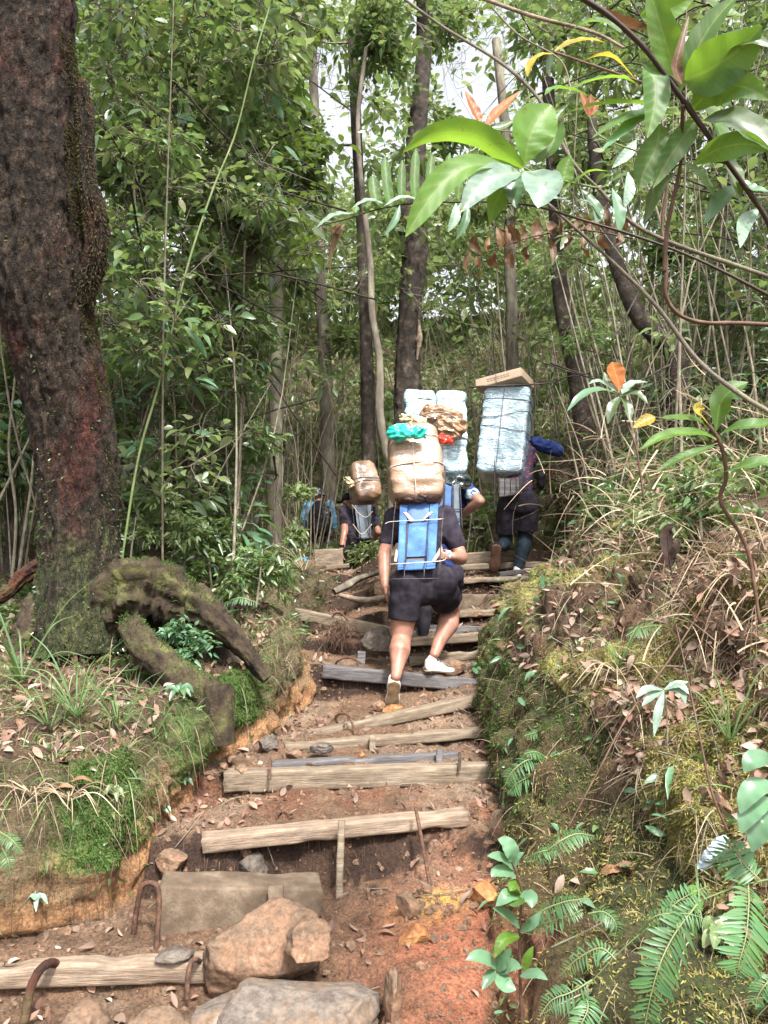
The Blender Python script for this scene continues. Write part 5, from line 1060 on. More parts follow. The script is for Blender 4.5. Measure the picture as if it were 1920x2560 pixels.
def fartree(q, label, m, crown, leafm='leaf_mid', seg=14, seed=1, rough=.10, extra=None, L=.125, nl=26):
    """q: trunk (px, py, d, r); crown: list of (px, py, d, radius, twigs)"""
    root_ = tree(P(*q[0][:3]), label, 'tree', group='tree trunks in the forest'); b0 = P(*q[0][:3]); zg = gz(b0.x, b0.y)
    pts_ = [V(b0.x, b0.y, min(b0.z, zg)-.1)]+[P(*a[:3]) for a in q]; rs_ = [q[0][3]*1.25]+[a[3] for a in q]
    g = G(); bark_tube(g, pts_, rs_, seg, 110, .12, rough, seed)
    gb = G(); gl = G(); tp, tr_ = smooth_path(pts_, rs_, 60)
    for (px, py, d, rad, nb) in crown:
        c = A(P(px, py, d)); i = int(np.argmin(np.linalg.norm(tp-c, axis=1)+np.maximum(0, tp[:, 2]-c[2]+.2)*2)); s_ = tp[i]
        tube(gb, [s_, s_*.5+c*.5+A([0, 0, -.08]), c], [max(.012, tr_[i]*.3), .012, .006], 5, 14, .1)
        gen_crown(gl, gb, c, (rad, rad, rad*.7), nb, nl, L, seed*31+int(px), base=None)
    t_ = obj('trunk', g, M[m], root_)
    if gb.v: obj('branches', gb, M['twig'], t_)
    if gl.v: obj('crown', gl, M[leafm], root_)
    TR.append(root_); return root_
fartree([(1020, 1040, 9.9, .17), (1020, 900, 9.9, .155), (1025, 760, 9.9, .15), (1035, 640, 9.9, .165), (1030, 540, 9.85, .21), (1035, 450, 9.9, .14), (1045, 300, 10, .12), (1060, 100, 10.1, .10), (1050, -150, 10.2, .08)], 'tall dark tree with a patch of torn pale bark, right behind the wrapped columns', 'bark_dark',
        [(930, 120, 9.6, .8, 26), (1120, 60, 10.6, .8, 20), (1010, -40, 10, 1.0, 26), (1130, 330, 10.4, .5, 10)], 'leaf_mid', 40, 1, .16)
g = G(); bark_tube(g, [P(1048, 800, 9.76), P(1048, 850, 9.76), P(1043, 900, 9.77)], [.012, .045, .01], 12, 30, .3, .3, 5); obj('torn_bark', g, M['wood_new'], TR[-1])
fartree([(922, 1180, 10.4, .095), (920, 1000, 10.4, .092), (915, 850, 10.4, .09), (905, 600, 10.5, .075), (890, 300, 10.6, .08), (880, 60, 10.7, .07)], 'straight brown trunk standing over the smaller tan bundle', 'bark_dark', [(740, 330, 10.6, .6, 18), (740, 80, 10.8, .7, 22)], 'leaf_mid', 20, 2)
fartree([(985, 1190, 9.0, .075), (968, 1130, 9.0, .06), (950, 1040, 9.0, .05), (948, 900, 9.0, .045), (930, 780, 9.0, .042), (925, 650, 9.1, .04), (905, 480, 9.1, .035), (895, 300, 9.2, .03), (915, 120, 9.3, .025)], 'thin wavy pale trunk between the straight brown one and the tall dark one', 'bark_grey', [(960, 40, 9.4, .5, 14)], 'leaf_lite', 14, 3)
fartree([(395, 1380, 6.8, .09), (430, 1200, 6.9, .09), (480, 1060, 7.0, .085), (530, 930, 7.1, .08), (575, 800, 7.2, .07), (610, 700, 7.3, .06), (650, 560, 7.4, .05), (700, 380, 7.6, .04)], 'mossy trunk leaning to the right, left of the middle', 'bark_moss', [(640, 560, 7.3, .55, 18), (740, 420, 7.7, .6, 18), (560, 700, 7.0, .4, 12)], 'leaf_dark', 18, 4)
fartree([(368, 1330, 7.8, .075), (368, 1000, 7.9, .07), (370, 800, 7.9, .07), (372, 600, 8, .06), (385, 350, 8.1, .05), (400, 60, 8.2, .05)], 'pale lichen-spotted trunk right behind the massive leaning tree', 'bark_grey', [(330, 420, 7.8, .6, 20), (460, 250, 8, .7, 24), (350, 60, 8, .8, 24)], 'leaf_dark', 18, 5)
fartree([(688, 1100, 11, .10), (690, 800, 11, .10), (694, 500, 11, .09), (700, 200, 11, .08), (705, -50, 11, .08)], 'straight grey trunk between the leaning mossy one and the trail', 'bark_grey', [(620, 200, 10.6, .9, 26), (760, 520, 10.6, .5, 12), (700, 30, 11, .9, 24)], 'leaf_mid', 16, 6)
fartree([(1470, 1150, 8.6, .11), (1450, 1000, 8.7, .10), (1430, 880, 8.7, .10), (1405, 760, 8.7, .10), (1395, 640, 8.8, .095), (1385, 450, 8.9, .08), (1370, 200, 9, .07)], 'dark trunk right of the tall film-wrapped load', 'bark_dark', [(1480, 380, 8.6, .5, 14), (1360, 90, 9, .8, 20)], 'leaf_mid', 18, 7)
fartree([(1690, 900, 6.8, .09), (1640, 840, 6.9, .085), (1590, 780, 7.0, .08), (1540, 650, 7.2, .07), (1500, 500, 7.3, .06), (1480, 300, 7.4, .05)], 'dark leaning trunk at the right, behind the thin grey branches', 'bark_dark', [(1700, 620, 7, .4, 12)], 'leaf_mid', 16, 8)
fartree([(1280, 820, 11.5, .09), (1275, 650, 11.5, .09), (1270, 400, 11.6, .08), (1240, 100, 11.7, .07)], 'slender grey trunk above the carton', 'bark_grey', [(1190, 520, 11.2, .5, 14), (1340, 300, 11.4, .5, 12)], 'leaf_lite', 14, 9)
fartree([(820, 1150, 12.6, .12), (812, 900, 12.6, .11), (800, 700, 12.7, .10), (790, 400, 12.8, .09), (780, 100, 13, .08)], 'faint trunk far up the trail above the hiker', 'bark_grey', [(730, 700, 12.3, .5, 14), (860, 850, 12.4, .4, 10), (800, 60, 13, .8, 18)], 'leaf_lite', 14, 10)
fartree([(560, 1150, 9.5, .06), (575, 900, 9.5, .055), (580, 650, 9.6, .05), (600, 400, 9.6, .05), (640, 100, 9.7, .04)], 'slim dark trunk behind the leaning mossy one', 'bark_dark', [(540, 480, 9.3, .7, 22), (650, 250, 9.5, .7, 22), (520, 250, 9.3, .6, 18)], 'leaf_dark', 14, 11)
fartree([(30, 1400, 7.0, .06), (28, 1150, 7.0, .055), (15, 900, 7.1, .05), (5, 600, 7.2, .05)], 'thin dark stem left of the massive leaning tree', 'bark_dark', [(20, 950, 7.0, .5, 16), (-60, 1150, 6.9, .5, 14)], 'leaf_dark', 12, 12)
fartree([(1830, 900, 8.5, .10), (1810, 600, 8.6, .09), (1790, 300, 8.7, .09), (1770, 0, 8.8, .08)], 'pale trunk near the right edge behind the big-leaved branches', 'bark_grey', [(1750, 200, 8.5, .8, 22), (1880, 420, 8.5, .7, 20)], 'leaf_mid', 14, 13)

# saplings and canes
def sapling(q, label, m='twig', leaf=None, cl=(), L=.07, T=T_S, nl=22, asp=.4, name='sapling', seed=1, cat='sapling', grp='saplings and canes'):
    r_ = empty(name, P(*q[0][:3]), label, cat, grp); g = G(); tube(g, [P(*a[:3]) for a in q], [a[3] for a in q], 7, 60, .12, 8); st = obj('stem', g, M[m], r_)
    if cl:
        gl = G(); gb = G()
        sp_ = g.v[0].reshape(-1, 3)
        for (px, py, d, rad, nb) in cl:
            c_ = A(P(px, py, d)); n_ = sp_[int(np.argmin(np.linalg.norm(sp_-c_, axis=1)))]; tube(gb, [n_, n_*.5+c_*.5+A([0, 0, .03]), c_], [.005, .004, .003], 4, 8, cap=False)
            gen_crown(gl, gb, P(px, py, d), (rad, rad, rad*.8), nb, nl, L, seed*17+int(px), T, asp, brk=.5)
        obj('foliage', gl, M[leaf or 'leaf_mid'], r_); obj('twigs', gb, M[m], st)
    return r_
sapling([(300, 1430, 5.4, .009), (345, 1150, 5.4, .009), (400, 950, 5.4, .009), (465, 680, 5.3, .008), (530, 480, 5.3, .008), (590, 330, 5.3, .007), (640, 130, 5.2, .006), (690, -30, 5.2, .005)], 'long greenish cane curving from beside the massive trunk to the top edge', 'stem_green', name='cane', cat='cane')
sapling([(20, 1560, 5.6, .012), (40, 1300, 5.6, .011), (22, 1120, 5.6, .010), (40, 900, 5.6, .008), (30, 700, 5.6, .006)], 'pale dry cane left of the base of the massive trunk', 'twig', name='cane', cat='cane')
sapling([(350, 780, 6.2, .010), (345, 600, 6.2, .010), (335, 420, 6.2, .010), (350, 100, 6.2, .009)], 'straight pale vine hanging right of the massive trunk', 'twig', name='vine', cat='vine')
sapling([(585, 1400, 6.5, .016), (600, 1150, 6.5, .014), (605, 900, 6.6, .012), (612, 600, 6.7, .010)], 'pale upright sapling growing in front of the leaning mossy trunk', 'twig', 'leaf_mid', [(640, 1080, 6.4, .3, 10), (600, 960, 6.4, .3, 10), (640, 800, 6.5, .35, 12)], seed=3)
sapling([(440, 1400, 6.2, .009), (430, 1330, 6.2, .009), (410, 1240, 6.2, .007)], 'bright green leafy seedling right of the massive trunk above the arching root', 'stem_green', 'leaf_lite', [(400, 1250, 5.9, .22, 12), (450, 1310, 5.9, .22, 14), (370, 1330, 5.9, .15, 8)], L=.065, seed=4)
sapling([(745, 1420, 8.0, .008), (745, 1300, 8, .007), (742, 1230, 8, .006)], 'bright leafy seedling in front of the hiker', 'stem_green', 'leaf_lite', [(745, 1235, 7.9, .13, 5), (730, 1330, 7.9, .12, 4)], L=.09, seed=5)
sapling([(905, 1430, 8.0, .008), (905, 1390, 8, .007), (912, 1370, 8, .005)], 'pale-leaved seedling at the feet of the far left porter', 'twig', 'leaf_lite', [(915, 1375, 7.9, .14, 8)], L=.09, seed=6, asp=.28)
sapling([(1270, 1000, 9.0, .012), (1250, 800, 9.1, .010), (1235, 550, 9.2, .010)], 'thin bare stem above the left half of the tall load', 'twig', 'leaf_mid', [(1200, 650, 9, .35, 8), (1270, 500, 9, .35, 8)], seed=7)
sapling([(1560, 1300, 6.4, .012), (1520, 1100, 6.6, .012), (1470, 900, 6.9, .010), (1420, 700, 7.2, .010), (1400, 480, 7.4, .008)], 'thin stem leaning left in front of the dark right trunk', 'twig', 'leaf_mid', [(1470, 860, 6.8, .3, 8), (1430, 640, 7.1, .35, 8)], seed=8)

sapling([(470, 1660, 4.7, .008), (465, 1600, 4.65, .007), (460, 1550, 4.6, .005)], 'leafy bush growing inside the hollow under the mossy arching root', 'twig', 'leaf_teal', [(440, 1560, 4.62, .12, 7), (500, 1600, 4.62, .12, 7), (470, 1640, 4.6, .10, 6)], L=.05, seed=11, name='bush', cat='bush', asp=.4)
sapling([(640, 1520, 5.9, .010), (650, 1440, 5.9, .008), (655, 1380, 5.9, .005)], 'green bush on the left bank top behind the arching root', 'twig', 'leaf_mid', [(640, 1400, 5.9, .25, 10), (580, 1440, 5.9, .22, 9), (700, 1430, 6.0, .20, 8)], L=.07, seed=12, name='bush', cat='bush')
sapling([(530, 1480, 6.2, .010), (520, 1380, 6.2, .008), (515, 1300, 6.2, .005)], 'taller green bush between the massive trunk and the pale sapling', 'twig', 'leaf_dark', [(510, 1330, 6.2, .3, 12), (480, 1400, 6.1, .25, 10), (560, 1380, 6.3, .25, 10)], L=.075, seed=13, name='bush', cat='bush')
sapling([(1560, 1420, 5.6, .010), (1550, 1300, 5.6, .008), (1540, 1200, 5.6, .005)], 'bush of narrow leaves standing on top of the right bank', 'twig', 'leaf_mid', [(1530, 1240, 5.6, .28, 12), (1590, 1300, 5.5, .25, 10), (1500, 1320, 5.8, .2, 8)], L=.09, seed=14, name='bush', cat='bush', asp=.22)
sapling([(1760, 1400, 4.2, .010), (1750, 1280, 4.2, .008), (1760, 1180, 4.2, .005)], 'loose green bush behind the toothed plant at the right', 'twig', 'leaf_mid', [(1740, 1230, 4.3, .22, 10), (1820, 1290, 4.2, .22, 10), (1690, 1320, 4.3, .18, 8)], L=.07, seed=15, name='bush', cat='bush')

# ------------------------------------------------------------------ forest masses nobody could count
WIN = [(860, 560, 72, 230), (845, 210, 85, 150), (1230, 170, 140, 160), (1000, 40, 60, 60), (1130, 120, 60, 70), (870, 700, 35, 60), (960, 560, 22, 100), (1130, 640, 40, 50)]
OPEN = [(800, 1010, 150, 230), (1120, 860, 160, 200)]   # the sunlit slope shows through here
def proj(p):
    p = p-A([0, 0, CZ]); c, s_ = math.cos(PITCH), math.sin(PITCH); f = p[:, 1]*c+p[:, 2]*s_; u = -p[:, 1]*s_+p[:, 2]*c; f = np.maximum(f, .01)
    return 960+F*p[:, 0]/f, 1280-F*u/f
def clumpmass(name, m, n, d0, d1, rad, nl, L, ylim, seed, T=T_R, asp=.5, thin=.82, xr=(-350, 2270), gb=None, flatz=.7, dense=None):
    """leaf clumps filling a slice of the forest; the openings towards the sky stay thin"""
    rs = np.random.RandomState(seed); g = G(); pos = []; out = []; k_ = 0
    while k_ < n:
        d = rs.uniform(d0, d1); px, py = rs.uniform(*xr), rs.uniform(*ylim); c = A(P(px, py, d))
        if c[2] < gz(c[0], c[1])+.05: 
            continue
        cl = .5+.5*mn.noise(Vector((c[0]*.55, c[1]*.55, c[2]*.55+seed)))*2
        if rs.rand() > .45+.55*cl: continue
        # keep the trail itself open
        sh = c-A(dv)*((c[2]-2.4)/dv.z)      # what stands between the sun and the trail is kept sparse
        if -.9 < sh[0] < 2.6 and 2.5 < sh[1] < 10.5 and c[1] > 3 and rs.rand() < .85: continue
        pw = 1.5 if c[1] < 9.5 else .9
        if abs(c[0]-(.25 if c[1] < 9 else -.3-.25*(c[1]-9))) < pw and c[2] < gz(c[0], c[1])+(3.2 if c[1] < 9.5 else 2.3) and c[1] < 12.5: continue
        k_ += 1
        a = rs.normal(0, 1, (nl, 3)); a = unit(a)*rs.rand(nl, 1)**.5*A([rad, rad, rad*flatz]); pos.append(c+a); out.append(unit(a)+rs.normal(0, .5, (nl, 3)))
        if gb is not None:
            for _ in range(3):
                e_ = c+unit(rs.normal(0, 1, 3))*rad*1.1; tube(gb, [c-rs.normal(0, 1, 3)*rad*.9, c-rs.normal(0, 1, 3)*rad*.3, c, e_*.6+c*.4+rs.normal(0, 1, 3)*rad*.2, e_], [.001, .005, .005, .003, .001], 3, 12, cap=False)
    pos = np.concatenate(pos); out = np.concatenate(out); px, py = proj(pos); keep = np.ones(len(pos), bool)
    for (wx, wy, wa, wb) in WIN: 
        q = ((px-wx)/wa)**2+((py-wy)/wb)**2; keep &= ~((q < 1) & (rs.rand(len(pos)) < thin))
    for (wx, wy, wa, wb) in OPEN:
        q = ((px-wx)/wa)**2+((py-wy)/wb)**2; keep &= ~((q < 1) & (rs.rand(len(pos)) < .75))
    pos = pos[keep]; out = out[keep]; nn_ = len(pos); up = unit(A([0, 0, 1.])+rs.normal(0, .6, (nn_, 3))); sz = L*rs.uniform(.45, 1.45, nn_)
    leaves(g, pos, out*A([1, 1, .5]), up, sz, sz*asp, T, rs.uniform(0, .3, nn_), rs.uniform(0, .5, nn_)); return tag(obj(name, g, M[m]), kind='stuff')
gb = G()
clumpmass('forest', 'leaf_lite', 330, 15.5, 24, .8, 80, .2, (480, 1000), 8, thin=.25, xr=(550, 1400))
clumpmass('forest', 'leaf_lite', 340, 15, 24, .75, 80, .22, (-250, 1420), 1, gb=None, thin=.93)
clumpmass('forest', 'leaf_lite', 480, 11.5, 17, .5, 66, .16, (-200, 1420), 2, gb=gb, thin=.85)
clumpmass('understorey', 'leaf_mid', 330, 8.5, 12, .36, 54, .125, (-150, 1400), 3, gb=gb, thin=.9)
clumpmass('understorey', 'leaf_dark', 400, 6.2, 9, .30, 46, .115, (-200, 1330), 4, gb=gb, xr=(-500, 800), thin=1)
clumpmass('understorey', 'leaf_mid', 150, 5.0, 7, .22, 34, .088, (-200, 900), 5, gb=gb, xr=(260, 700), thin=1)
clumpmass('understorey', 'leaf_mid', 260, 5.5, 9, .28, 42, .105, (-200, 1150), 6, gb=gb, xr=(1350, 2300), thin=1)
clumpmass('understorey', 'leaf_teal', 160, 5.5, 8.5, .25, 40, .085, (650, 1400), 7, gb=gb, xr=(1400, 2200), thin=1, asp=.22)
clumpmass('understorey', 'leaf_teal', 110, 5.6, 9, .3, 30, .17, (-100, 1300), 9, gb=gb, xr=(-300, 760), thin=1, asp=.3)
clumpmass('understorey', 'leaf_lite', 90, 5.4, 8, .25, 34, .09, (-150, 1250), 10, gb=gb, xr=(150, 760), thin=1, asp=.55)
clumpmass('understorey', 'leaf_lite', 70, 6, 9, .25, 34, .10, (200, 1150), 11, gb=gb, xr=(1350, 2200), thin=1, asp=.5)
tag(obj('twigs', gb, M['bark_grey'], smooth=True), kind='stuff')
# thin upright stems and slanting dead canes of the thicket
g = G(); rs = np.random.RandomState(5)
for _ in range(620):
    d = rs.uniform(5.6, 13); px = rs.choice([rs.uniform(-300, 820), rs.uniform(1250, 2200), rs.uniform(650, 1300)], p=[.5, .38, .12])
    if 620 < px < 1480 and d < 10.5: d = rs.uniform(10.5, 14)
    x = (px-960)/F*d; z0 = gz(x, d); h = rs.uniform(.8, 4.5); a = rs.normal(0, .16, 2); b_ = rs.normal(0, .12, 2)
    p0 = A([x, d, z0-.05]); tube(g, [p0, p0+A([a[0]*h*.5, a[1]*h*.5, h*.5]), p0+A([a[0]*h+b_[0]*h, a[1]*h, h])], [rs.uniform(.006, .018), .008, .004], 5, 9, cap=False)
tag(obj('thicket_stems', g, M['twig']), kind='stuff')
g = G()
for _ in range(120):
    d = rs.uniform(5.6, 9); px = rs.choice([rs.uniform(250, 700), rs.uniform(1350, 2000)]); py = rs.uniform(-100, 1200); c = A(P(px, py, d))
    if c[2] < gz(c[0], c[1])+.3: continue
    dr = unit(rs.normal(0, 1, 3)*A([1, .6, .45])); l = rs.uniform(.4, 1.3); tube(g, [c-dr*l, c+rs.normal(0, .12, 3), c+dr*l*.5+rs.normal(0, .14, 3), c+dr*l], [.009, .007, .005, .002], 5, 14, cap=False)
tag(obj('bare_branches', g, M['bark_dark']), kind='stuff')

# ------------------------------------------------------------------ ground growth
def sc_leaves(name, m, n, wf, L, asp, T, lift, spread, sag=.2, curl=(0, .4), up_n=True, kind='stuff', off=.0):
    pos, nn_ = scatter(n, wf); d = unit(rdir(n)*spread+nn_*lift+A([0, 0, .0])); up = unit(nn_+R.normal(0, .4, (n, 3))); l = R.uniform(.5, 1.3, n)*L; g = G()
    leaves(g, pos+nn_*off, d, up, l, l*asp*R.uniform(.7, 1.3, n), T, R.uniform(*curl, n), R.uniform(0, sag*2, n)); return tag(obj(name, g, M[m]), kind=kind)
bank = lambda zo: (zo != 3)
sc_leaves("leaf_litter", "litter", 13000, lambda x, y, z, zo, k_, a, b, vf: (y > 1.8)*(y < 9.5)*(1+1.5*(y < 3.6)*(x > .4))*((zo == 3)*(k_ > .6)*.22*(.25+2*(np.abs(x-.0) > .45)+1.5*(b > .1))*.8+.7*(zo == 1)*(x > -4)+1.0*(zo == 5)*(x < 4)*(a < .25)), .055, .42, T_OV5, .25, 1, .1, (-.5, .9), off=.006)
sc_leaves('leaf_litter', 'litter', 26000, lambda x, y, z, zo, k_, a, b, vf: (y > 3.)*(y < 16)*((zo == 1)*(x > -6)+(zo == 5)*(.2+(x > 1.5))+(zo == 6)*(x < 6)), .06, .4, T_S, .3, 1, .1, (-.5, .9), off=.008)
sc_leaves('moss', 'moss', 150000, lambda x, y, z, zo, k_, a, b, vf: (y > 1.6)*(y < 8.5)*(1+3.*(y < 3.6))*((zo == 5)*(x < 3)*np.clip(.35+a*1.5, 0, 1)*(1.6 if True else 0)+(zo == 4)*.3*np.clip(.4+a, 0, 1)+(zo == 1)*(x > -2.6)*(b > .05)*.3), .019, .25, T_S, 1.0, .8, .3)
sc_leaves('moss', 'moss_green', 38000, lambda x, y, z, zo, k_, a, b, vf: (y > 2)*(y < 7)*((zo == 2)*(np.clip(1.6*np.exp(-(((x+1.24)/.13)**2+((y-3.42)/.2)**2))+1.4*np.exp(-(((x+.92)/.14)**2+((y-4.75)/.35)**2)), 0, 1)*(vf < .75)*3+.12*np.clip(.9-vf+a, 0, 1))+(zo == 4)*(y > 3.4)*np.clip(.4-a, 0, 1)*1.2+(zo == 1)*(x > -2.4)*(vf > -1)*(b > .1)*.15), .018, .3, T_S, .8, .9, .3)
sc_leaves('ground_cover', 'leaf_mid', 7000, lambda x, y, z, zo, k_, a, b, vf: (y > 2)*(y < 9)*((zo == 4)*(b > .05)*.25+(zo == 5)*(x < 3)*(b > .12)*.4+(zo == 2)*(b > .1)*.4+(zo == 1)*(x > -3)*(b > 0)*.9), .035, .42, T_OV5, .8, .9, .3)
sc_leaves('ground_cover', 'leaf_mid', 12000, lambda x, y, z, zo, k_, a, b, vf: (y > 4.5)*(y < 16)*((zo == 1)*(x > -7)+(zo == 5)*1.+(zo == 6)*(x < 7)+(zo == 2)*(y > 6)+(zo == 4)*(y > 8)*2), .06, .4, T_S, 1.3, .8, .4, off=.03)
sc_leaves('grass', 'grass', 2600, lambda x, y, z, zo, k_, a, b, vf: (y > 2.2)*(y < 9)*((zo == 1)*(x > -3.2)*(b > 0)*2+(zo == 2)*(vf < .35)*1.5+(zo == 5)*(x < 3.2)*(a > .1)*.5), .17, .035, T_BL, 1.1, .7, .7, (0, .3))
sc_leaves('dry_grass', 'straw', 12000, lambda x, y, z, zo, k_, a, b, vf: (y > 1.8)*(y < 9)*(1+1.5*(y < 3.7))*((zo == 1)*(x > -3)*(b < .05)*.5+(zo == 2)*(vf < .5)*.7+(zo == 5)*(x < 3.6)*1.1+(zo == 4)*.35), .15, .022, T_BL, .5, 1., .8, (-.2, .6))
sc_leaves('undergrowth', 'leaf_mid', 14000, lambda x, y, z, zo, k_, a, b, vf: (y > 4.6)*(y < 10)*((x < 0)+(x/y > .28))*((zo == 5)*(x > 1.7)*1.5+(zo == 6)*(x < 4.5)+(zo == 1)*(x > -3.4)*(x < -1.2)*.8), .16, .13, T_S, 1.2, .8, .6, off=.06)
sc_leaves('undergrowth', 'straw', 5000, lambda x, y, z, zo, k_, a, b, vf: (y > 3.2)*(y < 10)*((x < 0)+(x/y > .28))*((zo == 5)*(x > 1.5)*1.8+(zo == 6)*(x < 4.5)+(zo == 1)*(x > -3.4)*(x < -1.2)*.35), .30, .018, T_BL, 1.0, .9, .8, (-.2, .5), off=.0)
sc_leaves('slope_growth', 'leaf_lite', 32000, lambda x, y, z, zo, k_, a, b, vf: (y > 10.8)*(y < 21)*(x > -7)*(x < 7)*np.clip(.6+a, .1, 1), .17, .42, T_S, 1.3, .8, .4, off=.08)
sc_leaves('slope_growth', 'straw', 9000, lambda x, y, z, zo, k_, a, b, vf: (y > 10.8)*(y < 20)*(x > -6)*(x < 7), .6, .02, T_BL, 1.2, .8, .5)
pos, nn_ = scatter(4200, lambda x, y, z, zo, k_, a, b, vf: (y > 3.2)*(y < 11)*(x/y > .30)*((zo == 5)*(x > 1.3)*1.6+(zo == 6)*(x < 5))); n = len(pos); g = G()
leaves(g, pos+nn_*(R.rand(n, 1)**1.6*.8), rdir(n)*A([1, 1, .8])+A([0, 0, .35]), rdir(n), R.uniform(.1, .45, n), R.uniform(.003, .010, n), T_BL, R.uniform(-.2, .6, n), .3); tag(obj('dead_tangle', g, M['straw']), kind='stuff')
sc_leaves('ground_cover', 'leaf_teal', 250, lambda x, y, z, zo, k_, a, b, vf: (y > 2.2)*(y < 7)*((zo == 4)*(b > 0)*1.2+(zo == 5)*(x < 2.6)*(b > .05)), .075, .4, T_OV5, .9, .9, .4, off=.02)
# fallen twigs
g = G(); pos, nn_ = scatter(900, lambda x, y, z, zo, k_, a, b, vf: (y > 1.8)*(y < 8)*((zo == 3)*.25+(zo == 5)*(x < 3)+(zo == 1)*(x > -3)))
for p_, n_ in zip(pos, nn_):
    d = unit(np.cross(n_, R.normal(0, 1, 3))); l = R.uniform(.05, .28); tube(g, [p_+n_*.008-d*l/2, p_+n_*.015+R.normal(0, .01, 3), p_+n_*.01+d*l/2], [.003, .003, .0015], 4, 6, cap=False)
tag(obj('fallen_twigs', g, M['twig']), kind='stuff')
# hanging rootlets on the cut banks
g = G(); pos, nn_ = scatter(3600, lambda x, y, z, zo, k_, a, b, vf: (y > 2.8)*(y < 10)*((zo == 2)*1.+(zo == 4)*.8+(zo == 3)*(k_ < .5)*.6)); l = R.uniform(.04, .22, len(pos))
leaves(g, pos+nn_*.01, A([0, 0, -1.])+nn_*.35+R.normal(0, .15, pos.shape), nn_, l*.7, .003, T_BL, .3, .1); tag(obj('rootlets', g, M['stem_brown']), kind='stuff')
# ------------------------------------------------------------------ single plants near the camera
def curve_leaf(g, pts, wd, T='ov', face=None, twist=0.):
    """one broad leaf following a 3D midrib; face = direction its upper side looks to"""
    prof = {'ov': lambda t: max(.03, math.sin(math.pi*min(1, t**.85))**.8), 'ob': lambda t: max(.05, math.sin(math.pi*t**1.5)**.75 if t < 1 else 0), 'lan': lambda t: max(.03, math.sin(math.pi*t)**.85), 'fing': lambda t: min(1, max(.05, 5*(1-t))**.6, .5+2*t), 'strap': lambda t: max(.04, min(1, 4*t+.3)*(1-t)**.55)}[T]
    na, nx = 22, 6; p, _ = smooth_path(pts, 1, na+1); t = unit(np.gradient(p, axis=0)); f = unit(A(face if face is not None else (0, -.5, 1), float)); vs = []; lf = []
    for i in range(na+1):
        s_ = i/na; x = unit(np.cross(t[i], f)); z = np.cross(x, t[i]); a = twist*s_; x, z = x*math.cos(a)+z*math.sin(a), z*math.cos(a)-x*math.sin(a); w_ = prof(s_)*wd/2
        for j in range(nx+1):
            u = j/nx*2-1; und = .06*w_*math.sin(s_*26+j)*abs(u); vs.append(p[i]+x*u*w_+z*(abs(u)**1.4*w_*.30+und)); lf.append([u*prof(s_), s_, 0])
    f_ = [[i*(nx+1)+j, i*(nx+1)+j+1, (i+1)*(nx+1)+j+1, (i+1)*(nx+1)+j] for i in range(na) for j in range(nx)]; g.add(vs, np.array(f_), lf)
def lp(par, q, wd, m, T='ov', face=None, twist=0., name='leaf', label=None):
    """leaf given by photo points (px, py, d) and width in pixels"""
    g = G(); d = q[0][2]; curve_leaf(g, [A(P(*a)) for a in q], wd/F*d, T, face, twist); o = obj(name, g, M[m], par)
    if label: tag(o, label)
    return o
def stem(par, q, m='stem_brown', name='stem', amp=.12, seg=8):
    g = G(); tube(g, [P(*a[:3]) for a in q], [a[3] for a in q], seg, 70, amp, 18); return obj(name, g, M[m], par)
# --- branch with large glossy leaves hanging in from the right
BR = empty('leafy_branch', P(1920, 720, 1.9), 'grey branch reaching in from the right edge with large bright green leaves at its fork', 'branch')
stem(BR, [(1930, 695, 2.0, .006), (1619, 581, 2.0, .0055), (1494, 470, 1.98, .005), (1428, 400, 1.95, .005), (1354, 257, 2.0, .005), (1259, 162, 2.05, .0045), (1112, 70, 2.1, .004), (1000, -10, 2.15, .0035)], 'bark_grey')
stem(BR, [(1494, 470, 1.98, .003), (1420, 455, 1.92, .003), (1350, 440, 1.87, .003), (1310, 420, 1.85, .0025)], 'stem_green', 'side_stem')
B_ = lambda *a, **k_: lp(BR, *a, **k_)
B_([(1310, 420, 1.85), (1262, 385, 1.82), (1195, 340, 1.80), (1120, 330, 1.78), (1060, 345, 1.77), (1008, 380, 1.77)], 66, 'leaf_bright', 'ov', (-.1, .55, 1))
B_([(1312, 415, 1.85), (1318, 370, 1.84), (1335, 320, 1.84), (1378, 262, 1.85)], 118, 'leaf_bright', 'ob', (.3, -1, .5))
B_([(1305, 425, 1.85), (1235, 412, 1.82), (1160, 420, 1.79), (1095, 470, 1.77), (1045, 540, 1.76), (1014, 592, 1.76)], 74, 'leaf_bright', 'lan', (.5, -.9, .6))
B_([(1300, 432, 1.83), (1250, 440, 1.80), (1195, 475, 1.78), (1152, 530, 1.77)], 82, 'leaf_pale', 'ov', (.3, -1, .5))
B_([(1330, 428, 1.82), (1350, 450, 1.78), (1355, 485, 1.76), (1345, 520, 1.75)], 104, 'leaf_pale', 'ov', (0, -1, .6))
B_([(1285, 440, 1.86), (1262, 465, 1.86), (1238, 510, 1.86), (1224, 560, 1.86)], 62, 'leaf_bright', 'ov', (.3, -1, .3))
B_([(1412, 475, 1.92), (1408, 450, 1.92), (1415, 415, 1.92), (1428, 388, 1.92)], 50, 'leaf_bright', 'ov', (.1, -1, .3))
B_([(1425, 475, 1.93), (1450, 445, 1.92), (1480, 428, 1.91), (1520, 428, 1.9)], 34, 'leaf_bright', 'lan', (0, -.5, 1))
B_([(1340, 410, 1.86), (1375, 370, 1.88), (1390, 330, 1.9), (1395, 300, 1.92)], 60, 'leaf_big', 'ov', (-.3, -1, .3))
B_([(1330, 400, 1.9), (1390, 300, 1.9), (1420, 262, 1.9)], 30, 'leaf_pale', 'ov', (0, -.3, 1))
B_([(1300, 440, 1.86), (1285, 470, 1.85), (1290, 520, 1.84)], 56, 'leaf_teal', 'ov', (-.2, -1, .3))
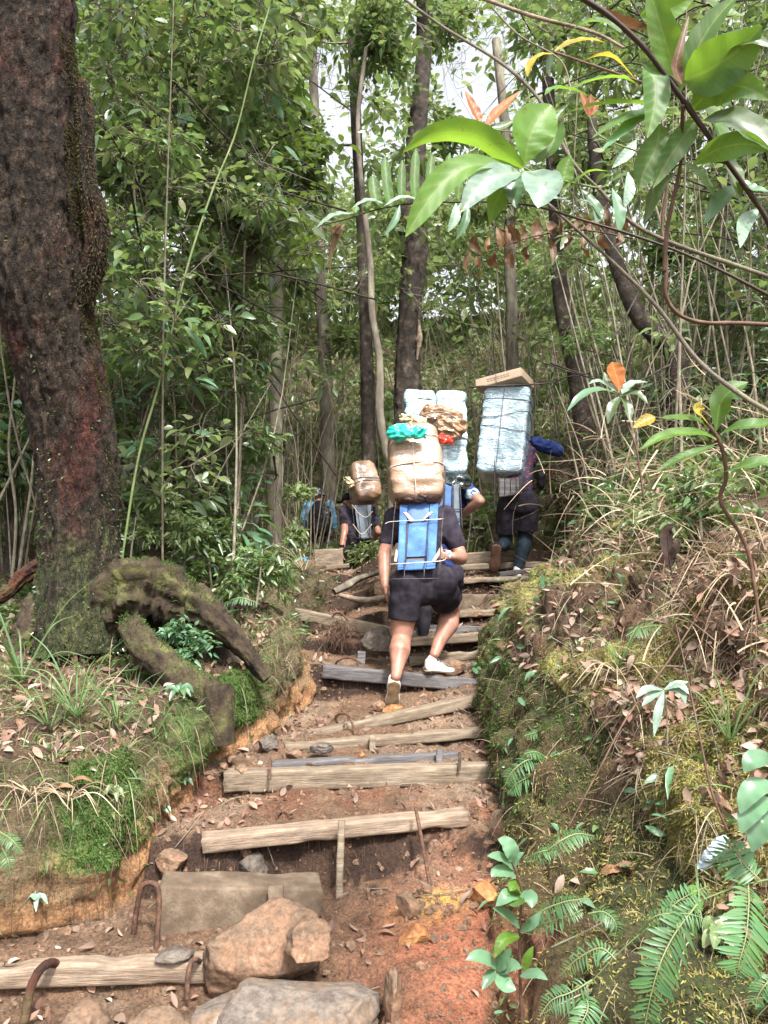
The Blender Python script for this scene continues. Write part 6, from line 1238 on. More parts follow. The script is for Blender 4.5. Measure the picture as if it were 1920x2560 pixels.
BR2 = empty('bare_branch', P(1920, 1040, 1.9), 'long thin grey branch slanting down to the right edge under the leafy one', 'branch')
stem(BR2, [(1330, 470, 2.1, .003), (1384, 522, 2.08, .0042), (1523, 647, 2.04, .005), (1641, 765, 2.0, .0055), (1744, 900, 1.97, .006), (1850, 985, 1.94, .0065), (1940, 1040, 1.92, .0065)], 'bark_grey')
BR3 = empty('bare_branch', P(1500, 50, 2.2), 'pale straight twig crossing the top right corner', 'branch')
stem(BR3, [(1190, -10, 2.3, .006), (1330, 40, 2.25, .006), (1480, 80, 2.2, .0055), (1560, 120, 2.15, .004)], 'wood_new')
stem(BR3, [(1230, 20, 2.3, .003), (1300, 90, 2.3, .003), (1400, 150, 2.3, .0025), (1430, 230, 2.3, .002)], 'twig', 'side_stem')
# --- shrub with dark stem and big spotted leaves, top right
SH = empty('big_leaf_shrub', P(1930, 570, 1.7), 'dark-stemmed shrub with very large spotted green leaves filling the top right corner', 'shrub')
stem(SH, [(1935, 590, 1.7, .006), (1900, 520, 1.68, .0062), (1800, 380, 1.65, .006), (1700, 240, 1.62, .006), (1620, 130, 1.6, .006), (1530, 45, 1.58, .006), (1440, -15, 1.56, .006)], 'stem_dark')
stem(SH, [(1707, 262, 1.62, .004), (1705, 330, 1.66, .004), (1700, 420, 1.7, .0045), (1670, 560, 1.74, .005), (1660, 680, 1.76, .0055)], 'stem_brown', 'side_stem')
S_ = lambda *a, **k_: lp(SH, *a, **k_)
S_([(1712, 200, 1.6), (1770, 175, 1.56), (1840, 130, 1.53), (1905, 65, 1.5)], 132, 'leaf_big', 'ov', (.2, -.9, -.4))
S_([(1700, 205, 1.62), (1675, 140, 1.6), (1650, 60, 1.58), (1618, -50, 1.56)], 78, 'leaf_bright', 'lan', (-.4, -1, .2))
S_([(1610, 160, 1.62), (1635, 200, 1.61), (1635, 270, 1.6), (1618, 345, 1.6)], 76, 'leaf_big', 'ov', (.1, -1, .2))
S_([(1600, 215, 1.64), (1550, 195, 1.63), (1490, 200, 1.62), (1425, 222, 1.62)], 46, 'leaf_bright', 'lan', (0, -.6, .9))
S_([(1730, 275, 1.64), (1780, 225, 1.6), (1850, 215, 1.56), (1925, 250, 1.53)], 84, 'leaf_big', 'ov', (0, -.8, -.5))
S_([(1735, 410, 1.66), (1790, 375, 1.62), (1860, 360, 1.58), (1930, 375, 1.55)], 66, 'leaf_big', 'lan', (0, -.8, -.5))
S_([(1760, 300, 1.64), (1830, 300, 1.6), (1890, 340, 1.57), (1935, 380, 1.55)], 90, 'leaf_dark', 'ov', (0, -1, .3))
S_([(1740, 300, 1.66), (1710, 340, 1.66), (1670, 400, 1.66), (1632, 470, 1.66)], 60, 'leaf_big', 'ov', (.2, -1, .1))
S_([(1650, 310, 1.68), (1640, 370, 1.68), (1610, 430, 1.68), (1598, 478, 1.68)], 78, 'leaf_big', 'ov', (.1, -1, .2))
S_([(1700, 290, 1.66), (1630, 285, 1.66), (1560, 300, 1.66), (1480, 345, 1.66)], 60, 'leaf_big', 'lan', (0, -.7, .8))
S_([(1690, 280, 1.68), (1600, 260, 1.68), (1500, 262, 1.7), (1420, 280, 1.7)], 46, 'leaf_big', 'lan', (0, -.4, .9))
S_([(1470, 240, 1.7), (1430, 225, 1.7), (1385, 222, 1.7), (1362, 238, 1.7)], 44, 'leaf_big', 'ov', (0, -.6, .8))
S_([(1640, 250, 1.66), (1605, 290, 1.66), (1560, 330, 1.66), (1500, 380, 1.66)], 50, 'leaf_teal', 'lan', (0, -.7, .8))
S_([(1700, 230, 1.63), (1730, 150, 1.6), (1780, 60, 1.58), (1850, -20, 1.56)], 70, 'leaf_big', 'lan', (-.5, -1, .2))
S_([(1600, 40, 1.6), (1660, 30, 1.6), (1740, -10, 1.6)], 60, 'leaf_bright', 'ov', (0, -.8, -.4))
S_([(1720, 190, 1.6), (1800, 120, 1.55), (1870, 100, 1.52), (1935, 120, 1.5)], 60, 'leaf_dark', 'ov', (0, -1, .2))
S_([(1705, 210, 1.58), (1690, 170, 1.57), (1650, 160, 1.57), (1735, 40, 1.57)][:2]+[(1700, 120, 1.56), (1722, 40, 1.56)], 36, 'leaf_dead', 'strap', (0, -1, .2), label='pale dry curled leaf')
S_([(1715, 215, 1.60), (1770, 205, 1.6), (1815, 225, 1.6), (1840, 262, 1.6)], 48, 'leaf_dead', 'lan', (0, -1, .2), .8, label='dark dry leaf')
for q_, w_, m_ in (([(1720, 240, 1.66), (1760, 260, 1.66), (1800, 330, 1.66), (1810, 400, 1.66)], 62, 'leaf_big'), ([(1560, 90, 1.62), (1520, 60, 1.64), (1470, 55, 1.66), (1430, 75, 1.68)], 44, 'leaf_big'), ([(1790, 370, 1.68), (1830, 430, 1.68), (1850, 500, 1.68)], 60, 'leaf_dark'), ([(1640, 150, 1.63), (1700, 110, 1.62), (1760, 100, 1.62)], 44, 'leaf_dark'),
    ([(1830, 440, 1.7), (1870, 470, 1.68), (1925, 480, 1.66)], 46, 'leaf_teal'), ([(1850, 460, 1.72), (1800, 500, 1.72), (1760, 560, 1.72)], 44, 'leaf_teal'), ([(1700, 400, 1.72), (1750, 440, 1.72), (1790, 500, 1.72)], 40, 'leaf_big'), ([(1690, 430, 1.74), (1640, 480, 1.76), (1610, 560, 1.78)], 36, 'leaf_dark'), ([(1820, 400, 1.68), (1870, 330, 1.66), (1930, 300, 1.65)], 60, 'leaf_big'), ([(1760, -10, 1.6), (1800, 30, 1.6), (1860, 40, 1.6)], 60, 'leaf_big'), ([(1900, 520, 1.7), (1860, 560, 1.7), (1850, 620, 1.7)], 40, 'leaf_pale')): S_(q_, w_, m_, 'lan', (.2, -.8, .5))
S_([(1500, 20, 1.6), (1560, 60, 1.6), (1640, 78, 1.6)], 50, 'leaf_dead', 'lan', (0, -.2, 1), label='dark brown dead leaf under the stem')
S_([(1385, 130, 1.9), (1430, 108, 1.9), (1475, 100, 1.9), (1512, 106, 1.9)], 44, 'leaf_yellow', 'ov', (0, -.7, .8), label='orange-yellow leaf')
S_([(1385, 135, 1.9), (1355, 138, 1.9), (1328, 160, 1.9), (1318, 192, 1.9)], 34, 'leaf_yellow', 'lan', (-.3, -.7, .8), label='orange-yellow leaf')
S_([(1590, 200, 1.7), (1540, 150, 1.7), (1500, 140, 1.7), (1450, 155, 1.7)], 40, 'leaf_yellow', 'lan', (0, -.4, .9), label='orange-yellow leaf')
stem(SH, [(1700, 240, 1.65, .003), (1560, 190, 1.75, .003), (1385, 130, 1.9, .003)], 'stem_brown', 'side_stem')
for q in ([(1472, 292, 1.8), (1466, 265, 1.8), (1450, 225, 1.8)], [(1472, 292, 1.8), (1485, 270, 1.8), (1495, 248, 1.8)], [(1472, 292, 1.8), (1475, 262, 1.8), (1478, 235, 1.8)]): S_(q, 22, 'leaf_red', 'lan', (0, -1, .3), name='red_bud')
stem(SH, [(1472, 290, 1.8, .002), (1500, 340, 1.8, .002), (1600, 380, 1.75, .002), (1690, 400, 1.7, .003)], 'stem_green', 'side_stem')
RD = empty('twig', P(1210, 330, 2.2), 'twig tip with two upright brownish red leaves above the bright green leaves', 'twig')
stem(RD, [(1354, 330, 2.1, .002), (1290, 330, 2.15, .002), (1212, 322, 2.2, .002)], 'stem_green')
lp(RD, [(1203, 312, 2.2), (1188, 280, 2.2), (1162, 226, 2.2)], 30, 'leaf_red', 'lan', (.3, -1, .2)); lp(RD, [(1215, 318, 2.2), (1240, 285, 2.2), (1302, 226, 2.2)], 30, 'leaf_red', 'lan', (-.3, -1, .2)); lp(RD, [(1210, 320, 2.2), (1250, 318, 2.2), (1290, 300, 2.2)], 26, 'leaf_mid', 'lan', (0, -1, .3))
# --- fern frond with finger-shaped leaflets
FF = empty('fern_frond', P(1930, 730, 2.0), 'long frond crossing the right half with upright finger-shaped leaflets on its left part', 'fern frond')
rq = [(796, 566, 2.05), (865, 548, 2.03), (950, 522, 2.02), (1040, 508, 2.0), (1134, 505, 2.0), (1240, 505, 1.98), (1340, 516, 1.97), (1450, 548, 1.96), (1582, 588, 1.95), (1700, 630, 1.94), (1810, 680, 1.93), (1935, 745, 1.92)]
stem(FF, [(*a, .0016+.0028*i/11) for i, a in enumerate(rq)], 'stem_dark')
for i, (x0, y0, x1, y1, w_) in enumerate([(893, 540, 893, 515, 16), (918, 532, 920, 512, 16), (948, 520, 932, 440, 30), (978, 516, 962, 392, 26), (1008, 512, 1006, 400, 22), (1040, 508, 1040, 372, 24), (1075, 502, 1080, 385, 22), (1108, 500, 1125, 382, 20), (1145, 498, 1165, 390, 20), (1190, 498, 1210, 400, 20), (1235, 500, 1250, 380, 20)]):
    lp(FF, [(x0, y0, 2.01), (x0*.6+x1*.4-4, y0*.6+y1*.4, 2.01), (x1, y1, 2.02)], w_, 'leaf_big', 'fing', (.15, -1, .2), name='leaflet')
for i, (x0, y0, x1, y1, w_) in enumerate([(880, 535, 790, 570, 34), (960, 510, 880, 520, 34), (1050, 500, 960, 515, 30), (1120, 498, 1040, 530, 28), (1200, 500, 1130, 540, 26), (1420, 500, 1330, 520, 30), (1500, 540, 1440, 500, 30)]):
    lp(FF, [(x0, y0, 2.0), ((x0+x1)/2, (y0+y1)/2-12, 1.99), (x1, y1, 1.99)], w_, 'leaf_pale', 'ov', (0, -.7, .9), name='leaflet')
for i, (x0, y0, x1, y1, w_) in enumerate([(1000, 512, 960, 590, 18), (1140, 508, 1120, 580, 26), (1170, 508, 1140, 600, 22), (1480, 500, 1492, 560, 30), (1530, 470, 1548, 585, 34), (1570, 430, 1560, 520, 30), (1450, 470, 1510, 555, 26), (1590, 350, 1530, 420, 30)]):
    lp(FF, [(x0, y0, 1.98), ((x0+x1)/2+8, (y0+y1)/2, 1.97), (x1, y1, 1.97)], w_, 'leaf_pale' if i % 2 else 'leaf_teal', 'lan', (.2, -1, .3), name='leaflet')
DF = empty('dead_frond', P(1420, 600, 2.1), 'dead frond with curled rusty brown leaflets hanging under the green one', 'fern frond')
stem(DF, [(1190, 640, 2.12, .0015), (1260, 615, 2.1, .002), (1340, 590, 2.1, .002), (1450, 575, 2.1, .002), (1580, 595, 2.08, .0025)], 'stem_brown')
rs = np.random.RandomState(3)
for i in range(26):
    x0 = 1190+i*15; y0 = 640-i*3.2 if i < 12 else 590-(i-12)*1.; l = rs.uniform(30, 75); dx = rs.uniform(-22, 22); up_ = -1 if i % 3 else 1
    lp(DF, [(x0, y0, 2.1), (x0+dx, y0-l*.5*up_*-1, 2.1+rs.uniform(-.03, .03)), (x0+dx+rs.uniform(-20, 20), y0+l*up_, 2.1+rs.uniform(-.04, .04))], rs.uniform(16, 30), 'leaf_dead', 'lan', (rs.uniform(-.6, .6), -1, rs.uniform(-.3, .6)), rs.uniform(-2, 2), name='leaflet')
D1 = empty('dead_leaf', P(850, 565, 2.04), 'long twisted brown dead leaf dangling from the tip of the frond', 'dead leaf')
lp(D1, [(858, 560, 2.03), (835, 600, 2.02), (822, 660, 2.02), (830, 710, 2.03), (842, 758, 2.04)], 24, 'leaf_dead', 'strap', (.6, -1, .1), 1.6); lp(D1, [(862, 562, 2.03), (845, 572, 2.03), (832, 584, 2.03), (862, 590, 2.0)], 22, 'leaf_dead', 'lan', (0, -1, .4), 1)
D2 = empty('dead_leaf', P(1170, 650, 2.08), 'hooked brown dead leaf hanging left of the dead frond', 'dead leaf')
lp(D2, [(1175, 632, 2.1), (1162, 660, 2.1), (1172, 690, 2.1), (1205, 692, 2.1)], 22, 'leaf_dead', 'strap', (.4, -1, .2), 1.2)
# --- thick brown bent stem at the right
BS = empty('bent_stem', P(1935, 812, 2.4), 'brown crooked stem bending round to the right edge below the frond', 'stem')
stem(BS, [(1655, 300, 2.3, .004), (1668, 450, 2.32, .005), (1655, 560, 2.35, .0055), (1666, 662, 2.36, .0065), (1664, 735, 2.38, .007), (1692, 782, 2.4, .0075), (1752, 806, 2.4, .007), (1840, 808, 2.4, .007), (1940, 812, 2.4, .008)], 'stem_brown', amp=.25)
stem(BS, [(1580, 345, 2.4, .002), (1600, 420, 2.4, .003), (1640, 520, 2.38, .004), (1660, 600, 2.36, .004)], 'twig', 'side_stem')
# --- plant with long toothed leaves, right middle
PM = empty('leafy_plant', P(1868, 1373, 2.2), 'tall plant with long toothed leaves spreading from one node at the right edge, mid height', 'plant')
stem(PM, [(1900, 1560, 2.2, .005), (1868, 1373, 2.2, .006), (1803, 1256, 2.18, .006), (1816, 1190, 2.16, .006), (1799, 1104, 2.14, .006), (1760, 1050, 2.13, .004)], 'stem_brown')
for q, w_, m_ in (([(1799, 1100, 2.14), (1740, 1082, 2.1), (1660, 1090, 2.08), (1598, 1126, 2.06)], 34, 'leaf_bright'), ([(1790, 1078, 2.14), (1800, 1010, 2.12), (1830, 975, 2.1), (1870, 955, 2.1)], 60, 'leaf_big'), ([(1800, 1085, 2.14), (1850, 1066, 2.1), (1900, 1062, 2.08), (1950, 1050, 2.06)], 44, 'leaf_big'),
                  ([(1812, 1180, 2.15), (1860, 1165, 2.1), (1910, 1155, 2.08), (1950, 1170, 2.06)], 40, 'leaf_big'), ([(1785, 1078, 2.14), (1740, 1050, 2.12), (1690, 1045, 2.1), (1650, 1045, 2.08)], 26, 'leaf_bright'), ([(1770, 1060, 2.13), (1750, 1035, 2.1), (1745, 1020, 2.1), (1748, 1005, 2.1)], 30, 'leaf_yellow'), ([(1790, 1110, 2.14), (1740, 1130, 2.1), (1690, 1150, 2.1), (1640, 1180, 2.1)], 26, 'leaf_big')): lp(PM, q, w_, m_, 'lan', (0, -.8, .7))
YL = empty('leaf_sprig', P(1640, 1060, 3.0), 'single yellow and orange leaf on a thin twig left of the toothed plant', 'leaf'); lp(YL, [(1638, 1042, 3.0), (1615, 1052, 3.0), (1582, 1070, 3.0)], 34, 'leaf_yellow', 'ov', (0, -1, .6)); stem(YL, [(1638, 1042, 3.0, .002), (1700, 1060, 3.05, .002), (1740, 1120, 3.1, .003)], 'twig')
OL = empty('leaf_sprig', P(1560, 1030, 3.6), 'upright bright orange leaf over a whorl of dark glossy leaves, right of the tall load', 'leaf')
lp(OL, [(1548, 980, 3.6), (1545, 955, 3.6), (1536, 925, 3.6), (1530, 905, 3.6)], 48, 'leaf_orange', 'ob', (.1, -1, .1)); stem(OL, [(1548, 980, 3.6, .004), (1560, 1040, 3.6, .004), (1590, 1120, 3.6, .005), (1610, 1250, 3.6, .006)], 'stem_brown')
for q, w_, m_ in (([(1545, 985, 3.6), (1500, 975, 3.55), (1455, 990, 3.5), (1418, 1028, 3.48)], 30, 'leaf_teal'), ([(1550, 985, 3.6), (1500, 955, 3.6), (1470, 960, 3.6)], 22, 'leaf_pale'), ([(1555, 985, 3.6), (1580, 960, 3.6), (1620, 955, 3.6)], 28, 'leaf_pale'), ([(1552, 990, 3.6), (1590, 985, 3.58), (1620, 1010, 3.56)], 30, 'leaf_dark'), ([(1550, 992, 3.6), (1530, 1020, 3.56), (1520, 1060, 3.55)], 26, 'leaf_dark'), ([(1552, 990, 3.6), (1570, 1020, 3.58), (1575, 1055, 3.56)], 24, 'leaf_dark'), ([(1550, 980, 3.6), (1520, 960, 3.64), (1510, 930, 3.66)], 24, 'leaf_dark')): lp(OL, q, w_, m_, 'ov', (0, -.6, .9))
# --- dark red drooping leaf plant
RL = empty('leafy_plant', P(1675, 1430, 2.9), 'upright dark red furled leaf on a thin stem on the right bank', 'plant'); stem(RL, [(1680, 1440, 2.9, .003), (1672, 1380, 2.9, .003), (1668, 1320, 2.9, .002)], 'stem_dark'); lp(RL, [(1675, 1425, 2.9), (1668, 1380, 2.9), (1665, 1330, 2.9), (1690, 1308, 2.88)], 34, 'stem_dark', 'ov', (.5, -1, .2), .8); lp(RL, [(1676, 1400, 2.9), (1690, 1370, 2.88), (1695, 1345, 2.88)], 20, 'stem_dark', 'lan', (-.5, -1, .2))
# --- ferns
def frond(par, q, wl, npair, m='fern', sag=.25, face=(0, -.5, 1), taper=lambda t: math.sin(math.pi*min(1, (t*.80+.16)))**.8, pw=.17, name='frond', two=True):
    g = G(); gs = G(); p, _ = smooth_path([P(*a) for a in q], 1, int(npair*1.35)+4); t = unit(np.gradient(p, axis=0)); d = q[0][2]; f = A(face, float); n = len(p)
    tube(gs, list(p[::3])+[p[-1]], list(np.linspace(.0028, .0008, len(p[::3])+1)*d/2.2), 5, n*2)
    for i in range(2, n):
        s_ = i/(n-1); x = unit(np.cross(t[i], f)); L_ = wl/F*d*taper(s_)*rnd.uniform(.72, 1.12)*(0.35 if rnd.random() < .06 else 1)
        for sg in ((-1, 1) if two else (1,)):
            dr = unit(x*sg+t[i]*.28+rdir(1)[0]*.13); leaves(g, [p[i]], [dr], [np.cross(x, t[i])*1.0], L_, L_*pw if pw < 1 else pw, T_LAN, .1, sag)
    st = obj(name, gs, M['stem_green'], par); o = obj('pinnae', g, M[m], st); return st
F1 = empty('fern', P(1395, 2555, 2.0), 'large fern with feathery drooping fronds in the bottom right corner', 'fern')
frond(F1, [(1940, 2195, 1.9), (1850, 2215, 1.92), (1750, 2252, 1.94), (1656, 2294, 1.96), (1560, 2370, 1.98), (1470, 2465, 2.0), (1390, 2570, 2.02)], 14, 26, face=(0, -.6, .8), sag=.1)
frond(F1, [(1870, 2205, 1.92), (1872, 2260, 1.86), (1865, 2340, 1.82), (1850, 2400, 1.80), (1840, 2450, 1.80)], 72, 20, face=(.1, -1, .3), sag=.15)
frond(F1, [(1750, 2252, 1.94), (1690, 2330, 1.9), (1650, 2410, 1.87), (1625, 2500, 1.86), (1605, 2600, 1.86)], 62, 24, face=(.1, -1, .3), sag=.15)
frond(F1, [(1656, 2294, 1.96), (1700, 2250, 1.95), (1770, 2215, 1.94), (1800, 2230, 1.93)][:3], 40, 12, face=(0, -.8, .7))
frond(F1, [(1900, 2200, 1.9), (1860, 2160, 1.92), (1830, 2120, 1.95), (1800, 2150, 1.98)][:3]+[(1795, 2185, 1.96)], 66, 16, face=(0, -.8, .7))
frond(F1, [(1600, 2330, 1.97), (1640, 2290, 1.93), (1720, 2285, 1.92), (1790, 2310, 1.92)], 34, 16, face=(0, -.7, .8), sag=.4)
frond(F1, [(1540, 2400, 1.98), (1500, 2370, 2.0), (1440, 2400, 2.02), (1400, 2440, 2.04)], 34, 14, face=(0, -.8, .7))
frond(F1, [(1480, 2450, 2.0), (1430, 2480, 1.98), (1380, 2500, 1.98), (1350, 2540, 1.98)], 36, 14, face=(0, -.8, .7))
frond(F1, [(1460, 2480, 2.0), (1470, 2520, 1.96), (1450, 2570, 1.94), (1440, 2620, 1.94)], 46, 14, face=(0, -.9, .5))
frond(F1, [(1940, 2440, 1.85), (1915, 2460, 1.84), (1895, 2490, 1.84), (1890, 2520, 1.84)], 36, 10, face=(0, -.9, .5))
def fern(label, fr, m='fern'):
    b0 = fr[0][0][0]; e_ = empty('fern', P(*b0), label, 'fern', 'ferns on the banks')
    for q, w_, n_ in fr: frond(e_, q, w_, n_, m)
fern('fern with two arching fronds right of the glossy seedling, lower right', [([(1305, 2320, 2.6), (1350, 2280, 2.55), (1410, 2255, 2.52), (1470, 2245, 2.52)], 36, 20), ([(1310, 2330, 2.6), (1360, 2310, 2.55), (1420, 2290, 2.5), (1455, 2275, 2.5)], 30, 16), ([(1470, 2285, 2.5), (1510, 2280, 2.48), (1540, 2310, 2.46), (1535, 2350, 2.46)], 30, 14)])
fern('fern under the pile of pink dead leaves, midway down the right bank', [([(1330, 2160, 2.75), (1390, 2110, 2.7), (1440, 2085, 2.7), (1485, 2090, 2.7)], 34, 20), ([(1310, 2150, 2.78), (1350, 2130, 2.72), (1400, 2120, 2.72)], 26, 14)])
fern('dark fern hanging on the face of the right bank beside the broad plank', [([(1365, 1905, 3.7), (1320, 1900, 3.62), (1280, 1930, 3.6), (1262, 1965, 3.6)], 30, 16), ([(1370, 1930, 3.7), (1330, 1940, 3.6), (1290, 1960, 3.6), (1270, 1985, 3.6)], 30, 16), ([(1375, 1900, 3.7), (1340, 1880, 3.65), (1310, 1885, 3.62)], 24, 12)])
fern('fern at the corner of the right bank above the first dark one', [([(1400, 1690, 4.3), (1370, 1680, 4.22), (1350, 1690, 4.2), (1348, 1740, 4.2)], 26, 14), ([(1400, 1730, 4.25), (1370, 1730, 4.2), (1355, 1770, 4.2)], 24, 12), ([(1395, 1840, 4.0), (1350, 1830, 3.95), (1310, 1840, 3.95)], 24, 12)])
fern('pale green fern flat on the right slope above the yellow moss', [([(1700, 1580, 3.9), (1650, 1565, 3.85), (1600, 1570, 3.82), (1565, 1590, 3.8)], 34, 20), ([(1690, 1600, 3.9), (1720, 1570, 3.85), (1750, 1575, 3.85)], 26, 12)])
fern('small fern at the left edge above the orange soil', [([(0, 2080, 2.9), (30, 2100, 2.86), (55, 2130, 2.86)], 24, 12), ([(5, 2120, 2.9), (20, 2150, 2.86), (25, 2190, 2.86)], 20, 10)])
fern('feathery fern in the shade left of the far porters', [([(600, 1430, 6.4), (630, 1400, 6.3), (670, 1390, 6.25), (700, 1405, 6.2)], 22, 14), ([(610, 1440, 6.4), (660, 1430, 6.3), (695, 1440, 6.25)], 20, 12), ([(560, 1510, 5.8), (600, 1495, 5.7), (650, 1510, 5.7)], 24, 12)], 'leaf_teal')
# drooping compound leaf at the right edge
TE = empty('leafy_plant', P(1930, 2060, 1.9), 'bluish-green plant with broad drooping leaves cut by the right edge', 'plant')
for q in ([(1940, 1960, 1.9), (1900, 1965, 1.86), (1870, 1990, 1.85), (1850, 2035, 1.85)], [(1940, 2000, 1.9), (1900, 2010, 1.86), (1870, 2040, 1.85), (1852, 2085, 1.85)], [(1945, 2040, 1.9), (1915, 2050, 1.86), (1893, 2090, 1.85), (1880, 2130, 1.85)], [(1940, 1930, 1.9), (1910, 1900, 1.88), (1880, 1905, 1.86), (1860, 1930, 1.86)]): lp(TE, q, 52, 'leaf_teal', 'lan', (-.4, -.8, .7))
stem(TE, [(1950, 2100, 1.9, .003), (1940, 2030, 1.9, .003), (1945, 1930, 1.9, .003)], 'stem_green')
# silvery star leaf behind the middle of the right slope
SV = empty('leafy_plant', P(1640, 1770, 3.0), 'silvery whorl of long drooping leaves halfway up the right slope', 'plant')
for q in ([(1660, 1725, 3.0), (1620, 1722, 2.95), (1590, 1745, 2.93)], [(1660, 1725, 3.0), (1700, 1715, 2.95), (1722, 1735, 2.93)], [(1660, 1725, 3.0), (1645, 1780, 2.95), (1635, 1840, 2.93)], [(1660, 1725, 3.0), (1630, 1740, 2.95), (1605, 1765, 2.93)], [(1660, 1725, 3.0), (1700, 1730, 2.95), (1715, 1760, 2.93)], [(1660, 1725, 3.0), (1690, 1712, 3.0), (1722, 1705, 3.0)]): lp(SV, q, 20, 'leaf_pale', 'lan', (0, -.7, .8))
stem(SV, [(1668, 1900, 3.0, .003), (1668, 1800, 3.0, .003), (1660, 1725, 3.0, .002)], 'twig')
# --- broad-leaved seedling, bottom right
SD = empty('seedling', P(1306, 2560, 2.35), 'glossy broad-leaved seedling standing at the foot of the right bank, bottom', 'seedling')
stem(SD, [(1306, 2570, 2.35, .005), (1300, 2440, 2.35, .0045), (1300, 2316, 2.35, .004), (1304, 2229, 2.34, .003), (1290, 2180, 2.33, .003), (1278, 2150, 2.32, .002)], 'stem_brown')
for q, w_, m_ in (([(1280, 2155, 2.32), (1278, 2130, 2.3), (1262, 2108, 2.3), (1245, 2098, 2.3)], 42, 'leaf_teal'), ([(1285, 2175, 2.33), (1262, 2150, 2.3), (1240, 2142, 2.28), (1218, 2140, 2.27)], 28, 'leaf_teal'), ([(1290, 2195, 2.33), (1265, 2180, 2.3), (1240, 2182, 2.28), (1228, 2192, 2.27)], 32, 'leaf_teal'), ([(1283, 2170, 2.33), (1292, 2145, 2.33), (1310, 2130, 2.33)], 18, 'leaf_teal'),
                  ([(1302, 2230, 2.34), (1285, 2215, 2.3), (1275, 2228, 2.28)], 30, 'leaf_bright'), ([(1302, 2235, 2.34), (1285, 2250, 2.28), (1262, 2255, 2.27)], 40, 'leaf_big'), ([(1302, 2232, 2.34), (1325, 2245, 2.3), (1330, 2270, 2.28)], 36, 'leaf_teal'), ([(1300, 2240, 2.34), (1270, 2240, 2.28), (1240, 2265, 2.27)], 34, 'leaf_teal'),
                  ([(1300, 2320, 2.34), (1270, 2290, 2.3), (1232, 2270, 2.27)], 28, 'leaf_teal'), ([(1298, 2340, 2.34), (1260, 2350, 2.28), (1235, 2395, 2.26)], 30, 'leaf_bright'), ([(1300, 2330, 2.34), (1330, 2310, 2.3), (1352, 2280, 2.3)], 26, 'leaf_teal'),
                  ([(1240, 2420, 2.3), (1220, 2400, 2.27), (1190, 2392, 2.25), (1165, 2400, 2.24)], 34, 'leaf_teal'), ([(1240, 2425, 2.3), (1260, 2400, 2.28), (1278, 2370, 2.27)], 34, 'leaf_teal'), ([(1245, 2430, 2.3), (1275, 2415, 2.28), (1305, 2420, 2.26)], 34, 'leaf_teal'), ([(1250, 2432, 2.3), (1262, 2460, 2.26), (1290, 2475, 2.25)], 40, 'leaf_teal'), ([(1310, 2425, 2.33), (1320, 2395, 2.32), (1333, 2365, 2.32)], 22, 'leaf_bright'), ([(1238, 2425, 2.3), (1222, 2445, 2.27), (1205, 2475, 2.25)], 26, 'leaf_teal'), ([(1300, 2440, 2.33), (1340, 2435, 2.3), (1370, 2450, 2.28)], 24, 'leaf_teal')): lp(SD, q, w_, m_, 'ov', (0, -.75, .8))
stem(SD, [(1303, 2470, 2.35, .003), (1270, 2445, 2.33, .003), (1242, 2425, 2.3, .002)], 'stem_brown', 'side_stem')
# small seedlings on the banks
def herb(px, py, n, L, m, label, T='ov', w_=.42, up=.4, seed=0, grp='small seedlings on the banks', h=.05, name='seedling', dd=None, cat='seedling'):
    loc, nr = hit(px, py)
    if loc is None: return
    rs = np.random.RandomState(seed+int(px)); e_ = empty(name, loc, label, cat, grp); g = G(); c = A(loc)+A([0, -.02, h]); top = c
    tube(g, [A(loc)-A([0, 0, .03]), A(loc)*.5+top*.5+rs.normal(0, .005, 3), top], [.003, .0025, .0015], 5, 10); obj('stem', g, M['stem_green'], e_); g = G()
    for i in range(n):
        a = i/n*6.283+rs.uniform(-.3, .3); s_ = c-A([0, 0, h*.6*rs.rand()]); d = A([math.cos(a), math.sin(a)*.7-.2, up*rs.uniform(.3, 1.2)]); l = L*rs.uniform(.7, 1.15); curve_leaf(g, [s_, s_+d*l*.5+A([0, 0, .02]), s_+d*l+A([0, 0, -.35*l])], l*w_, T, (0, -.6, 1))
    for o_ in (tag(obj('leaves', g, M[m], e_)),): pass
herb(60, 760+950, 14, .42, 'grass', 'tuft of long grass at the left edge below the massive trunk', 'strap', .035, 1.5, 1, 'grass tufts', .03, 'grass_tuft', cat='grass')
herb(195, 1800, 22, .34, 'grass', 'fountain-shaped tuft of long arching grass below the massive trunk', 'strap', .03, 1.4, 2, 'grass tufts', .03, 'grass_tuft', cat='grass')
herb(300, 1830, 18, .28, 'grass', 'grass tuft right of the fountain-shaped one, under the mossy log', 'strap', .03, 1.4, 3, 'grass tufts', .03, 'grass_tuft', cat='grass')
herb(390, 1850, 14, .26, 'grass', 'thin grass tuft at the bank edge left of the sawn stump', 'strap', .03, 1.4, 4, 'grass tufts', .03, 'grass_tuft', cat='grass')
herb(130, 1830, 16, .26, 'grass', 'short grass tuft left of the fountain-shaped one', 'strap', .03, 1.3, 5, 'grass tufts', .03, 'grass_tuft', cat='grass')
herb(760, 1440, 26, .30, 'straw', 'dry drooping grass mound left of the trail beyond the long left plank', 'strap', .03, 1.1, 6, 'grass tufts', .05, 'grass_tuft', cat='grass')
herb(700, 1470, 26, .30, 'grass', 'green drooping grass beside the dry mound left of the trail', 'strap', .03, 1.1, 7, 'grass tufts', .05, 'grass_tuft', cat='grass')
herb(1540, 1700, 20, .26, 'straw', 'bundle of pale dry grass hanging over the bare rock face of the right bank', 'strap', .03, .2, 8, 'grass tufts', .05, 'grass_tuft', cat='grass')
herb(1545, 1670, 14, .20, 'grass', 'green grass tuft above the dry bundle on the right bank', 'strap', .035, 1.5, 9, 'grass tufts', .02, 'grass_tuft', cat='grass')
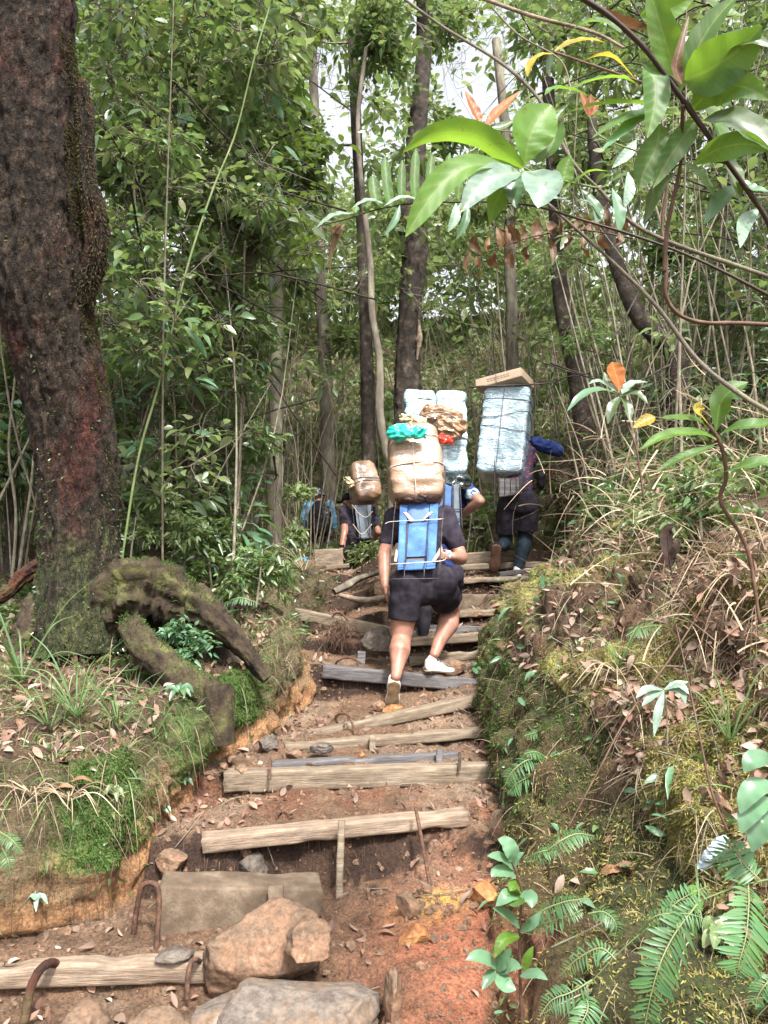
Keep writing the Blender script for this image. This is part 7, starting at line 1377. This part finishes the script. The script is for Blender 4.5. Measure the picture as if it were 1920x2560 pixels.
herb(1820, 1860, 16, .24, 'grass', 'grass tuft on the right slope near the right edge', 'strap', .035, 1.4, 10, 'grass tufts', .02, 'grass_tuft', cat='grass')
herb(180, 2010, 18, .22, 'straw', 'sheaf of pale dry grass hanging over the left moss patch', 'strap', .03, .3, 11, 'grass tufts', .04, 'grass_tuft', cat='grass')
herb(80, 2000, 16, .24, 'straw', 'dry grass hanging at the far left above the moss', 'strap', .03, .3, 12, 'grass tufts', .04, 'grass_tuft', cat='grass')
herb(355, 1640, 9, .11, 'leaf_teal', 'leafy seedling in front of the mossy log, left of its middle', 'lan', .3, .5, 21, h=.10)
herb(330, 1540, 8, .11, 'leaf_teal', 'seedling with narrow leaves on the foot of the arching root', 'lan', .3, .5, 22, h=.12)
herb(455, 1545, 12, .10, 'leaf_pale', 'pale-leaved seedling inside the dark hollow under the root', 'lan', .35, .4, 23, h=.12)
herb(470, 1600, 9, .10, 'leaf_pale', 'lower pale seedling at the mouth of the dark hollow', 'lan', .35, .4, 24, h=.10)
herb(450, 1750, 6, .09, 'leaf_teal', 'seedling drooping over the bank below the mossy log', 'lan', .35, .3, 25, h=.06)
herb(290, 2000, 6, .06, 'leaf_lite', 'small bright seedling over the vivid green moss patch', 'ov', .45, .3, 26)
herb(455, 1970, 6, .07, 'leaf_teal', 'small seedling at the edge of the left bank above the peg', 'ov', .4, .3, 27)
herb(95, 2275, 5, .05, 'leaf_pale', 'tiny pale seedling at the lower left of the moss patch', 'ov', .4, .2, 28)
herb(1225, 1955, 7, .05, 'leaf_teal', 'dark seedling beside the thin black peg', 'ov', .5, .3, 29)
herb(1590, 1370, 12, .13, 'leaf_lite', 'leafy green herb on the right slope behind the trail', 'lan', .28, .7, 30, h=.18)
herb(1530, 1290, 12, .14, 'leaf_teal', 'narrow-leaved herb above the dark buttress root', 'lan', .18, .7, 31, h=.18)
herb(1760, 1330, 16, .12, 'leaf_lite', 'small palm-like sprig on the upper right slope', 'lan', .15, .8, 32, h=.2)
herb(1790, 2370, 6, .06, 'leaf_lite', 'light green seedling with round leaves between the fern fronds', 'ov', .8, .4, 33)
herb(1740, 2280, 3, .06, 'leaf_bright', 'single yellow-green leaf above the fern', 'ov', .7, .4, 34)
for i, (px, py, m_, lb) in enumerate(((1520, 2110, 'leaf_dead', 'large pinkish dead leaf curled in the middle of the right bank'), (1540, 2165, 'leaf_dead', 'second dead leaf just under the pinkish curled one'), (1410, 2185, 'litter', 'tan dead leaves caught left of the fern, lower right'), (170, 1960, 'leaf_dead', 'big curled dead leaf in the dry grass at the left edge'), (40, 1790, 'leaf_dead', 'pinkish dead leaf at the left edge under the trunk'), (1780, 1720, 'leaf_dead', 'reddish dead leaf leaning on the upper right slope'), (1830, 2030, 'leaf_dead', 'brown broad dead leaf left of the bluish plant'), (1570, 1960, 'straw', 'curled papery dead leaf beside the silvery whorl'))):
    loc, nr = hit(px, py)
    if loc is None: continue
    c = A(loc)+A(nr)*.02; g = G(); rs = np.random.RandomState(i)
    for q in range(2):
        d = unit(rs.normal(0, 1, 3)*A([1, .6, .5])); curve_leaf(g, [c, c+d*.05+A([0, -.01, .012]), c+d*.10+A([0, -.01, -.01])], .034, 'lan', (rs.uniform(-.6, .6), -.6, 1), rs.uniform(-.8, .8)); c = c+A([.02, -.01, -.02])
    tag(obj('dead_leaf', g, M[m_]), lb, 'dead leaf')
g = G(); q = [P(1750, 2170, 2.35), P(1775, 2140, 2.33), P(1800, 2110, 2.32), P(1818, 2095, 2.32)]; bark_tube(g, q, [.012, .022, .018, .010], 14, 40, .5, .4, 4); tag(obj('dead_branch', g, M['wrap_white']), 'short whitish lichen-covered piece of dead wood on the right bank', 'dead wood')
g = G(); tube(g, [P(1375, 2370, 2.5), P(1430, 2345, 2.45), P(1480, 2320, 2.42), P(1515, 2300, 2.42)], [.003, .0025, .002, .001], 6, 30, .3, 20); tag(obj('dead_branch', g, M['bark_grey']), 'thin curved grey twig under the small fern, lower right', 'twig')
g = G(); tube(g, [P(1420, 2070, 2.7), P(1500, 1920, 2.8), P(1570, 1790, 2.9), P(1680, 1640, 3.1), P(1780, 1480, 3.3)], [.003, .004, .004, .004, .003], 6, 50, .2, 12); tag(obj('dead_branch', g, M['stem_brown']), 'long thin brown stick slanting up across the right bank', 'twig')
g = G(); tube(g, [P(1820, 2080, 2.5), P(1780, 1980, 2.52), P(1745, 1820, 2.6), P(1720, 1700, 2.7), P(1690, 1560, 2.8)], [.004, .004, .0035, .003, .002], 6, 50, .2, 12); tag(obj('dead_branch', g, M['stem_brown']), 'thin brown stem rising from the mossy ridge left of the bluish plant', 'twig')
